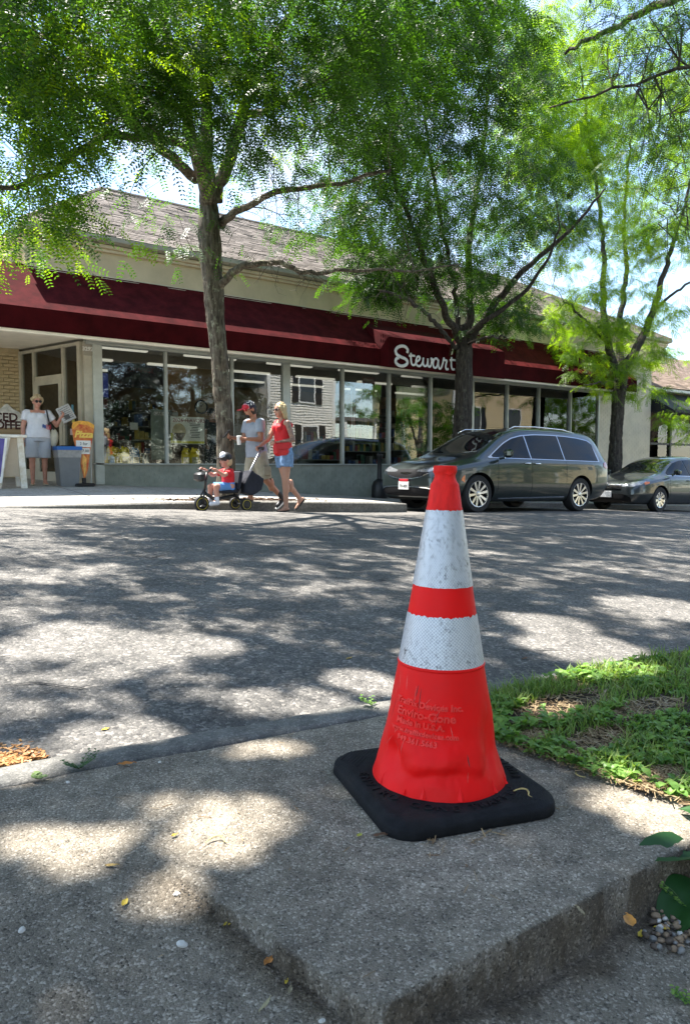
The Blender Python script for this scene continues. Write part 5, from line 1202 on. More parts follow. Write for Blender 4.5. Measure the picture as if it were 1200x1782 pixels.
for s in (1, -1):
    patch(bv, [(x, 1.064 + .012 * (1.24 - x) * .5, z + .022) for x, z in [(1.29, 1.07)] + DLO_T + [(-2.145, 1.34), (-2.15, 1.2)]], 'y', s, .006, 'window_trim', mat('trim_chrome', (.42, .43, .44), .2, 1), van, 60, 6)
    for a, b in ((1.18, .13), (.09, -.93), (-.97, -2.10)):
        xs = [a + (b - a) * i / 9 for i in range(10)]
        patch(bv, [(x, 1.083 + .006 * (1.24 - x), max(dlo_t(x), 1.1)) for x in xs], 'y', s, .010, 'side_window', tint, van, 26, 8)
    # door seams, sill strip, handles
    for xx, z0, z1 in ((.11, .30, 1.06), (1.10, .42, 1.04), (-.98, .62, 1.06)):
        patch(bv, [(xx - .004, z0, z1), (xx + .004, z0, z1)], 'y', s, .0015, 'door_seam', rim_dark, van, 1, 14, .004)
    patch(bv, [(1.02, .27, .285), (-.98, .30, .325)], 'y', s, .006, 'sill_strip', chrome, van, 24, 2)
    for xx in (.26, -.04):
        h, nr, _, _ = bv.ray_cast(Vector((xx, s * 3, .985)), Vector((0, -s, 0)))
        if h: q = MB(); q.tube([h + Vector((.085, s * .004, 0)), h + Vector((.06, s * .032, .003)), h + Vector((-.06, s * .032, .006)), h + Vector((-.085, s * .004, .004))], [.012, .014, .014, .012], 8); q.build('door_handle', chrome, van, smooth=True)
    q = MB(); q.tube([(1.06, s * 1.0, 1.07), (1.02, s * 1.10, 1.09)], [.035, .03], 8); q.box((1.0, s * 1.17, 1.16), (.17, .20, .17), Matrix.Rotation(-.1 * s, 3, 'Z'), bev=.045); q.build('side_mirror', van_p, van, auto=40)
    q = MB(); q.tube([(.55, s * .70, 1.65), (.35, s * .70, 1.735), (-.3, s * .70, 1.765), (-1.2, s * .69, 1.755), (-1.62, s * .68, 1.70)], [.010, .013, .013, .013, .010], 8); q.build('roof_rail', chrome, van, smooth=True)
    patch(bv, [(s * .30, .765, .80), (s * .55, .76, .845), (s * .75, .78, .885), (s * .92, .82, .90)], 'x', 1, .008, 'headlight', lamp_g, van, 20, 4)
    patch(bv, [(2.06, .62, .64), (2.02, .60, .70), (1.985, .58, .72)], 'y', s, .006, 'side_marker', amber, van, 4, 4)
    patch(bv, [(-2.30, .98, 1.07), (-2.40, .94, 1.10), (-2.50, .96, 1.08)], 'y', s, .008, 'tail_light', red_l, van, 8, 4)
    patch(bv, [(2.2, .36, .44), (2.3, .34, .50), (2.38, .36, .5)], 'y', s, .004, 'corner_vent', rim_dark, van, 6, 4)
patch(bv, [(-.66, 1.34, .60), (-.3, 1.43, .50), (.3, 1.43, .50), (.66, 1.34, .60)], 'z', 1, .006, 'windscreen', clear_g, van, 24, 16)
patch(bv, [(-.62, .745, .77), (-.45, .675, .80), (-.2, .64, .815), (.2, .64, .815), (.45, .675, .80), (.62, .745, .77)], 'x', 1, .007, 'grille', rim_dark, van, 24, 6)
patch(bv, [(-.64, .735, .748), (-.45, .665, .677), (-.2, .628, .640), (.2, .628, .640), (.45, .665, .677), (.64, .735, .748)], 'x', 1, .012, 'grille_trim', chrome, van, 24, 2)
patch(bv, [(-.16, .738, .75), (-.04, .722, .752), (.04, .722, .752), (.16, .738, .75)], 'x', 1, .016, 'winged_emblem', chrome, van, 12, 2)
patch(bv, [(-.80, .36, .40), (-.62, .31, .45), (-.3, .30, .465), (.3, .30, .465), (.62, .31, .45), (.80, .36, .40)], 'x', 1, .006, 'lower_grille', rim_dark, van, 30, 6)
patch(bv, [(-.82, .41, .425), (-.62, .455, .475), (-.3, .47, .488), (.3, .47, .488), (.62, .455, .475), (.82, .41, .425)], 'x', 1, .009, 'grille_trim', chrome, van, 30, 2)
patch(bv, [(-.85, .235, .265), (.85, .235, .265)], 'x', 1, .006, 'chin_strip', rim_dark, van, 20, 2)
h, nr, _, _ = bv.ray_cast(Vector((5, 0, .50)), Vector((-1, 0, 0)))
px_ = h.x + .022
q = MB(); q.box((px_, 0, .50), (.012, .31, .16), bev=.004); pl_ = q.build('licence_plate', plate_w, van)
q = MB(); q.box((px_ + .002, 0, .60), (.012, .27, .05), bev=.004); q.build('plate_topper', mat('plate_red', (.45, .02, .03), .4), van)
PM = Matrix.Translation((px_ + .0075, 0, .485)) @ Matrix(((0, 0, 1, 0), (1, 0, 0, 0), (0, 1, 0, 0), (0, 0, 0, 1)))
o = lettering('TR-4ER', PM, .075, rim_dark, None, .001, 'plate_lettering'); o.parent = pl_
# small dark sedan behind it
sed = car_root('sedan', 'small dark grey sedan parked behind the minivan', 'car', 16.33 + 1.32, 9.80 + .88, -1.165, .030)
SS = [(2.28, .30, .50, .56, .36, .46, .36), (2.24, .22, .60, .67, .58, .70, .52), (2.08, .19, .68, .76, .70, .82, .62), (1.75, .18, .75, .84, .77, .87, .66), (1.35, .18, .82, .91, .80, .885, .68), (1.02, .18, .86, .98, .80, .89, .67),
      (.7, .18, .88, 1.16, .80, .89, .60), (.3, .18, .89, 1.37, .80, .89, .56), (-.2, .18, .90, 1.46, .80, .89, .555), (-.8, .18, .91, 1.44, .80, .89, .55), (-1.25, .18, .93, 1.31, .80, .885, .55), (-1.6, .19, .94, 1.10, .79, .87, .60), (-2.0, .22, .92, 1.02, .75, .84, .62), (-2.2, .28, .80, .92, .66, .76, .55), (-2.26, .36, .66, .74, .5, .6, .45)]
body_s, bs = shell_from(SS, (1.32, -1.28), .315, .56, car_p, rim_dark, 'body', sed)
for ax in (1.32, -1.28):
    for s in (-1, 1): wheel(sed, ax, s, s * .765, .315, .20, 9, 'sedan')
ST = [(.98, .93), (.7, 1.09), (.4, 1.24), (.1, 1.315), (-.3, 1.345), (-.7, 1.33), (-1.0, 1.26), (-1.3, 1.10), (-1.42, 1.0)]
for s in (1, -1):
    for a, b in ((.90, .02), (-.02, -.86), (-.90, -1.36)):
        xs = [a + (b - a) * i / 9 for i in range(10)]
        patch(bs, [(x, .915 + .008 * (.98 - x), max(lerp_tab(sorted(ST), x), .935)) for x in xs], 'y', s, .007, 'side_window', tint, sed, 20, 6)
    patch(bs, [(.95, .900, .912), (-1.40, .922, .934)], 'y', s, .007, 'belt_trim', chrome, sed, 20, 2)
    for xx, z0, z1 in ((.0, .28, .90), (.93, .36, .88), (-.9, .5, .9)): patch(bs, [(xx - .004, z0, z1), (xx + .004, z0, z1)], 'y', s, .0015, 'door_seam', rim_dark, sed, 1, 12, .004)
    q = MB(); q.tube([(.86, s * .86, .93), (.84, s * .93, .95)], [.03, .025], 8); q.box((.83, s * .99, 1.0), (.13, .17, .13), bev=.035); q.build('side_mirror', car_p, sed, auto=40)
    patch(bs, [(s * .40, .615, .635), (s * .5, .60, .69), (s * .66, .61, .74), (s * .78, .66, .75)], 'x', 1, .008, 'headlight', lamp_g, sed, 18, 5)
    patch(bs, [(1.93, .665, .72), (1.82, .69, .745), (1.76, .715, .74)], 'y', s, .007, 'side_marker', amber, sed, 6, 3)
    for xx in (.12, -.78):
        h, nr, _, _ = bs.ray_cast(Vector((xx, s * 3, .80)), Vector((0, -s, 0)))
        if h: q = MB(); q.tube([h + Vector((.07, s * .003, 0)), h + Vector((.05, s * .026, .003)), h + Vector((-.05, s * .026, .005)), h + Vector((-.07, s * .003, .004))], .011, 8); q.build('door_handle', car_p, sed, smooth=True)
patch(bs, [(-.56, 1.02, .40), (-.25, 1.10, .30), (.25, 1.10, .30), (.56, 1.02, .40)], 'z', 1, .006, 'windscreen', clear_g, sed, 24, 14)
for z0 in (.555, .60, .645): patch(bs, [(-.38, z0, z0 + .012), (.38, z0, z0 + .012)], 'x', 1, .012, 'grille_bar', chrome, sed, 16, 2)
patch(bs, [(-.40, .56, .66), (-.3, .535, .67), (.3, .535, .67), (.40, .56, .66)], 'x', 1, .006, 'grille', rim_dark, sed, 18, 4)
patch(bs, [(-.62, .25, .36), (-.45, .23, .44), (.45, .23, .44), (.62, .25, .36)], 'x', 1, .006, 'lower_grille', rim_dark, sed, 18, 5)
q = MB(); h, nr, _, _ = bs.ray_cast(Vector((5, 0, .63)), Vector((-1, 0, 0)))
q.tube([h + Vector((.014, .05 * math.cos(a), .035 * math.sin(a))) for a in np.linspace(0, 2 * math.pi, 20)[:-1]], .007, 6, closed=True); q.tube([h + Vector((.014, .02 * math.cos(a), .034 * math.sin(a))) for a in np.linspace(0, 2 * math.pi, 16)[:-1]], .006, 6, closed=True); q.build('oval_emblem', chrome, sed, smooth=True)
h, nr, _, _ = bs.ray_cast(Vector((5, 0, .40)), Vector((-1, 0, 0)))
q = MB(); q.box((h.x + .02, 0, .42), (.012, .31, .15), bev=.004); q.build('licence_plate', mat('plate_grey', (.40, .42, .44), .4, var=.3, vscale=40), sed)
# ------------------------------------------------------------------ people
skin_m = mat('skin', (.46, .235, .155), .5, var=.08, vscale=9); skin_t = mat('tanned_skin', (.36, .17, .10), .5, var=.08, vscale=9); skin_r = mat('flushed_skin', (.50, .235, .165), .5, var=.12, vscale=9)
tattoo_m = mat('tattooed_skin', (.43, .22, .15), .5, col2=(.17, .12, .10), vscale=26)
dark_m = mat('dark_gloss', (.01, .01, .011), .15); lip_m = mat('lips', (.35, .07, .06), .5); white_c = mat('white_cloth', (.66, .66, .70), .8, var=.06, vscale=8, bump=.1, bscale=12)
def capsule(mb, a, b, ra, rb, fl=1.0, n=14, flatdir=None):
    """tapered limb piece with round ends; fl flattens it across flatdir"""
    a, b = Vector(a), Vector(b); d = b - a; L = d.length; d.normalize()
    up = Vector(flatdir) if flatdir is not None else (Vector((1, 0, 0)) if abs(d.x) < .8 else Vector((0, 0, 1)))
    w = (up - d * up.dot(d)).normalized(); v = d.cross(w); rows = []
    prof = [(-math.cos(t) * ra, math.sin(t) * ra) for t in np.linspace(.15, math.pi / 2, 5)] + [(L + math.sin(t) * rb, math.cos(t) * rb) for t in np.linspace(0, math.pi / 2 - .15, 5)]
    vs = []
    for z, r in prof:
        for j in range(n): t = 2 * math.pi * j / n; vs.append(a + d * z + w * (r * math.cos(t) * fl) + v * (r * math.sin(t)))
    k = len(prof); fs = [(i * n + j, i * n + (j + 1) % n, (i + 1) * n + (j + 1) % n, (i + 1) * n + j) for i in range(k - 1) for j in range(n)] + [tuple(range(n - 1, -1, -1)), tuple(range((k - 1) * n, k * n))]
    mb.add(vs, fs)
def sleeve(mb, pts, radii, fl=None, n=20, flatdir=(1, 0, 0)):
    """flat-ended tube through elliptical sections: radii = (across flatdir, along it)"""
    pts = [Vector(p) for p in pts]; rows = []; k = len(pts); vs = []
    for i, p in enumerate(pts):
        d = (pts[min(i + 1, k - 1)] - pts[max(i - 1, 0)]).normalized(); up = Vector(flatdir); w = (up - d * up.dot(d)).normalized(); v = d.cross(w); r = radii[i]
        rx, ry = r if hasattr(r, '__len__') else (r, r)
        for j in range(n): t = 2 * math.pi * j / n; vs.append(p + w * rx * math.cos(t) + v * ry * math.sin(t))
    fs = [(i * n + j, i * n + (j + 1) % n, (i + 1) * n + (j + 1) % n, (i + 1) * n + j) for i in range(k - 1) for j in range(n)] + [tuple(range(n - 1, -1, -1)), tuple(range((k - 1) * n, k * n))]
    mb.add(vs, fs)
def fuse(mb, name, m, root, vox=.011, it=4, extra=None, noise=0, nsc=20):
    """merge overlapping shapes into ONE continuous skin"""
    t = mb.build('tmp', m); r = t.modifiers.new('r', 'REMESH'); r.mode = 'VOXEL'; r.voxel_size = vox
    if it: s = t.modifiers.new('s', 'SMOOTH'); s.factor = .5; s.iterations = it
    me = evaluated(t); bpy.data.objects.remove(t)
    if noise:
        for v in me.vertices: v.co += v.normal * noise * fbm(v.co.x * nsc, v.co.y * nsc, v.co.z * nsc * .6, 3)
    me.materials.clear(); me.materials.append(m)
    if extra is not None and extra.v:
        b = bmesh.new(); b.from_mesh(me); off = [b.verts.new(v) for v in extra.v]
        for f in extra.f:
            try: b.faces.new([off[i] for i in f])
            except Exception: pass
        bmesh.ops.recalc_face_normals(b, faces=b.faces); b.to_mesh(me); b.free()
    me.polygons.foreach_set('use_smooth', [True] * len(me.polygons)); me.update(); me.name = name
    return link(name, me, root)
def hand(mb, ex, w, d, nrm, s=1.0, curl=.6, thumb_side=1):
    """palm into the skin, five separate fingers rooted in it"""
    w = Vector(w); d = Vector(d).normalized(); nrm = Vector(nrm); nrm = (nrm - d * nrm.dot(d)).normalized(); v = d.cross(nrm)
    capsule(mb, w + d * .015 * s, w + d * .075 * s, .026 * s, .036 * s, .5, flatdir=nrm)
    for i, (o, l, r) in enumerate(((-.030, .062, .0078), (-.010, .074, .0085), (.010, .079, .0088), (.029, .070, .0083))):
        b = w + d * .08 * s + v * o * s * thumb_side; p = [b - d * .02 * s, b]; c = 0; dd = d.copy()
        for k, f in enumerate((.42, .33, .25)):
            c += curl * (.6, .8, .7)[k]; q = d * math.cos(c) + nrm * math.sin(c); p.append(p[-1] + q * l * f * s)
        ex.tube(p, [r * s, r * s, r * s * .95, r * s * .88, r * s * .7], 7)
    b = w + d * .03 * s + v * .030 * s * thumb_side
    ex.tube([b - v * .01 * s * thumb_side, b + (d * .5 + v * .7 * thumb_side + nrm * .2) * .03 * s, b + (d * .75 + v * .62 * thumb_side + nrm * .5) * .055 * s, b + (d * .95 + v * .45 * thumb_side + nrm * .8) * .07 * s], [.012 * s, .011 * s, .009 * s, .007 * s], 7)
def head_on(mb, root, c, fwd, s=1.0, tilt=0, lips=lip_m):
    """skull, jaw, nose, ears into the skin; eyes and lips as parts. fwd: unit vector the face looks along"""
    f = Vector(fwd).normalized(); l = Vector((0, 0, 1)).cross(f).normalized(); u = f.cross(l); M = Matrix((f, l, u)).transposed(); c = Vector(c)
    def P(x, y, z): return c + M @ Vector((x, y, z)) * s
    mb.ell(P(-.012, 0, .022), (.098 * s, .077 * s, .098 * s), M); mb.ell(P(.022, 0, -.045), (.066 * s, .058 * s, .072 * s), M); mb.ell(P(.052, 0, -.085), (.030 * s, .030 * s, .026 * s), M)
    capsule(mb, P(.078, 0, .012), P(.098, 0, -.022), .011 * s, .015 * s); capsule(mb, P(.06, .022, .032), P(.06, -.022, .032), .022 * s, .022 * s)
    for sd in (-1, 1): mb.ell(P(-.012, sd * .078, -.008), (.02 * s, .011 * s, .032 * s), M); mb.ell(P(.05, sd * .038, -.03), (.03 * s, .025 * s, .03 * s), M)
    e = MB()
    for sd in (-1, 1): e.ell(P(.078, sd * .030, .010), (.008 * s, .013 * s, .008 * s), M, 10, 7)
    e.build('eyes', mat('eye', (.05, .035, .03), .2), root, smooth=True)
    e = MB(); e.ell(P(.080, 0, -.057), (.011 * s, .024 * s, .0085 * s), M, 10, 7); e.build('lips', lips, root, smooth=True)
    return P, M
def foot(mb, ank, d, pitch, s=1.0, r=.036):
    a = Vector(ank); d = Vector((d[0], d[1], 0)).normalized(); z = Vector((0, 0, 1)); f = d * math.cos(pitch) - z * math.sin(pitch); dn = -d * math.sin(pitch) - z * math.cos(pitch)
    h = a - f * .035 * s + dn * .035 * s; t = a + f * .115 * s + dn * .052 * s
    capsule(mb, a, a + f * .05 * s + dn * .035 * s, r * s, r * .95 * s); capsule(mb, h, t, .033 * s, .030 * s, .75, flatdir=dn); capsule(mb, t, t + f * .05 * s + dn * .004 * s, .030 * s, .022 * s, .6, flatdir=dn)
    return f, dn, a
def sole(name, m, root, fdna, s=1.0, top=True, th=.018):
    f, dn, a = fdna; w = f.cross(dn).normalized(); mb = MB(); P = []
    base = a + dn * .078 * s; out = []
    for t in np.linspace(0, 2 * math.pi, 25)[:-1]:
        x = .06 + .135 * math.cos(t); y = .042 * math.sin(t) * (1 + .18 * math.cos(t)); out.append(base + f * x * s + w * y * s)
    mb.prism(out, -dn * th * s); mb.build(name, m, root)
class Fig:
    """skeleton of a standing figure: +x is ahead, +y its left; leg and arm poses in degrees"""
    def __init__(s, H, legs, lean=0, shw=.185, hpw=.085):
        k = s.k = H / 1.75; s.legs = {}
        th, sh = .43 * k, .42 * k; low = 0
        for sd, (a, b, p) in legs.items():
            a, b = R_(a), R_(b); kn = Vector((math.sin(a) * th, 0, -math.cos(a) * th)); an = kn + Vector((math.sin(b) * sh, 0, -math.cos(b) * sh)); s.legs[sd] = [kn, an, R_(p)]
            low = min(low, an.z - (.085 * k if p < 20 else (.06 + .13 * math.sin(R_(p))) * k))
        s.hipz = -low; s.hip = {sd: Vector((0, sd * hpw * k, s.hipz)) for sd in (-1, 1)}
        for sd in legs: s.legs[sd][0] += s.hip[sd]; s.legs[sd][1] += s.hip[sd]
        ln = R_(lean); ax = Vector((math.sin(ln), 0, math.cos(ln))); s.ax = ax; P = Vector((0, 0, s.hipz)); s.pel = P + Vector((0, 0, .03 * k)); s.waist = P + ax * .20 * k; s.chest = P + ax * .40 * k
        s.neck = P + ax * .535 * k; s.sh = {sd: P + ax * .49 * k + Vector((0, sd * shw * k, 0)) for sd in (-1, 1)}; s.head = P + ax * .70 * k + Vector((.02 * k, 0, 0))
    def body(s, mb, ex, m_arm=None, arms=None, belly=1.0, bust=0, thigh=.078, calf=.052, armr=.042, headfwd=(1, 0, 0), hs=1.0, chestw=1.0, shoes=True, headoff=(0, 0, 0), root=None, curl=(.6, .6), nrm=None):
        k = s.k
        capsule(mb, s.pel + Vector((0, -.06 * k, -.02 * k)), s.pel + Vector((0, .06 * k, -.02 * k)), .115 * k, .115 * k, .95); mb.ell(s.waist, (.105 * k * belly, .135 * k * belly, .14 * k)); mb.ell(s.chest, (.108 * k, .152 * k * chestw, .16 * k))
        if bust: 
            for sd in (-1, 1): mb.ell(s.chest + Vector((.075 * k, sd * .065 * k, .02 * k)), (.06 * k * bust, .062 * k * bust, .06 * k * bust))
        capsule(mb, s.sh[-1] + Vector((0, .03, 0)), s.sh[1] - Vector((0, .03, 0)), .058 * k, .058 * k); capsule(mb, s.neck - s.ax * .05, s.head - Vector((.02 * k, 0, .06 * k)), .052 * k, .046 * k)
        for sd, (kn, an, p) in s.legs.items():
            capsule(mb, s.hip[sd], kn, thigh * 1.12 * k, calf * 1.02 * k); dd = (an - kn); capsule(mb, kn, an, calf * .98 * k, .036 * k); mb.ell(kn + dd * .30 + Vector((-.016 * k, 0, 0)), (calf * .95 * k, calf * .98 * k, .11 * k))
        s.el, s.wr = {}, {}
        for sd, (ud, fd) in arms.items():
            ud, fd = Vector(ud).normalized(), Vector(fd).normalized(); el = s.sh[sd] + ud * .285 * k; wr = el + fd * .24 * k; s.el[sd], s.wr[sd] = el, wr
            capsule(mb, s.sh[sd], el, armr * 1.12 * k, armr * .86 * k); capsule(mb, el, wr, armr * .88 * k, armr * .60 * k)
            hand(mb, ex, wr, fd, (nrm or {}).get(sd, (0, -sd, -.2)), k * .98, curl[0 if sd == 1 else 1], 1 if sd > 0 else -1)
        s.P, s.M = head_on(mb, root, s.head + Vector(headoff) * k, headfwd, k * hs)
        s.feet = {sd: foot(mb, an, (1, .12 * sd), p, k) for sd, (kn, an, p) in s.legs.items()}
    def shirt(s, mb, arms_len=.5, hem=.02, r=1.0, belly=1.0, sl_r=.062, neck=True, sleeves=True, bust=0):
        k = s.k; g = .014 * k; A = s.ax; P = Vector((0, 0, s.hipz))
        sleeve(mb, [P + A * (hem * k), P + A * .14 * k, P + A * .26 * k, P + A * .38 * k, P + A * .46 * k, P + A * .505 * k, P + A * .53 * k], [(.138 * k * r * belly, .18 * k * r * belly), (.13 * k * r * belly, .17 * k * r * belly), (.125 * k * r, .166 * k * r), (.13 * k * r, .178 * k * r), (.105 * k * r, .175 * k * r), (.07 * k, .10 * k), (.058 * k, .066 * k)])
        if bust:
            for sd in (-1, 1): mb.ell(s.chest + Vector((.08 * k, sd * .065 * k, .015 * k)), (.066 * k * bust, .07 * k * bust, .066 * k * bust))
        if sleeves:
            for sd in s.el:
                a, b = s.sh[sd], s.el[sd]; d = b - a; capsule(mb, a - Vector((0, sd * .03 * k, 0)), a, .068 * k, .066 * k); sleeve(mb, [a - d * .05, a + d * arms_len * .5, a + d * arms_len], [sl_r * 1.05 * k, sl_r * 1.03 * k, sl_r * 1.06 * k], flatdir=(0, 1, 0) if abs(d.normalized().y) < .8 else (1, 0, 0))
    def shorts(s, mb, length=.6, r0=.105, r1=.10, hip=1.0, rise=.10):
        k = s.k; P = Vector((0, 0, s.hipz))
        sleeve(mb, [P + Vector((0, 0, -.07 * k)), P + Vector((0, 0, .0)), P + s.ax * rise * k], [(.125 * k * hip, .178 * k * hip), (.132 * k * hip, .182 * k * hip), (.118 * k * hip, .158 * k * hip)])
        for sd, (kn, an, p) in s.legs.items():
            d = kn - s.hip[sd]; sleeve(mb, [s.hip[sd] + Vector((0, 0, .02)), s.hip[sd] + d * .35, s.hip[sd] + d * length], [r0 * k, r0 * k, r1 * k])
def glasses(P, M, s, root, m, lens=.024):
    mb = MB()
    for sd in (-1, 1): mb.ell(P(.088, sd * .034, .012), (.008 * s, .029 * s, lens * s), M, 12, 8); mb.tube([P(.085, sd * .060, .016), P(-.01, sd * .081, .014)], .0035 * s, 5)
    mb.tube([P(.092, -.012, .018), P(.092, .012, .018)], .004 * s, 5); return mb.build('sunglasses', m, root, smooth=True)
def person(label, loc, rz, group=None): return thing('person', label, 'person', loc, rz, group)
def gz(p): return ground_z(p.x, p.y)
WALK = math.pi
# --- woman in the red top
p = onL(494, 886, 9.50); wom = person('blonde woman in a red tank top and blue denim shorts pushing the tricycle handle', (p.x, p.y, gz(p)), WALK + .06)
f = Fig(1.67, {1: (4, -2, 0), -1: (-12, -42, 44)}, lean=4, shw=.165, hpw=.085); mb, ex = MB(), MB()
f.body(mb, ex, arms={1: ((-.22, .22, -.95), (.82, -.25, -.14)), -1: ((.45, -.10, -.88), (.80, .22, -.46))}, thigh=.088, calf=.056, armr=.043, headfwd=(1, -.05, -.12), root=wom, curl=(.55, 1.0), bust=1.0)
fuse(mb, 'body', skin_m, wom, .010, 3, ex)
q = MB(); capsule(q, f.sh[1], f.el[1], .0492 * f.k, .0385 * f.k); capsule(q, f.el[1], f.el[1] + (f.wr[1] - f.el[1]) * .9, .0392 * f.k, .0285 * f.k); fuse(q, 'tattooed_arm', tattoo_m, wom, .007, 2)
q = MB(); f.shirt(q, r=.97, hem=.10, sleeves=False, bust=1.0); 
for sd in (-1, 1): capsule(q, f.chest + Vector((.085, sd * .085, .05)) * f.k, f.sh[sd] + Vector((.035, -sd * .055, .035)) * f.k, .034 * f.k, .030 * f.k); capsule(q, f.sh[sd] + Vector((.03, -sd * .055, .038)) * f.k, f.chest + Vector((-.10, sd * .075, .06)) * f.k, .030 * f.k, .05 * f.k)
q.ell(f.chest + Vector((-.01, 0, .02)) * f.k, (.116 * f.k, .15 * f.k, .13 * f.k))
o = fuse(q, 'tank_top', mat('red_top', (.62, .012, .018), .7, var=.12, vscale=10, bump=.15, bscale=14), wom, .010, 3, noise=.006, nsc=9)
q = MB(); f.shorts(q, .48, .112, .118, 1.02, .15); fuse(q, 'denim_shorts', mat('denim', (.16, .27, .44), .8, var=.25, vscale=20, bump=.2, bscale=60), wom, .010, 2, noise=.006, nsc=10)
q = MB(); P = f.P; k = f.k
q.ell(P(-.025, 0, .040), (.100 * k, .088 * k, .088 * k), f.M)
for sd in (-1, 1): capsule(q, P(-.035, sd * .068, .03), P(-.05, sd * .066, -.12), .034 * k, .024 * k); capsule(q, P(.03, sd * .070, .05), P(.0, sd * .080, -.05), .018 * k, .012 * k); capsule(q, P(-.02, sd * .075, .0), P(-.02, sd * .075, -.15), .020 * k, .010 * k)
capsule(q, P(-.075, 0, .02), P(-.085, 0, -.13), .052 * k, .036 * k); capsule(q, P(-.08, .03, -.05), P(-.10, .04, -.17), .03 * k, .012 * k); fuse(q, 'hair', mat('blond_hair', (.60, .46, .25), .55, col2=(.42, .30, .14), vscale=30, stretch=(3, 3, .3)), wom, .009, 3, noise=.012, nsc=24)
glasses(P, f.M, k, wom, dark_m, .02)
for sd in (1, -1): sole('flip_flop', mat('flipflop', (.015, .014, .014), .7), wom, f.feet[sd], k)
pur = thing('handbag', 'small red crossbody handbag under the tattooed arm of the woman in red', 'handbag', wom.location, WALK + .06)
c = Vector((.16, .17, f.hipz + .07)); q = MB(); q.box(c, (.27, .10, .20), Matrix.Rotation(.12, 3, 'Y'), bev=.04); fuse(q, 'bag_body', mat('red_leather', (.60, .01, .015), .45, var=.1, vscale=12, bump=.15), pur, .01, 5)
q = MB(); q.box(c + Vector((0, .052, .045)), (.25, .012, .10), Matrix.Rotation(.12, 3, 'Y'), bev=.02); q.build('flap', MATS['red_leather'], pur, auto=40)
q = MB(); q.tube(smooth_path([c + Vector((.1, 0, .09)), c + Vector((.10, -.03, .28)), f.sh[-1] + Vector((.10, .06, -.08)), f.sh[-1] + Vector((0, .07, .058)), f.sh[-1] + Vector((-.12, .10, -.1)), f.chest + Vector((-.15, .08, -.1)), c + Vector((-.12, 0, .08))]), .008, 6); q.build('strap', MATS['red_leather'], pur, smooth=True)
# --- man in the grey shirt
p = onL(447, 884, 9.95); man = person('man in grey T-shirt, khaki shorts and stars-and-stripes cap looking at a phone', (p.x, p.y, gz(p)), WALK + .04)
f = Fig(1.72, {1: (-14, -46, 40), -1: (10, -2, 0)}, lean=5, shw=.20, hpw=.09); mb, ex = MB(), MB()
f.body(mb, ex, arms={1: ((.10, .16, -.95), (.90, -.22, .02)), -1: ((.22, -.12, -.93), (.90, .22, .14))}, thigh=.084, calf=.058, armr=.046, headfwd=(1, 0, -.34), headoff=(.035, 0, -.01), root=man, curl=(.9, .9), belly=1.08, nrm={1: (0, -1, .2), -1: (0, 1, .2)})
fuse(mb, 'body', skin_t, man, .010, 3, ex); k = f.k; P = f.P
q = MB(); f.shirt(q, .62, -.06, 1.10, 1.06, .072); fuse(q, 't_shirt', mat('grey_shirt', (.27, .30, .34), .85, var=.10, vscale=9, bump=.15, bscale=14), man, .011, 3, noise=.010, nsc=8)
q = MB(); f.shorts(q, .98, .116, .112, 1.06, .10); fuse(q, 'cargo_shorts', mat('khaki', (.36, .32, .23), .85, var=.12, vscale=9, bump=.2, bscale=14), man, .011, 2, noise=.012, nsc=9)
q = MB(); q.box(f.hip[1] + (f.legs[1][0] - f.hip[1]) * .68 + Vector((.0, .115, 0)), (.13, .02, .15), bev=.008); q.build('cargo_pocket', MATS['khaki'], man, auto=40)
q = MB(); q.ell(P(-.03, 0, .0), (.093 * k, .082 * k, .11 * k), f.M); fuse(q, 'hair', mat('black_hair', (.012, .010, .009), .6), man, .01, 2)
q = MB(); q.ell(P(-.006, 0, .052), (.108 * k, .087 * k, .085 * k), f.M); capf = fuse(q, 'cap', mat('cap_navy', (.012, .016, .04), .7, var=.1), man, .009, 2)
q = MB(); q.box(P(.135, 0, .045), (.12 * k, .15 * k, .012 * k), f.M, bev=.005); q.ell(P(.06, 0, .058), (.05 * k, .082 * k, .05 * k), f.M); o = fuse(q, 'cap_visor', mat('cap_red', (.58, .015, .03), .6, var=.1), man, .007, 1)
q = MB(); rs = random.Random(3)
for i in range(26):
    a, e = rs.uniform(.4, 2.7), rs.uniform(.15, 1.3); d = Vector((math.cos(a) * math.cos(e) * -1 * .6 - .15, math.sin(a) * math.cos(e), math.sin(e))).normalized()
    q.ell(P(-.006 + d.x * .108, d.y * .087, .052 + d.z * .085), (.0075,) * 3, None, 6, 4)
q.build('cap_stars', white_paint, man)
q = MB(); q.ell(P(.030, 0, .052), (.076 * k, .080 * k, .072 * k), f.M); fuse(q, 'cap_front', mat('cap_front_red', (.52, .02, .03), .7, col2=(.6, .5, .5), vscale=26), man, .009, 2)
glasses(P, f.M, k, man, mat('mirror_red', (.35, .03, .03), .1, .6), .019)
q = MB(); q.ell(P(.062, 0, -.085), (.035 * k, .036 * k, .035 * k), f.M); fuse(q, 'goatee', MATS['black_hair'], man, .007, 2)
for sd in (1, -1):
    ff = f.feet[sd]; q = MB(); fv, dn, a = ff; capsule(q, a + dn * .04 * k - fv * .04 * k, a + dn * .05 * k + fv * .15 * k, .048 * k, .042 * k, .85, flatdir=dn); capsule(q, a - Vector((0, 0, .01)), a + dn * .03 * k, .047 * k, .05 * k); fuse(q, 'sneaker', black_plastic, man, .009, 2)
    sole('sneaker_sole', white_paint, man, ff, k * 1.08, th=.02); q = MB(); capsule(q, a, a - dn * .08 * k, .041 * k, .044 * k); fuse(q, 'sock', black_plastic, man, .009, 1)
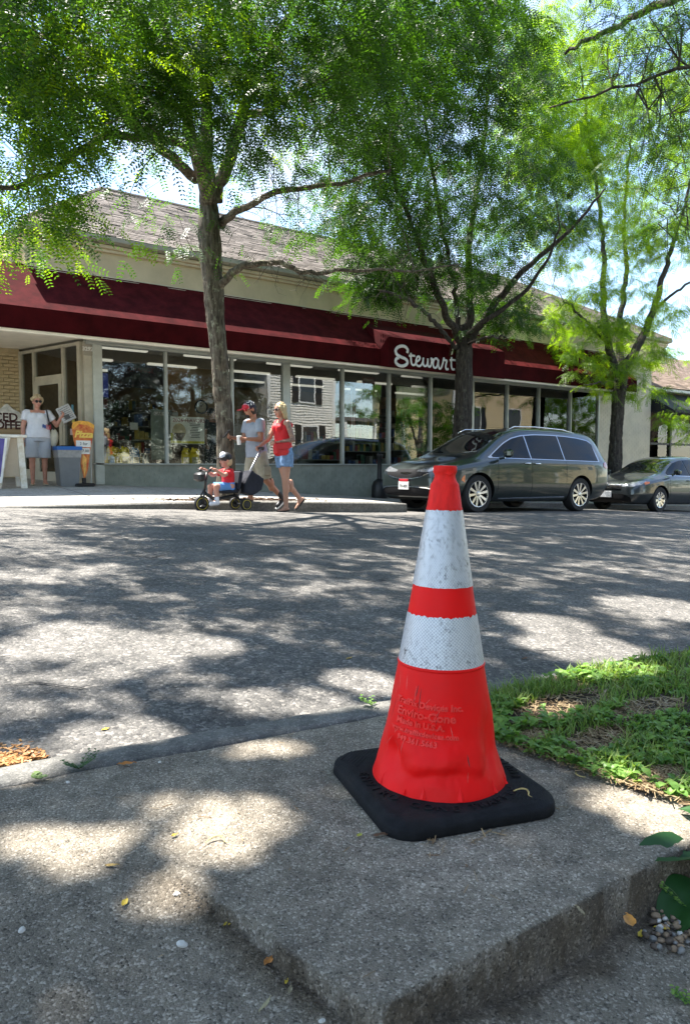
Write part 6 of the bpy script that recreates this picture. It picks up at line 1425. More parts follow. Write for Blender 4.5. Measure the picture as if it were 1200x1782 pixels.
w = f.wr[-1]; ph = thing('phone', 'smartphone held up by the man in the grey shirt', 'phone', man.location, WALK + .04); q = MB(); q.box(w + Vector((.115, .02, .05)), (.012, .075, .15), Matrix.Rotation(-.7, 3, 'Y'), bev=.004); q.build('case', dark_m, ph)
q = MB(); q.box(w + Vector((.108, .02, .057)), (.003, .066, .135), Matrix.Rotation(-.7, 3, 'Y')); q.build('screen', mat('phone_screen', (.25, .27, .3), .1), ph)
w = f.wr[1]; cp = thing('paper_cup', 'white paper cup in the left hand of the man in grey', 'cup', man.location, WALK + .04); q = MB(); q.lathe([(.027, -.12), (.038, .0), (.039, .002)], 20, Matrix.Translation(w + Vector((.085, -.045, .03)))); q.build('cup', white_paint, cp, auto=40)
q = MB(); q.lathe([(.041, .0), (.040, .01), (.034, .014)], 20, Matrix.Translation(w + Vector((.085, -.045, .033)))); q.build('lid', white_paint, cp, auto=40)
# --- tricycle stroller with the child
p = onL(390, 887, 9.47); TRZ = WALK + .05
tri = thing('tricycle_stroller', 'black push tricycle with yellow-ringed wheels carrying a toddler', 'tricycle', (p.x, p.y, gz(p)), TRZ)
yel = mat('yellow_ring', (.42, .33, .05), .4); frm = mat('trike_frame', (.013, .014, .016), .4); nav = mat('navy_fabric', (.012, .014, .024), .85, var=.2, bump=.2)
def trike_wheel(x, y, r, w):
    M = Matrix.Translation((x, y, r)) @ Matrix.Rotation(R_(90), 4, 'X'); q = MB(); q.lathe([(r * .6, -w / 2), (r * .94, -w / 2), (r, -w * .25), (r, w * .25), (r * .94, w / 2), (r * .6, w / 2)], 32, M); wl = q.build('wheel', tyre_m, tri, auto=40)
    for s in (1, -1):
        q = MB(); q.tube([M @ Vector((r * .72 * math.cos(a), r * .72 * math.sin(a), s * w * .52)) for a in np.linspace(0, 2 * math.pi, 33)[:-1]], r * .055, 6, closed=True); o = q.build('yellow_ring', yel, None, smooth=True); o.parent = wl
        q = MB(); q.lathe([(r * .55, 0), (r * .5, w * .1 * s), (.01, w * .14 * s)], 24, M @ Matrix.Translation((0, 0, s * w * .5))); o = q.build('hub', frm, None, auto=40); o.parent = wl
trike_wheel(.36, 0, .115, .05); trike_wheel(-.27, .17, .092, .045); trike_wheel(-.27, -.17, .092, .045)
q = MB(); q.tube([(.36, .045, .115), (.34, .045, .25), (.31, 0, .32)], .014, 8); q.tube([(.36, -.045, .115), (.34, -.045, .25), (.31, 0, .32)], .014, 8); q.tube([(.31, 0, .31), (.27, 0, .56)], .018, 10); q.build('fork', frm, tri, smooth=True)
q = MB(); q.tube([(.31, 0, .27), (.15, 0, .17), (-.05, 0, .20), (-.2, 0, .22)], .026, 10); q.tube([(-.2, 0, .2), (-.27, .17, .092)], .018, 8); q.tube([(-.2, 0, .2), (-.27, -.17, .092)], .018, 8); q.tube([(-.27, -.19, .092), (-.27, .19, .092)], .012, 8); q.tube([(-.16, 0, .2), (-.22, 0, .5)], .018, 8); q.build('frame', frm, tri, smooth=True)
q = MB(); q.tube([(.30, .17, .60), (.27, .08, .575), (.265, 0, .57), (.27, -.08, .575), (.30, -.17, .60)], .013, 8); q.build('handlebar', frm, tri, smooth=True)
for s in (1, -1): q = MB(); q.tube([(.30, s * .12, .59), (.31, s * .20, .605)], .018, 10); q.build('grip', black_plastic, tri, smooth=True)
for s in (1, -1): q = MB(); q.tube([(.36, 0, .115), (.36, s * .085, .115), (.36 + .05 * s, s * .085, .09), (.36 + .05 * s, s * .12, .09)], .008, 6); q.box((.36 + .05 * s, s * .13, .085), (.09, .06, .02), bev=.006); q.build('pedal', frm, tri)
q = MB(); q.box((.385, 0, .50), (.12, .20, .13), bev=.03); q.build('basket', black_plastic, tri, auto=40)
q = MB(); q.box((-.06, 0, .285), (.26, .25, .06), bev=.025); q.build('seat', nav, tri, auto=40)
q = MB(); q.box((-.21, 0, .44), (.06, .25, .30), Matrix.Rotation(-.2, 3, 'Y'), bev=.025); q.build('seat_back', nav, tri, auto=40)
q = MB(); q.tube([(-.21, 0, .18), (-.40, 0, .52), (-.635, 0, .92)], .014, 8); q.build('push_pole', mat('pole_grey', (.25, .26, .28), .4, .5), tri, smooth=True)
q = MB(); q.tube([(-.60, -.10, .90), (-.635, -.06, .925), (-.635, .06, .925), (-.60, .10, .90)], .017, 8); q.build('push_handle', black_plastic, tri, smooth=True)
q = MB(); q.prism([(-.40, -.12, .60), (-.60, -.12, .46), (-.58, -.12, .30), (-.40, -.12, .22), (-.27, -.12, .26), (-.30, -.12, .44)], (0, .25, 0)); fuse(q, 'storage_bag', nav, tri, .012, 5, noise=.012, nsc=10)
kid = person('toddler in red shirt, blue shorts and black-and-white cap riding the tricycle', tri.location, TRZ)
mb, ex = MB(), MB(); k = .62; H0 = Vector((-.07, 0, .36)); N = Vector((-.06, 0, .615)); HC = Vector((-.03, 0, .735))
capsule(mb, H0 + Vector((0, -.045, 0)), H0 + Vector((0, .045, 0)), .075, .075); mb.ell(H0 + Vector((0, 0, .1)), (.075, .09, .1)); mb.ell(H0 + Vector((.005, 0, .18)), (.07, .095, .09)); capsule(mb, N + Vector((0, -.075, -.035)), N + Vector((0, .075, -.035)), .04, .04); capsule(mb, N, HC - Vector((0, 0, .03)), .035, .035)
kid_el = {}
for s in (1, -1):
    kn = Vector((.17, s * .085, .36)); an = Vector((.17, s * .10, .17)); capsule(mb, H0 + Vector((.02, s * .05, -.01)), kn, .058, .042); capsule(mb, kn, an, .042, .03); foot(mb, an, (1, .1 * s), 0, .62)
    shd = N + Vector((0, s * .10, -.04)); el = Vector((.09, s * .17, .52)); wr = Vector((.235, s * .165, .605)); capsule(mb, shd, el, .036, .03); capsule(mb, el, wr, .03, .023); hand(mb, ex, wr, wr - el, (0, -s * .2, -1), .58, 1.1, s); kid_el[s] = (shd, el)
P, M = head_on(mb, kid, HC, (1, -.12, -.05), .86)
fuse(mb, 'body', skin_r, kid, .008, 3, ex)
q = MB(); sleeve(q, [H0 + Vector((0, 0, .0)), H0 + Vector((0, 0, .1)), H0 + Vector((.005, 0, .19)), N - Vector((0, 0, .02))], [(.092, .108), (.09, .108), (.088, .112), (.05, .07)])
for s in (1, -1): a, b = kid_el[s]; capsule(q, a - Vector((0, s * .03, 0)), a, .047, .046); sleeve(q, [a, a + (b - a) * .3, a + (b - a) * .62], [.046, .045, .047])
fuse(q, 'shirt', mat('kid_red_shirt', (.60, .012, .02), .8, var=.1, bump=.1), kid, .008, 3, noise=.005, nsc=14)
q = MB(); sleeve(q, [H0 + Vector((-.01, 0, -.07)), H0 + Vector((0, 0, .06))], [(.09, .11), (.092, .112)])
for s in (1, -1): sleeve(q, [H0 + Vector((0, s * .05, -.01)), Vector((.06, s * .07, .357)), Vector((.13, s * .083, .36))], [.066, .064, .060], flatdir=(0, 0, 1))
fuse(q, 'shorts', mat('blue_shorts', (.10, .25, .55), .8, var=.1), kid, .008, 2, noise=.005, nsc=14)
q = MB(); q.ell(P(-.045, 0, -.01), (.075 * .86, .083 * .86, .10 * .86), M); fuse(q, 'hair', mat('sandy_hair', (.50, .36, .20), .6), kid, .008, 2, noise=.008, nsc=30)
q = MB(); q.ell(P(-.012, 0, .046), (.106 * .9, .09 * .9, .09 * .9), M); q.box(P(.12, 0, .045), (.11, .14, .012), M, bev=.005); fuse(q, 'cap', black_plastic, kid, .008, 2)
q = MB(); q.ell(P(.04, 0, .075), (.056 * .92, .074 * .92, .07 * .92), M); fuse(q, 'cap_front', white_c, kid, .008, 2)
for s in (1, -1): q = MB(); capsule(q, Vector((.16, s * .10, .125)), Vector((.27, s * .115, .115)), .036, .032); capsule(q, Vector((.17, s * .10, .15)), Vector((.17, s * .10, .2)), .036, .034); fuse(q, 'shoe', white_c, kid, .008, 2)
# --- woman by the shop door
p = onL(68, 843, 13.72); lady = person('older curly-haired woman in white T-shirt, pale shorts and sunglasses standing by the door', (p.x, p.y, gz(p)), math.atan2(-.93, -.10))
f = Fig(1.60, {1: (-1, -2, 0), -1: (5, -1, 0)}, lean=1, shw=.195, hpw=.115); mb, ex = MB(), MB()
f.body(mb, ex, arms={1: ((-.12, .55, -.80), (.55, .30, .62)), -1: ((.02, -.24, -.96), (.16, -.02, -.97))}, thigh=.092, calf=.060, armr=.050, headfwd=(.97, .22, -.05), root=lady, curl=(.9, .3), belly=1.28, bust=1.1, chestw=1.1)
fuse(mb, 'body', skin_r, lady, .010, 3, ex); k = f.k; P = f.P
q = MB(); f.shirt(q, .55, .0, 1.16, 1.16, .072, bust=1.15); fuse(q, 't_shirt', white_c, lady, .011, 3, noise=.009, nsc=7)
q = MB(); f.shorts(q, .92, .125, .118, 1.22, .12); fuse(q, 'shorts', mat('pale_shorts', (.42, .44, .48), .85, var=.06, bump=.1), lady, .011, 3, noise=.006, nsc=8)
q = MB(); rs = random.Random(8)
for i in range(46):
    a, e = rs.uniform(0, 2 * math.pi), rs.uniform(-.45, 1.5); d = Vector((math.cos(a) * math.cos(e), math.sin(a) * math.cos(e), math.sin(e)))
    if d.x > .5 and d.z < .55: continue
    q.ell(P(-.015 + d.x * .10, d.y * .092, .03 + d.z * .10), (.034 * k,) * 3, None, 8, 6)
fuse(q, 'hair', mat('curly_hair', (.56, .43, .26), .6, col2=(.34, .24, .13), vscale=28), lady, .009, 1, noise=.014, nsc=34)
glasses(P, f.M, k * 1.08, lady, dark_m, .025)
for sd in (1, -1):
    ff = f.feet[sd]; sole('sandal', mat('sandal', (.55, .46, .33), .6), lady, ff, k); fv, dn, a = ff; q = MB(); q.tube([a + fv * .09 * k + dn * .06 * k + fv.cross(dn) * t * .042 * k - dn * (.026 * k * math.cos(t * 1.5)) for t in np.linspace(-1, 1, 9)], .007, 6); q.build('sandal_strap', MATS['sandal'], lady, smooth=True)
q = MB(); c = f.waist + Vector((.135, .075, .02))                       # flag print on the shirt front
FM = frame_M((0, 0, 0), (0, 1, 0), (0, .12, 1))
def on_shirt(x, y):
    return Vector((.1365 * k * 1.16 * math.cos((x + .07) * 3.2) + .012, (x + .07) * 1.02, f.hipz + .19 * k + y))
def flag_piece(x0, x1, y0, y1, m, nm):
    q = MB(); q.grid([[on_shirt(x0 + (x1 - x0) * i / 8, y0 + (y1 - y0) * j / 3 + .010 * math.sin(i * .8 + x0 * 30)) for i in range(9)] for j in range(4)]); return q.build(nm, m, lady, smooth=True, fix=False)
flag_piece(-.005, .055, .0, .06, mat('flag_blue', (.05, .09, .25), .8), 'flag_print')
for i in range(4): flag_piece(.055, .14, -.02 + i * .022, -.009 + i * .022, mat('flag_red', (.5, .05, .06), .8), 'flag_print')
npap = thing('newspaper', 'folded newspaper tucked under the arm of the woman in white', 'newspaper', lady.location, lady.rotation_euler.z)
q = MB(); w = f.wr[1]; Mn = Matrix.Rotation(.5, 3, 'X') @ Matrix.Rotation(.2, 3, 'Z'); q.box(w + Vector((-.03, .08, .06)), (.03, .26, .30), Mn, bev=.01); q.build('sheets', mat('newsprint', (.55, .53, .50), .85, col2=(.35, .34, .33), vscale=30), npap, auto=40)
q = MB()
for i in range(7): q.box(w + Vector((-.03, .08, .06)) + Mn @ Vector((.0165, 0, .11 - i * .035)), (.002, .20, .008), Mn)
q.box(w + Vector((-.03, .08, .06)) + Mn @ Vector((.0165, -.02, -.06)), (.003, .10, .08), Mn); q.build('print', mat('ink', (.10, .10, .10), .9), npap)
bag = thing('shoulder_bag', 'cream shoulder bag on the hip of the woman in white', 'bag', lady.location, lady.rotation_euler.z)
q = MB(); q.ell(f.pel + Vector((-.02, .27, -.02)), (.07, .08, .17)); fuse(q, 'bag_body', mat('cream_canvas', (.58, .53, .42), .85, var=.1, bump=.2), bag, .012, 3, noise=.02, nsc=6)
q = MB(); q.tube(smooth_path([f.pel + Vector((.0, .28, .12)), f.sh[1] + Vector((.085, .01, -.16)), f.sh[1] + Vector((.05, -.03, .055)), f.sh[1] + Vector((-.08, -.01, -.1)), f.pel + Vector((-.06, .26, .12))]), .014, 6); q.build('strap', black_plastic, bag, smooth=True)
# --- dim figure inside the shop
p = onL(368, 760, 15.3); ins = person('dim figure in dark clothes standing inside the shop behind the poster', (p.x, 15.3, -.36), -1.2)
f = Fig(1.70, {1: (2, 0, 0), -1: (-2, 0, 0)}); mb, ex = MB(), MB(); f.body(mb, ex, arms={1: ((.05, .15, -.95), (.2, 0, -.95)), -1: ((.05, -.15, -.95), (.2, 0, -.95))}, root=ins); fuse(mb, 'body', skin_t, ins, .012, 3, ex)
q = MB(); f.shirt(q, .6, -.05, 1.08); fuse(q, 'shirt', black_plastic, ins, .012, 3); q = MB(); f.shorts(q, 1.0, .11, .10); 
for sd in (1, -1): kn, an, _ = f.legs[sd]; sleeve(q, [kn + Vector((0, 0, .05)), an], [.085, .075])
fuse(q, 'trousers', nav, ins, .012, 3); q = MB(); q.ell(f.P(-.02, 0, .03), (.10, .088, .10), f.M); fuse(q, 'hair', MATS['black_hair'], ins, .01, 2)
# ------------------------------------------------------------------ things by the shop entrance
RX = Matrix.Rotation(R_(90), 4, 'X')                  # text that stands up and faces the street
def put_text(txt, x, y, z, size, m, par, rot=0, ext=.002, name='lettering', **k):
    return lettering(txt, Matrix.Translation((x, y, z)) @ Matrix.Rotation(rot, 4, 'Z') @ RX, size, m, par, ext, name, **k)
wg = lambda px, py, L: onL(px, py, L)
ink = mat('brown_ink', (.075, .022, .020), .7)
# iced coffee board on the brick wall
yb = 15.90; c = onL(8, 735, yb)
ic = thing('iced_coffee_sign', 'cup-shaped painted board lettered iced coffee on the cream brick wall', 'sign', (c.x, yb, c.z - .5), world=True)
crm = mat('whipped_cream_paint', (.78, .74, .68), .6, var=.25, vscale=8); cupm = mat('cup_paint', (.40, .27, .15), .6, var=.1)
ol = [(-.60, -.02), (-.62, .05), (-.50, .10), (-.46, .18), (-.32, .22), (-.24, .33), (-.10, .37), (-.03, .46), (.02, .49), (.07, .45), (.13, .37), (.24, .31), (.32, .21), (.42, .13), (.46, .03), (.50, -.02), (.44, -.07), (.30, -.05), (.0, -.08), (-.3, -.05)]
cx0 = onL(12, 700, yb).x - .02
sg = MB(); sg.prism([(cx0 + x, yb, c.z + z * .86 - .04) for x, z in ol], (0, .03, 0)); sg.build('cream_top', crm, ic)
sg = MB(); sg.prism([(cx0 + x, yb + .003, c.z - .05 + z) for x, z in [(-.5, -.02), (.43, -.02), (.36, -.6), (-.42, -.6)]], (0, .027, 0)); sg.build('cup', cupm, ic)
sg = MB(); sg.bx((cx0 - .5, yb - .006, c.z - .20), (cx0 + .42, yb + .002, c.z - .15)); sg.build('cup_rim', mat('rim_paint', (.45, .32, .19), .6), ic)
put_text('ICED', cx0 - .04, yb - .002, c.z + .10, .235, ink, ic, bold=.006); put_text('COFFEE', cx0 + .0, yb - .002, c.z - .06, .225, ink, ic, bold=.006, space=.92)
# white A-frame with peeling paint
A0 = onL(43, 845, 13.0); zA = walk_z(A0.x, 13.0)
af = thing('sandwich_board', 'white peeling A-frame board with a purple and yellow poster left of the woman', 'sign board', (A0.x - .3, 13.0, zA), world=True)
peel = mat('peeling_white', (.80, .78, .72), .55, col2=(.62, .55, .42), vscale=9, bump=.1)
topz = onL(40, 757, 13.0).z
q = MB(); q.bx((A0.x - 1.1, 12.86, topz - .05), (A0.x + .03, 13.02, topz), bev=.008); q.build('top_beam', peel, af)
def leg(x0, x1, y, w=.085): 
    q = MB(); q.prism([(x0 - w / 2, y, topz - .051), (x0 + w / 2, y, topz - .051), (x1 + w / 2, y, zA), (x1 - w / 2, y, zA)], (0, .05, 0)); q.build('leg', peel, af)
leg(A0.x - .07, A0.x - .02, 12.9, .095); leg(A0.x - .26, A0.x - .42, 12.87, .07); leg(A0.x - .07, A0.x - .02, 13.35); leg(A0.x - .26, A0.x - .42, 13.4, .07)
q = MB(); q.prism([(A0.x - .09, 12.95, topz - .06), (A0.x - .07, 12.95, topz - .06), (A0.x - .05, 12.95, zA + .2), (A0.x - .07, 12.95, zA + .2)], (0, .42, 0)); q.prism([(A0.x - .32, 12.95, topz - .06), (A0.x - .12, 12.95, topz - .06), (A0.x - .05, 12.95, zA + .2), (A0.x - .38, 12.95, zA + .2)], (0, .01, 0)); q.build('back_panel', mat('beige_board', (.55, .46, .36), .7, var=.05), af)
xp = A0.x - .30
q = MB(); q.prism([(xp - .9, 12.80, topz - .06), (xp + .02, 12.80, topz - .06), (xp - .10, 12.70, zA + .10), (xp - 1.02, 12.70, zA + .10)], (0, .03, 0)); q.build('front_panel', white_paint, af)
q = MB(); q.prism([(xp - .9, 12.795, topz - .07), (xp - .02, 12.795, topz - .07), (xp - .12, 12.705, zA + .2), (xp - 1.0, 12.705, zA + .2)], (0, .008, 0)); q.build('poster', mat('purple_print', (.10, .08, .28), .5, var=.2), af)
Ma = Matrix.Translation((xp - .14, 12.775, topz - .16)) @ Matrix.Rotation(R_(-6), 4, 'X') @ RX
for i, (t, mm, sz) in enumerate((('ney', white_paint, .13), ('ur', white_paint, .13), ('OUR', mat('yellow_print', (.75, .45, .03), .5), .14), ('!', MATS.get('yellow_print'), .14))):
    lettering(t, Matrix.Translation((xp - .14 - i * .02, 12.765 - i * .02, topz - .15 - i * .12)) @ RX, sz, mm or white_paint, af, .002, bold=.006, align='RIGHT' if i < 3 else 'CENTER')
# rubbish bin with clear liner and blue lid rim
b = onL(118, 842, 13.55); zb_ = walk_z(b.x, 13.55)
bn = thing('rubbish_bin', 'grey rubbish bin with blue rim and clear bag beside the pizza sign', 'rubbish bin', (b.x, 13.55, zb_))
grey_p = mat('grey_plastic', (.17, .18, .19), .5, var=.06)
def tap(mb, w0, d0, w1, d1, z0, z1): mb.add([(-w0, -d0, z0), (w0, -d0, z0), (w0, d0, z0), (-w0, d0, z0), (-w1, -d1, z1), (w1, -d1, z1), (w1, d1, z1), (-w1, d1, z1)], [(3, 2, 1, 0), (4, 5, 6, 7), (0, 1, 5, 4), (1, 2, 6, 5), (2, 3, 7, 6), (3, 0, 4, 7)])
q = MB(); tap(q, .155, .16, .20, .20, 0, .64); q.build('tub', grey_p, bn); q = MB(); tap(q, .198, .198, .206, .206, .52, .655); q.build('liner', mat('clear_liner', (.30, .30, .30), .3, var=.15, vscale=14, bump=.4, bscale=30), bn)
q = MB(); tap(q, .214, .214, .216, .216, .655, .72); q.build('lid', mat('blue_plastic', (.02, .13, .42), .4), bn); q = MB(); q.box((0, 0, .73), (.26, .26, .02), bev=.008); q.build('lid_opening', black_plastic, bn)
# pizza slice sign on a black foot
b = onL(147, 838, 13.42); zb_ = walk_z(b.x, 13.42); top_p = onL(147, 732, 13.42).z
pz = thing('pizza_sign', 'slice-shaped pizza sign in red and yellow on a black foot by the window corner', 'sign', (b.x, 13.42, zb_), .12)
H = top_p - zb_; W = .205
sl_ = [(-.0, .12), (-.06, .42), (-W * .86, H * .70), (-W, H * .90), (-W * .9, H * .97), (-W * .3, H), (W * .5, H * .99), (W, H * .94), (W * .96, H * .85), (W * .60, H * .55), (.07, .30)]
q = MB(); q.prism([(x, 0, z) for x, z in sl_], (0, .02, 0)); q.build('slice', mat('tomato_print', (.50, .05, .015), .4, col2=(.72, .30, .06), vscale=11), pz)
q = MB(); q.prism([(x, -.004, z) for x, z in [(-W, H * .90), (-W * .9, H * .97), (-W * .3, H), (W * .5, H * .99), (W, H * .94), (W * .98, H * .88), (W * .4, H * .94), (-W * .4, H * .945), (-W * .93, H * .86)]], (0, .003, 0)); q.build('crust', mat('crust_print', (.78, .38, .05), .4, var=.2, vscale=20), pz)
put_text('Pizza', -.0, -.006, H * .79, .17, mat('pizza_yellow', (.85, .60, .12), .4), pz, shear=.25, bold=.006)
q = MB(); q.bx((-.14, -.005, H * .60), (.13, -.002, H * .70)); q.bx((-.10, -.0052, H * .495), (.11, -.0022, H * .585)); q.build('price_strip', white_paint, pz); put_text('2 for', .0, -.007, H * .65, .075, mat('ink', (.1, .1, .1)), pz); put_text('$ 7.00', .0, -.008, H * .54, .075, mat('ink', (.1, .1, .1)), pz)
q = MB(); q.prism([(.0, -.003, .2), (-.03, -.003, .45), (-.02, -.003, .6), (.05, -.003, .52), (.03, -.003, .3)], (0, .002, 0)); q.build('cheese', mat('cheese_print', (.78, .42, .10), .4, var=.25, vscale=18), pz)
q = MB(); q.box((0, .03, .03), (.36, .24, .06), bev=.02); q.bx((-.03, -.003, .06), (.03, .04, .16)); q.build('foot', black_plastic, pz, auto=40)
q = MB(); q.bx((.13, .01, .05), (.145, .03, .7)); q.build('stay', alu, pz)
# ash stand at the end of the low wall
b = onL(660, 866, 13.55); zb_ = walk_z(b.x, 13.55)
ash = thing('ash_stand', 'black cigarette stand with a narrow neck on a wide base in front of the minivan', 'ash stand', (b.x, 13.55, zb_))
q = MB(); q.lathe([(.19, 0), (.20, .03), (.185, .30), (.15, .40), (.07, .46)], 28); q.build('base', black_plastic, ash, auto=50); q = MB(); q.lathe([(.062, .455), (.055, .7), (.058, .98), (.075, 1.0), (.07, 1.06), (.04, 1.08)], 24); q.build('neck', black_plastic, ash, auto=50)
# paper notices on the glass
def notice(label, px0, px1, py0, py1, L, m, lines=(), col=None, cat='notice', th=.003, dark=ink, img=None):
    a, b2 = onL(px0, py0, L), onL(px1, py1, L)
    t = thing('paper_notice' if cat == 'notice' else cat.replace(' ', '_'), label, cat, ((a.x + b2.x) / 2, L, b2.z), world=True)
    q = MB(); q.bx((a.x, L, b2.z), (b2.x, L + th, a.z)); q.build('sheet', m, t)
    for (tx, fx, fz, sz, mm) in lines: put_text(tx, a.x + (b2.x - a.x) * fx, L - .0025, b2.z + (a.z - b2.z) * fz, sz, mm or dark, t)
    return t, a, b2
paper = mat('paper', (.62, .60, .55), .7, var=.04)
# flavour poster hung behind the second pane
po, a, b2 = notice('white and yellow flavour poster with an ice cream scoop in the window', 296, 356, 724, 773, 14.03, mat('poster_paper', (.80, .78, .70), .7), (('2026', .22, .86, .115, mat('maroon_ink', (.22, .02, .03), .6)), ('FLAVORS', .72, .86, .11, mat('maroon_ink', (.22, .02, .03), .6))), cat='poster')
mi = MATS['maroon_ink']
q = MB(); q.bx((a.x + .004, 14.0285, b2.z + .01), (b2.x - .004, 14.0295, b2.z + .06)); q.bx((a.x + .005, 14.0286, b2.z + .05), (a.x + .05, 14.0294, b2.z + .22)); q.build('yellow_border', mat('lime_print', (.62, .58, .05), .6, var=.1), po)
w, hgt = b2.x - a.x, a.z - b2.z
q = MB(); q.ell((a.x + w * .25, 14.028, b2.z + hgt * .45), (w * .20, .004, hgt * .30)); q.build('scoop_print', mat('cream_print', (.62, .52, .32), .6, col2=(.45, .36, .2), vscale=14), po, smooth=True); q = MB(); q.prism([(a.x + w * .08, 14.023, b2.z + hgt * .40), (a.x + w * .42, 14.023, b2.z + hgt * .40), (a.x + w * .32, 14.023, b2.z + hgt * .12), (a.x + w * .16, 14.023, b2.z + hgt * .12)], (0, .002, 0)); q.build('bowl_print', mat('bowl_print', (.10, .06, .04), .6, var=.3, vscale=20), po)
put_text('GRAB & SHARE', a.x + w * .45, 14.0265, b2.z + hgt * .86, .030, mi, po)
q = MB(); rs = random.Random(2)
for i in range(9):
    ln = rs.uniform(.20, .32) * w; q.bx((a.x + w * .72 - ln / 2, 14.0275, b2.z + hgt * (.73 - i * .062)), (a.x + w * .72 + ln / 2, 14.0285, b2.z + hgt * (.755 - i * .062)))
tag(q.build('printed_lines', mat('ink', (.1, .1, .1)), po), kind='stuff')
notice('maroon poster lettered flavors week high in the middle window', 630, 652, 655, 688, 14.05, mat('maroon_poster', (.16, .03, .035), .6), (('Flavors', .5, .84, .10, paper), ('Week', .5, .62, .10, paper)), cat='poster')
notice('grey sheet below the maroon poster in the middle window', 630, 652, 689, 722, 14.05, mat('grey_print', (.22, .23, .20), .6, var=.2, vscale=9), cat='poster')
notice('white lined notice standing at the corner window', 163, 185, 777, 801, 14.02, paper, (('-----', .5, .8, .08, None), ('-----', .5, .5, .08, None), ('-----', .5, .2, .08, None)))
notice('grey panel sign lettered car care in the first window', 262, 300, 712, 800, 14.35, mat('sage_panel', (.26, .30, .26), .6, var=.08), cat='display panel')
t, a, b2 = notice('white strip lettered car care on top of the grey panel', 268, 310, 716, 724, 14.30, paper, (('CAR CARE', .4, .5, .085, mat('ink', (.1, .1, .1))),))
notice('small white paper taped in the first window', 226, 240, 735, 748, 14.6, paper)
for i, (px0, px1, py0, py1, col, lab) in enumerate(((124, 128, 704, 715, (.08, .22, .28), 'dark teal sticker, topmost on the door post'), (124, 129, 716, 725, (.12, .42, .55), 'light blue sticker on the door post'), (125, 130, 726, 736, (.55, .45, .08), 'yellow sticker on the door post'), (122, 130, 746, 757, (.6, .45, .42), 'pinkish sheet low on the door post'))):
    notice(lab, px0, px1, py0, py1, 13.90, mat('sticker_%s' % 'abcd'[i], col, .5), cat='sticker')
# stripes pennant
a = onL(614, 672, 14.2); z1 = onL(614, 765, 14.2).z
pn = thing('flag_streamer', 'hanging red, white and blue streamer in the middle window', 'streamer', (a.x, 14.2, z1), world=True)
q = MB(); q.bx((a.x - .07, 14.2, a.z - .38), (a.x + .07, 14.21, a.z)); q.build('blue_top', mat('streamer_blue', (.20, .28, .42), .7, var=.2, vscale=30), pn)
for i in range(5): q = MB(); q.bx((a.x - .07 + i * .028, 14.2, z1), (a.x - .045 + i * .028, 14.205, a.z - .381)); q.build('ribbon', mat('streamer_red', (.33, .04, .05), .7) if i % 2 == 0 else paper, pn)
# jugs on the window ledge
mb_l = MB(); mb_l.bx((X0 + .1, 13.97, SILL - .12), (X1 - .1, 14.9, SILL - .05)); mb_l.build('window_ledge', mat('ledge', (.18, .16, .12), .6, var=.1), shop)
jy = mat('yellow_jug', (.85, .66, .02), .35, var=.05); jb = mat('blue_jug', (.03, .20, .42), .35)
def jug(x, y, m, label, group=None, s=1.0):
    z = SILL - .05; t = thing('fluid_jug', label, 'jug', (x, y, z), RNG.uniform(-.3, .3), group)
    q = MB(); q.box((0, 0, .12 * s), (.17 * s, .11 * s, .24 * s), bev=.025 * s); q.build('bottle', m, t, auto=40)
    q = MB(); q.prism([(-.085 * s, -.03 * s, .241 * s), (.05 * s, -.03 * s, .241 * s), (.02 * s, -.03 * s, .30 * s), (-.05 * s, -.03 * s, .30 * s)], (0, .06 * s, 0)); q.build('shoulder', m, t)
    q = MB(); q.lathe([(.022 * s, .30 * s), (.022 * s, .335 * s)], 12, Matrix.Translation((-.03 * s, 0, 0))); q.build('cap', m, t); q = MB(); q.tube([(.07 * s, 0, .20 * s), (.085 * s, 0, .27 * s), (.04 * s, 0, .315 * s), (-.01 * s, 0, .30 * s)], .012 * s, 6); q.build('handle', m, t, smooth=True)
    q = MB(); q.bx((-.06 * s, -.0575 * s, .05 * s), (.06 * s, -.056 * s, .16 * s)); q.build('label', mat('jug_label', (.35, .30, .08), .5, col2=(.65, .62, .5), vscale=40), t)
for i, (px, lab) in enumerate(((192, 'leftmost yellow fluid jug on the window ledge'), (203, 'second yellow fluid jug from the corner post'), (216, 'yellow fluid jug beside the blue one'), (327, 'left of the two yellow fluid jugs under the flavour poster'), (338, 'right of the two yellow fluid jugs under the flavour poster'))):
    jug(onL(px, 795, 14.1).x, 14.10 + .10 * (i % 2), jy, lab, 'yellow fluid jugs in the shop window', 1.15)
jug(onL(234, 795, 14.12).x, 14.12, jb, 'blue fluid jug on the window ledge between yellow and clear ones', None, 1.1)
for i, px in enumerate((250, 256)):
    t = thing('spray_can', ('left' if i == 0 else 'right') + ' of the two silver cans beside the blue jug', 'can', (onL(px, 795, 14.4).x, 14.4, SILL - .05), 0, 'silver cans in the shop window'); q = MB(); q.lathe([(.032, 0), (.033, .005), (.033, .18), (.02, .2), (.014, .23)], 16); q.build('can', alu, t, auto=40)
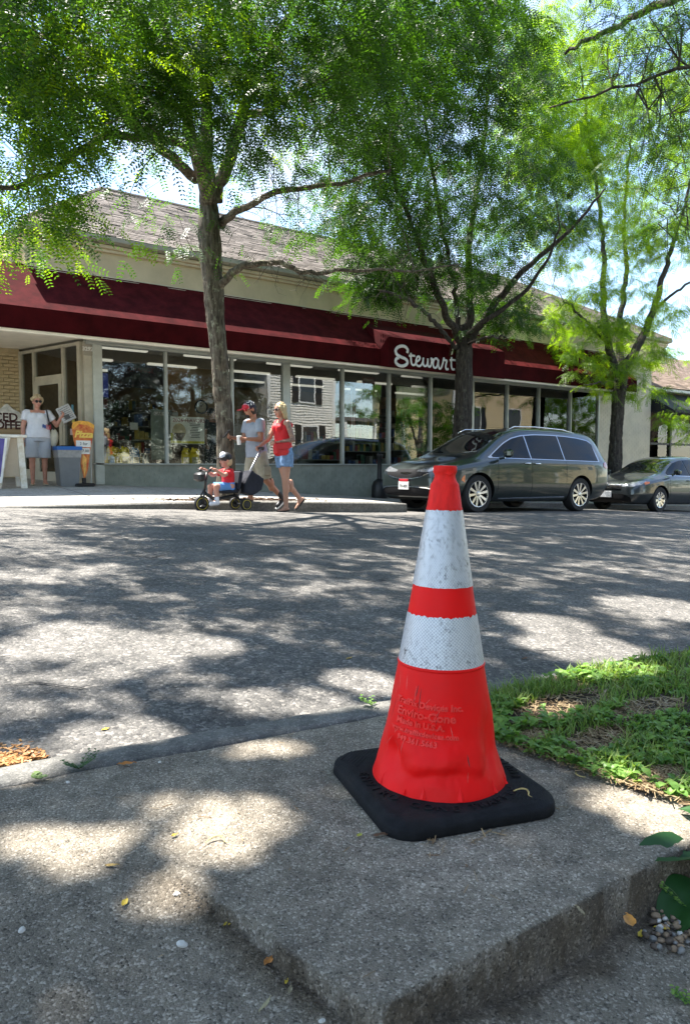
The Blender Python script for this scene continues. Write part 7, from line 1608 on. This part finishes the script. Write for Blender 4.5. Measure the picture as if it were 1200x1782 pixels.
# shelves and counters in the room
def shelf(label, x0, x1, y, z0, z1, n, seed, dep=.35):
    t = thing('shop_shelf', label, 'shelf', ((x0 + x1) / 2, y, FZ), world=True); rs = random.Random(seed)
    q = MB(); q.bx((x0, y + dep - .02, FZ), (x1, y + dep, z1 + .05)); q.build('back', mat('shelf_back', (.05, .045, .04), .6), t)
    cols = [mat('pack_' + c, v, .5, var=.2, vscale=20) for c, v in (('red', (.25, .03, .03)), ('cream', (.35, .33, .27)), ('green', (.05, .12, .06)), ('yellow', (.40, .28, .04)), ('blue', (.05, .09, .20)), ('dark', (.04, .03, .03)))]
    qs = [MB() for _ in cols]
    for i in range(n):
        z = z0 + (z1 - z0) * i / max(1, n - 1); q = MB(); q.bx((x0, y, z - .02), (x1, y + dep - .021, z)); q.build('board', mat('shelf_grey', (.22, .21, .19), .5), t); x = x0 + .02
        while x < x1 - .06:
            w = rs.uniform(.05, .13); h = rs.uniform(.10, min(.26, (z1 - z0) / max(1, n - 1) * .9 if n > 1 else .25))
            if rs.random() < .85:
                k = rs.randrange(len(cols)); qs[k].bx((x, y + .02, z + .001), (min(x + w - .01, x1), y + .2, z + h))
            x += w
    for q, m in zip(qs, cols):
        if q.v: tag(q.build('packets', m, t), kind='stuff')
x_at = lambda px, L: onL(px, 760, L).x
shelf('narrow shelf of small goods in the first window left of the grey panel', x_at(238, 14.9), x_at(262, 14.9), 14.9, .0, 1.15, 5, 1)
shelf('wide dark shelf of groceries at the back of the shop', 5.2, 9.2, 18.6, FZ + .1, 1.5, 5, 2)
shelf('low shelf in the fourth window stacked with small packets', x_at(530, 14.9), x_at(600, 14.9), 14.9, FZ + .1, .62, 3, 3)
shelf('magazine rack in the fifth window', x_at(602, 14.7), x_at(676, 14.7), 14.7, FZ + .05, .75, 4, 4)
shelf('rack of packets in the sixth window', x_at(682, 14.8), x_at(746, 14.8), 14.8, FZ + .1, .8, 4, 5)
shelf('rack behind the minivan bonnet in the seventh window', x_at(752, 14.8), x_at(815, 14.8), 14.8, FZ + .1, .8, 4, 6)
shelf('long back shelf beyond the right windows', 13.5, 20.5, 18.6, FZ + .1, 1.7, 6, 7)
ct = thing('counter', 'dark shop counter inside the corner window', 'counter', (6.5, 16.6, FZ), world=True); q = MB(); q.bx((5.2, 16.4, FZ), (8.4, 17.0, .55), bev=.01); q.build('cabinet', mat('counter_wood', (.09, .05, .03), .5, var=.2), ct); q = MB(); q.bx((5.1, 16.35, .552), (8.5, 17.05, .60)); q.build('top', mat('counter_top', (.20, .18, .15), .3), ct)
a = onL(350, 708, 17.2); ck = thing('wall_clock', 'round wall clock with a dark rim above the counter', 'clock', (a.x, 17.2, a.z), world=True)
Mc = Matrix.Translation((a.x, 17.2, a.z)) @ RX
q = MB(); q.tube([Mc @ Vector((.16 * math.cos(t), .16 * math.sin(t), 0)) for t in np.linspace(0, 2 * math.pi, 29)[:-1]], .022, 6, closed=True); q.build('rim', black_plastic, ck, smooth=True); q = MB(); q.lathe([(.155, -.01), (.155, .004)], 28, Mc); q.build('dial', mat('clock_dial', (.42, .36, .25), .5), ck)
q = MB(); q.tube([Mc @ Vector((0, 0, .008)), Mc @ Vector((.05, .07, .008))], .006, 4); q.build('hand', black_plastic, ck); q = MB(); q.tube([Mc @ Vector((0, 0, .008)), Mc @ Vector((-.02, .12, .008))], .005, 4); q.build('hand', black_plastic, ck)
q = MB(); q.bx((a.x - .9, 17.225, FZ), (a.x + .9, 17.3, CZI)); q.build('partition', wallin, shop)
a = onL(245, 655, 17.4); bd = thing('hanging_menu', 'dark hanging menu board deep in the first window', 'menu board', (a.x, 17.4, a.z), world=True); q = MB(); q.bx((a.x - .8, 17.4, a.z - .28), (a.x + .8, 17.43, a.z + .28)); q.build('board', mat('menu_board', (.035, .03, .05), .5), bd); put_text('CHANGE', a.x, 17.396, a.z + .15, .16, mat('dim_red', (.16, .03, .05), .6), bd)
a = onL(178, 670, 15.2); tv = thing('blue_screen', 'dim blue screen hanging inside beside the corner post', 'screen', (a.x, 15.2, a.z), world=True); q = MB(); q.bx((a.x - .14, 15.2, a.z - .28), (a.x + .14, 15.25, a.z + .28), bev=.01); q.build('housing', black_plastic, tv); q = MB(); q.bx((a.x - .12, 15.195, a.z - .25), (a.x + .12, 15.199, a.z + .25)); q.build('display', mat('blue_display', (.02, .03, .12), .3, emit=(.03, .05, .3), estr=.06), tv)
tb = thing('cafe_table', 'black cafe table behind the fourth window', 'table', (x_at(560, 15.6), 15.6, FZ)); q = MB(); q.lathe([(.38, .72), (.38, .75)], 28); q.build('table_top', black_plastic, tb); q = MB(); q.tube([(0, 0, .02), (0, 0, .72)], .035, 10); q.lathe([(.25, 0), (.24, .02)], 24); q.build('pedestal', black_plastic, tb)

# ------------------------------------------------------------------ verge plants and litter
rg2 = np.random.default_rng(99)
bare = [(onZ(965, 1232, -.70), .20, .085), (onZ(1035, 1290, -.70), .12, .05), (onZ(1120, 1240, -.70), .16, .05), (onZ(930, 1278, -.70), .07, .03), (onZ(1150, 1350, -.70), .08, .035)]
def is_bare(x, y): return any(((x - c.x) / a) ** 2 + ((y - c.y) / b) ** 2 < 1 for c, a, b in bare)
grass_m = leaf_mat('verge_grass', (.095, .20, .03), (.27, .33, .09), (1.5, 1.6, .7), .35)
weed_m = leaf_mat('verge_weeds', (.09, .20, .035), (.24, .38, .08), (1.6, 1.6, .7), .35)
V, T = [], []; n = 0
while n < 13000:
    y = rg2.uniform(.60, 1.66); x = verge_x(y) + abs(rg2.normal(0, .9)) if rg2.random() < .8 else verge_x(y) + rg2.uniform(0, 6)
    if x < verge_x(y) + .01 or y > 1.655 + kerb_sh(x): continue
    dn_ = vnoise(np.array([x]), np.array([y]), .16, 5)[0]
    if is_bare(x, y) or (dn_ < .30 and rg2.random() < .6) or (x < verge_x(y) + .06 and rg2.random() < .5): continue
    h = rg2.uniform(.010, .028) * (1.1 + .9 * dn_ + .25 * min(2, max(0, y - 1.3) * 4)); a = rg2.uniform(0, 6.28); ln = rg2.uniform(.3, 1.1) * h; w = rg2.uniform(.0012, .0026)
    b = np.array([x, y, verge_h(x, y) - .004]); d = np.array([math.cos(a), math.sin(a), 0]); s = np.array([-d[1], d[0], 0]) * w; m_ = b + d * ln * .35 + np.array([0, 0, h * .65]); t_ = b + d * ln + np.array([0, 0, h])
    V += [b - s, b + s, m_ + s * .8, m_ - s * .8, m_ - s * .8, m_ + s * .8, t_ + s * .15, t_ - s * .15]; q = rg2.random(); T += [q, q]; n += 1
o = link('grass', np_mesh('grass', np.array(V), np.arange(len(V)).reshape(-1, 4), grass_m, np.array(T))); tag(o, kind='stuff')
V, T = [], []
def leaf_blade(V, T, b, d, L, w, up, tint, curl=.25, n=4):
    d = np.array(d) / np.linalg.norm(d); s = np.cross(d, [0, 0, 1]); s /= np.linalg.norm(s) + 1e-9; nrm = np.cross(s, d); prof = [.12, .75, 1, .72, .05]; prev = None
    for i in range(n + 1):
        u = i / n; c = b + d * L * u + nrm * (up * L * math.sin(u * 2.2) * .5 - curl * L * u * u); ww = w * prof[min(4, int(round(u * 4)))]
        row = (c - s * ww + nrm * ww * .25, c - nrm * .0, c + s * ww + nrm * ww * .25)
        if prev is not None: V += [prev[0], prev[1], row[1], row[0], prev[1], prev[2], row[2], row[1]]; T += [tint, tint * .9]
        prev = row
k = 0
while k < 1250:
    y = rg2.uniform(.55, 1.65); x = verge_x(y) + abs(rg2.normal(.0, .5)) - .02
    if (is_bare(x, y) and rg2.random() < .93) or y > 1.65 + kerb_sh(x): continue
    if vnoise(np.array([x]), np.array([y]), .22, 8)[0] < .38: continue
    k += 1; tint = rg2.random(); R0 = rg2.uniform(.007, .022) * (1.15 if y > 1.2 else .9)
    for j in range(rg2.integers(2, 6)):
        a = rg2.uniform(0, 6.28); el = rg2.uniform(.15, .9); leaf_blade(V, T, np.array([x, y, verge_h(x, y) + rg2.uniform(0, .018)]), (math.cos(a), math.sin(a), el), R0 * rg2.uniform(1.0, 1.7), R0 * rg2.uniform(.38, .62), .3, min(1, max(0, tint + rg2.normal(0, .15))))
o = link('weeds', np_mesh('weeds', np.array(V), np.arange(len(V)).reshape(-1, 4), weed_m, np.array(T), smooth=False)); tag(o, kind='stuff')
# dry needles, mulch crumbs and twigs
straw = leaf_mat('dry_straw', (.16, .10, .05), (.36, .27, .15), (1, 1, 1), .05); orange = leaf_mat('mulch_chips', (.28, .12, .04), (.50, .27, .10), (1, 1, 1), .05)
def litter(name, pts, m, L, w, n=1, zf=None, lift=.004):
    V, T = [], []
    for (x, y) in pts:
        a = rg2.uniform(0, 6.28); l = rg2.uniform(*L) / 2; ww = rg2.uniform(*w) / 2; z = zf(x, y) + lift + rg2.uniform(0, .006); d = np.array([math.cos(a), math.sin(a), rg2.uniform(-.25, .25)]); s = np.array([-d[1], d[0], rg2.uniform(-.4, .4)]); c = np.array([x, y, z]); th = np.array([0, 0, ww * .6])
        P = [c - d * l - s * ww, c + d * l - s * ww, c + d * l + s * ww, c - d * l + s * ww]; Q = [p + th for p in P]
        V += Q + [P[0], P[1], Q[1], Q[0]] + [P[2], P[3], Q[3], Q[2]] + [P[3], P[0], Q[0], Q[3]] + [P[1], P[2], Q[2], Q[1]]; t = rg2.random(); T += [t] * 5
    o = link(name, np_mesh(name, np.array(V), np.arange(len(V)).reshape(-1, 4), m, np.array(T))); return tag(o, kind='stuff')
pts = []
for c, a, b in bare:
    for _ in range(420): r, t = math.sqrt(rg2.random()), rg2.uniform(0, 6.28); pts.append((c.x + a * 1.15 * r * math.cos(t), c.y + b * 1.15 * r * math.sin(t)))
for _ in range(500): y = rg2.uniform(.75, 1.66); pts.append((verge_x(y) + abs(rg2.normal(0, .03)) - .02, y))
litter('dry_litter', [p for p in pts if p[1] < 1.66 + kerb_sh(p[0])], straw, (.008, .045), (.001, .004), zf=verge_h)
q0 = onZ(20, 1335, -.70); pts = []
while len(pts) < 900:
    x, y = q0.x + rg2.normal(-.05, .075), q0.y + abs(rg2.normal(0, .055)) - .005
    if y > 1.812 and x < q0.x + .085 - (y - 1.85) * .2: pts.append((x, y))
litter('mulch_litter', pts, orange, (.006, .028), (.002, .007), zf=lambda x, y: road_z(x, y), lift=.003)
def pz_(x, y): return float(pave_h(np.array([[x]]), np.array([[y]]))[0, 0])
pts = [(.875 + rg2.normal(0, .012), 1.03 + rg2.normal(0, .05)) for _ in range(70)] + [(1.0 + rg2.uniform(-.2, .2), .93 - .02 * rg2.random()) for _ in range(25)] + [(rg2.uniform(.2, 1.3), rg2.uniform(.72, 1.6)) for _ in range(30)]
litter('dust_litter', pts, straw, (.006, .03), (.0008, .0025), zf=pz_, lift=.001)
pts = [(.45 + (1.1 - y) * .2 - abs(rg2.normal(0, .012)) - .006, y) for y in rg2.uniform(.70, 1.12, 160)]
litter('step_dirt', pts, soil_l := leaf_mat('dark_crumbs', (.05, .04, .03), (.16, .13, .10), (1, 1, 1), .02), (.001, .005), (.001, .003), zf=pz_, lift=.0)
# single fallen leaves
def on_ground(px, py, zf):
    q = onZ(px, py, -.7)
    for _ in range(8): q = onZ(px, py, zf(q.x, q.y))
    return q
def fallen(px, py, L, w, col, label, zf=pz_, rot=None, curl=.4, seed=0):
    q = on_ground(px, py, zf); rs = np.random.default_rng(seed); n = 7; P = []
    for i in range(n + 1):
        u = i / n * 2 - 1; ww = w * (1 - u * u) ** .7 + w * .03; row = []
        for j in (-1, -.4, .4, 1): row.append(Vector((u * L, j * ww, .002 + abs(j) * ww * curl + curl * .35 * L * u * u + .001 * rs.normal())))
        P.append(row)
    mb = MB(); mb.grid(P); mb.tube([(L * .95, 0, .004 + curl * .3 * L), (L * 1.35, .002, .002)], .0007, 4)
    o = mb.build('fallen_leaf', mat('fallen_%s' % label.split()[0], col, .6, var=.25, vscale=60), None, smooth=True); o.location = (q.x, q.y, q.z + .0015); o.rotation_euler = (0, 0, rot if rot is not None else rs.uniform(0, 6.28)); tag(o, label, 'leaf', 'fallen leaves on the pavement'); return o
Yw, Ob, Bn = (.55, .40, .04), (.42, .16, .03), (.14, .07, .035)
for i, a in enumerate([(217, 1575, .0105, .0045, Yw, 'yellow oval leaf lying on the lower pavement left of the step', pz_, .9), (397, 1612, .0095, .004, Yw, 'yellow leaf at the foot of the step edge, upper of two there', pz_, .2), (467, 1678, .010, .006, Ob, 'orange crumpled leaf at the foot of the step edge', pz_, .5), (193, 1510, .0105, .004, (.40, .27, .08), 'tan leaf in the shade above the yellow oval one', pz_, -.6),
    (498, 1713, .004, .002, Yw, 'tiny yellow leaf fleck nearest the step corner', pz_, .4), (460, 1755, .015, .003, (.38, .33, .18), 'pale folded leaf at the bottom edge of the picture', pz_, .5), (218, 1333, .019, .0075, Ob, 'orange brown leaf lying on the near kerb', lambda x, y: pave_z(x, y) + .002, -.3), (625, 1457, .007, .004, (.5, .5, .08), 'yellow-green leaf bit in front of the cone base', pz_, .3), (668, 1456, .022, .005, Bn, 'brown curled leaf under the front corner of the cone base', pz_, -.3),
    (183, 1272, .011, .005, Yw, 'yellow leaf on the road asphalt near the kerb', road_z, .2), (258, 1305, .010, .004, (.45, .3, .12), 'tan leaf bit on the asphalt beside the kerb', road_z, .2), (505, 1727, .009, .003, (.3, .25, .15), 'grey-tan leaf scrap by the step', pz_, .9), (303, 1457, .007, .003, Yw, 'yellow leaf fleck in the sun patch on the slab', pz_, .1), (912, 1148, .018, .006, (.3, .2, .1), 'brown leaf on the asphalt beyond the cone', road_z, .1), (607, 1148, .02, .008, (.42, .32, .16), 'tan leaf on the asphalt left of the cone', road_z, .4),
    (1010, 1590, .012, .003, (.35, .28, .16), 'thin straw-coloured leaf on the slab near the front edge', pz_, 1.2), (1095, 1608, .016, .009, (.50, .22, .04), 'curled orange leaf by the pebbles at the slab foot', pz_, .8), (1115, 1630, .010, .005, (.62, .45, .04), 'yellow leaf on the pebbles, left of the longer one', pz_, .2), (1148, 1620, .012, .004, (.62, .45, .04), 'slim yellow leaf lying among the pebbles', pz_, -.8), (1180, 1590, .018, .006, (.52, .42, .05), 'long yellow-green leaf on the pebbles beneath the plant', pz_, -.3)]):
    fallen(*a[:6], a[6], a[7], seed=i)
def curl_seed(px, py, label, zf, s=1.0, col=(.36, .28, .15), seed=0, rot=0, lift=0):
    q = on_ground(px, py, zf) ; q.z += lift; mb = MB(); pts = [Vector((x * s, y * s, z * s)) for x, y, z in ((-.022, .008, .002), (-.012, .012, .003), (-.002, .011, .005), (.006, .004, .006), (.007, -.006, .004), (.004, -.014, .002), (.008, -.024, .002))]
    mb.tube(smooth_path(pts), [.0006, .0012, .0018, .002, .002, .002, .0022, .0024, .0026, .0026, .0026, .0026, .0026, .0024, .0024, .0024, .0022, .002, .002, .002, .0018, .0016, .0014, .0014, .0012, .0012, .001, .0008, .0006, .0005, .0004][:len(smooth_path(pts))], 6, flat=.5)
    o = mb.build('curled_pod', mat('dry_pod', col, .7, var=.3, vscale=60), None, smooth=True); o.location = (q.x, q.y, q.z + .003); o.rotation_euler = (0, 0, rot); return tag(o, label, 'seed pod')
curl_seed(380, 1466, 'curled dry yellow pod lying in the sun patch', pz_, 1.0, (.42, .33, .12), rot=.2)
curl_seed(1005, 1352, 'small pale curled twig on the slab beyond the cone base', pz_, .8, (.36, .33, .26), rot=2.2)
curl_seed(708, 1328 - 88, 'curled straw stuck to the kerb behind the cone', lambda x, y: pave_z(x, y), .01)
base_top = lambda x, y: CZ + .040
curl_seed(912, 1383, 'pale curled straw lying on the right corner of the rubber base', base_top, .95, (.45, .37, .2), rot=-.5)
# pebbles
grav = [mat('pebble_%s' % n_, c, .7, var=.2, vscale=40) for n_, c in (('white', (.50, .48, .43)), ('grey', (.22, .21, .19)), ('tan', (.26, .18, .11)), ('dark', (.09, .065, .045)))]
def pebble_mesh(m, seed):
    b = bmesh.new(); bmesh.ops.create_icosphere(b, subdivisions=2, radius=1)
    for v in b.verts: v.co *= 1 + .28 * fbm(v.co.x * 1.3 + seed, v.co.y * 1.3, v.co.z * 1.3, 2)
    me = bpy.data.meshes.new('pebble'); b.to_mesh(me); b.free(); me.materials.append(m); return me
for i, (px, py, r, lab) in enumerate(((308, 1557, .0065, 'white pebble at the top of the broken step edge'), (38, 1620, .007, 'pale pebble set in the lower pavement at far left'), (317, 1645, .010, 'flat pale pebble on the lower pavement left of the step'), (560, 1778, .005, 'small white pebble beside the step near the bottom edge'), (278, 1327, .006, 'white pebble in the kerb joint'), (118, 1362, .006, 'white pebble beside the mossy weed'))):
    q = on_ground(px, py, pz_); o = link('pebble', pebble_mesh(grav[0], i)); o.location = (q.x, q.y, q.z + r * .15); o.scale = (r, r * .7, r * .4); o.rotation_euler = (0, 0, i); tag(o, lab, 'pebble', 'loose pebbles')
mesh_p = [pebble_mesh(grav[i % 4], 30 + i) for i in range(12)]; q0 = on_ground(1165, 1632, pz_); allv, allf = MB(), None
pebs = [MB() for _ in grav]
for i in range(150):
    x, y = q0.x + rg2.normal(.03, .045), q0.y + rg2.normal(.0, .022); 
    if x < q0.x - .055 - .1 * (y - q0.y): continue
    r = rg2.uniform(.003, .0085); M = Matrix.Translation((x, y, pz_(x, min(y, .66)) + r * .3 + rg2.uniform(0, .008))) @ Matrix.Rotation(rg2.uniform(0, 6), 4, 'Z') @ Matrix.Rotation(rg2.uniform(-1, 1), 4, 'X') @ Matrix.Diagonal((r, r * .75, r * .6, 1)); me = mesh_p[rg2.integers(12)]
    pebs[int(rg2.choice(4, p=[.09, .30, .33, .28]))].add([M @ v.co for v in me.vertices], [tuple(p.vertices) for p in me.polygons])
mb = MB()
for i, p_ in enumerate(pebs): mb.add(p_.v, p_.f, i)
o = mb.build('gravel', grav, None, smooth=True, fix=False); tag(o, kind='stuff')
# plants: broad leaves at the slab's end, herb sprigs, weed in the kerb joint, moss
def big_leaf(mb, b, d, L, w, lift=.5, curl=.5, n=10, seed=0, wave=.12):
    d = Vector(d).normalized(); s = d.cross(Vector((0, 0, 1))).normalized(); up = s.cross(d); P = []
    for i in range(n + 1):
        u = i / n; c = Vector(b) + d * L * u + up * (lift * L * u - curl * L * u * u); ww = w * (math.sin(math.pi * min(1, u * .93 + .07)) ** .75) * (1 - .25 * u); row = []
        for j in range(-4, 5): 
            t = j / 4; row.append(c + s * ww * t + up * (abs(t) * ww * .35 - wave * ww * math.cos(t * 9 + u * 2) * .35 + wave * ww * math.sin(u * 13 + j) * .35 + .08 * ww * fbm(u * 3 + seed, t * 2, 1)))
        P.append(row)
    mb.grid(P)
bl_m = leaf_mat('broad_leaf', (.022, .075, .018), (.03, .10, .022), (1.3, 1.5, .7), .25)
c0 = on_ground(1215, 1560, pz_); bp_ = thing('broadleaf_plant', 'broad-leaved green plant growing at the right end of the slab', 'plant', (c0.x + .03, c0.y - .0, c0.z), world=True)
for i, (px, py, hz, d, L, w, lf, cu) in enumerate(((1228, 1555, .062, (-.8, .42, .10), .150, .056, .3, .35), (1232, 1580, .030, (-.92, .08, .05), .140, .052, .3, .8), (1285, 1530, .08, (-.1, .8, .2), .12, .045, .3, .4), (1290, 1560, .05, (-.1, -.9, .3), .12, .045, .4, .5), (1262, 1560, .070, (-.7, .1, .2), .085, .04, .3, .5))):
    q = on_ground(px, py, pz_); mb = MB(); big_leaf(mb, (q.x, q.y, q.z + hz), d, L, w, lf, cu, seed=i); o = mb.build('leaf', bl_m, bp_, smooth=True); a_ = o.data.attributes.new('tint', 'FLOAT', 'FACE'); a_.data.foreach_set('value', [.3 + .1 * i] * len(o.data.polygons))
    mb = MB(); mb.tube([Vector((c0.x + .05, c0.y, c0.z)), Vector((q.x, q.y, q.z + hz)) - Vector(d) * .02 + Vector((0, 0, -.01)), Vector((q.x, q.y, q.z + hz))], .004, 6); mb.build('stalk', mat('stalk_green', (.06, .12, .03), .6), bp_, smooth=True)
def sprig(name, label, base, n, hgt, ll, lw, seed, m, spread=.5, per=10):
    rs = np.random.default_rng(seed); t = thing(name, label, 'plant', base, world=True); V, T = [], []; st = MB()
    for i in range(n):
        a = rs.uniform(0, 6.28); d = np.array([math.cos(a) * spread, math.sin(a) * spread, 1]) * hgt * rs.uniform(.6, 1.1); b = np.array(base); p = [Vector(b + d * u + np.array([math.cos(a), math.sin(a), -.3]) * .3 * hgt * u * u) for u in (0, .33, .66, 1)]; st.tube(p, [.0012, .001, .0008, .0005], 4)
        for k in range(per):
            u = (k + 1) / per; q = np.array(p[0].lerp(p[3], u)); aa = a + (1.3 if k % 2 else -1.3) + rs.normal(0, .3); leaf_blade(V, T, q, (math.cos(aa), math.sin(aa), .35), ll * rs.uniform(.7, 1.1), lw * rs.uniform(.7, 1.1), .2, rs.random(), n=4)
    st.build('stems', MATS['stalk_green'], t); link('foliage', np_mesh('foliage', np.array(V), np.arange(len(V)).reshape(-1, 4), m, np.array(T)), t); return t
q = on_ground(1192, 1590, pz_); sprig('herb_sprig', 'fine-leaved herb sprigs below the broad leaves at the right edge', (q.x + .01, q.y + .0, q.z), 12, .075, .007, .003, 4, weed_m, .6, 12)
q = on_ground(1190, 1745, pz_); sprig('herb_sprig', 'tiny green weed on the lower walk at the bottom right corner', (q.x, q.y, q.z), 6, .014, .008, .003, 5, weed_m, .9, 6)
q = on_ground(148, 1352, lambda x, y: pave_z(x, y)); wd = leaf_mat('dark_weed', (.025, .075, .022), (.05, .12, .035), (1.2, 1.4, .7), .25); sprig('kerb_weed', 'dark green ferny weed growing from the kerb joint', (q.x, 1.662, q.z), 11, .032, .009, .0035, 6, wd, 1.0, 8)
q = on_ground(82, 1372, lambda x, y: pave_z(x, y)); sprig('moss_weed', 'pale green crinkled weed lying in the kerb joint', (q.x, 1.655, q.z), 9, .010, .012, .008, 7, leaf_mat('pale_weed', (.13, .20, .06), (.22, .30, .09), (1, 1.1, .7), .2), 1.6, 5)
q = on_ground(668, 1237, lambda x, y: pave_z(x, y)); sprig('kerb_weed', 'small weed in the kerb joint just left of the cone', (q.x, 1.664, q.z), 7, .022, .012, .005, 8, weed_m, 1.2, 5)
# leaf litter at the foot of the tree by the walkers
pts = [(b1.x + rg2.normal(.3, .8), 10.35 + rg2.normal(0, .22)) for _ in range(500)]
litter('tree_litter', [p for p in pts if p[1] > kerb_y(p[0]) + .16], leaf_mat('brown_litter', (.05, .03, .018), (.14, .08, .045), (1, 1, 1), .05), (.02, .07), (.01, .03), zf=walk_z, lift=.01)
tree_pit = decal_sheet('tree_pit', b1.x + .25, 10.42, 1.3, .24, soil, .012, zf=walk_z)
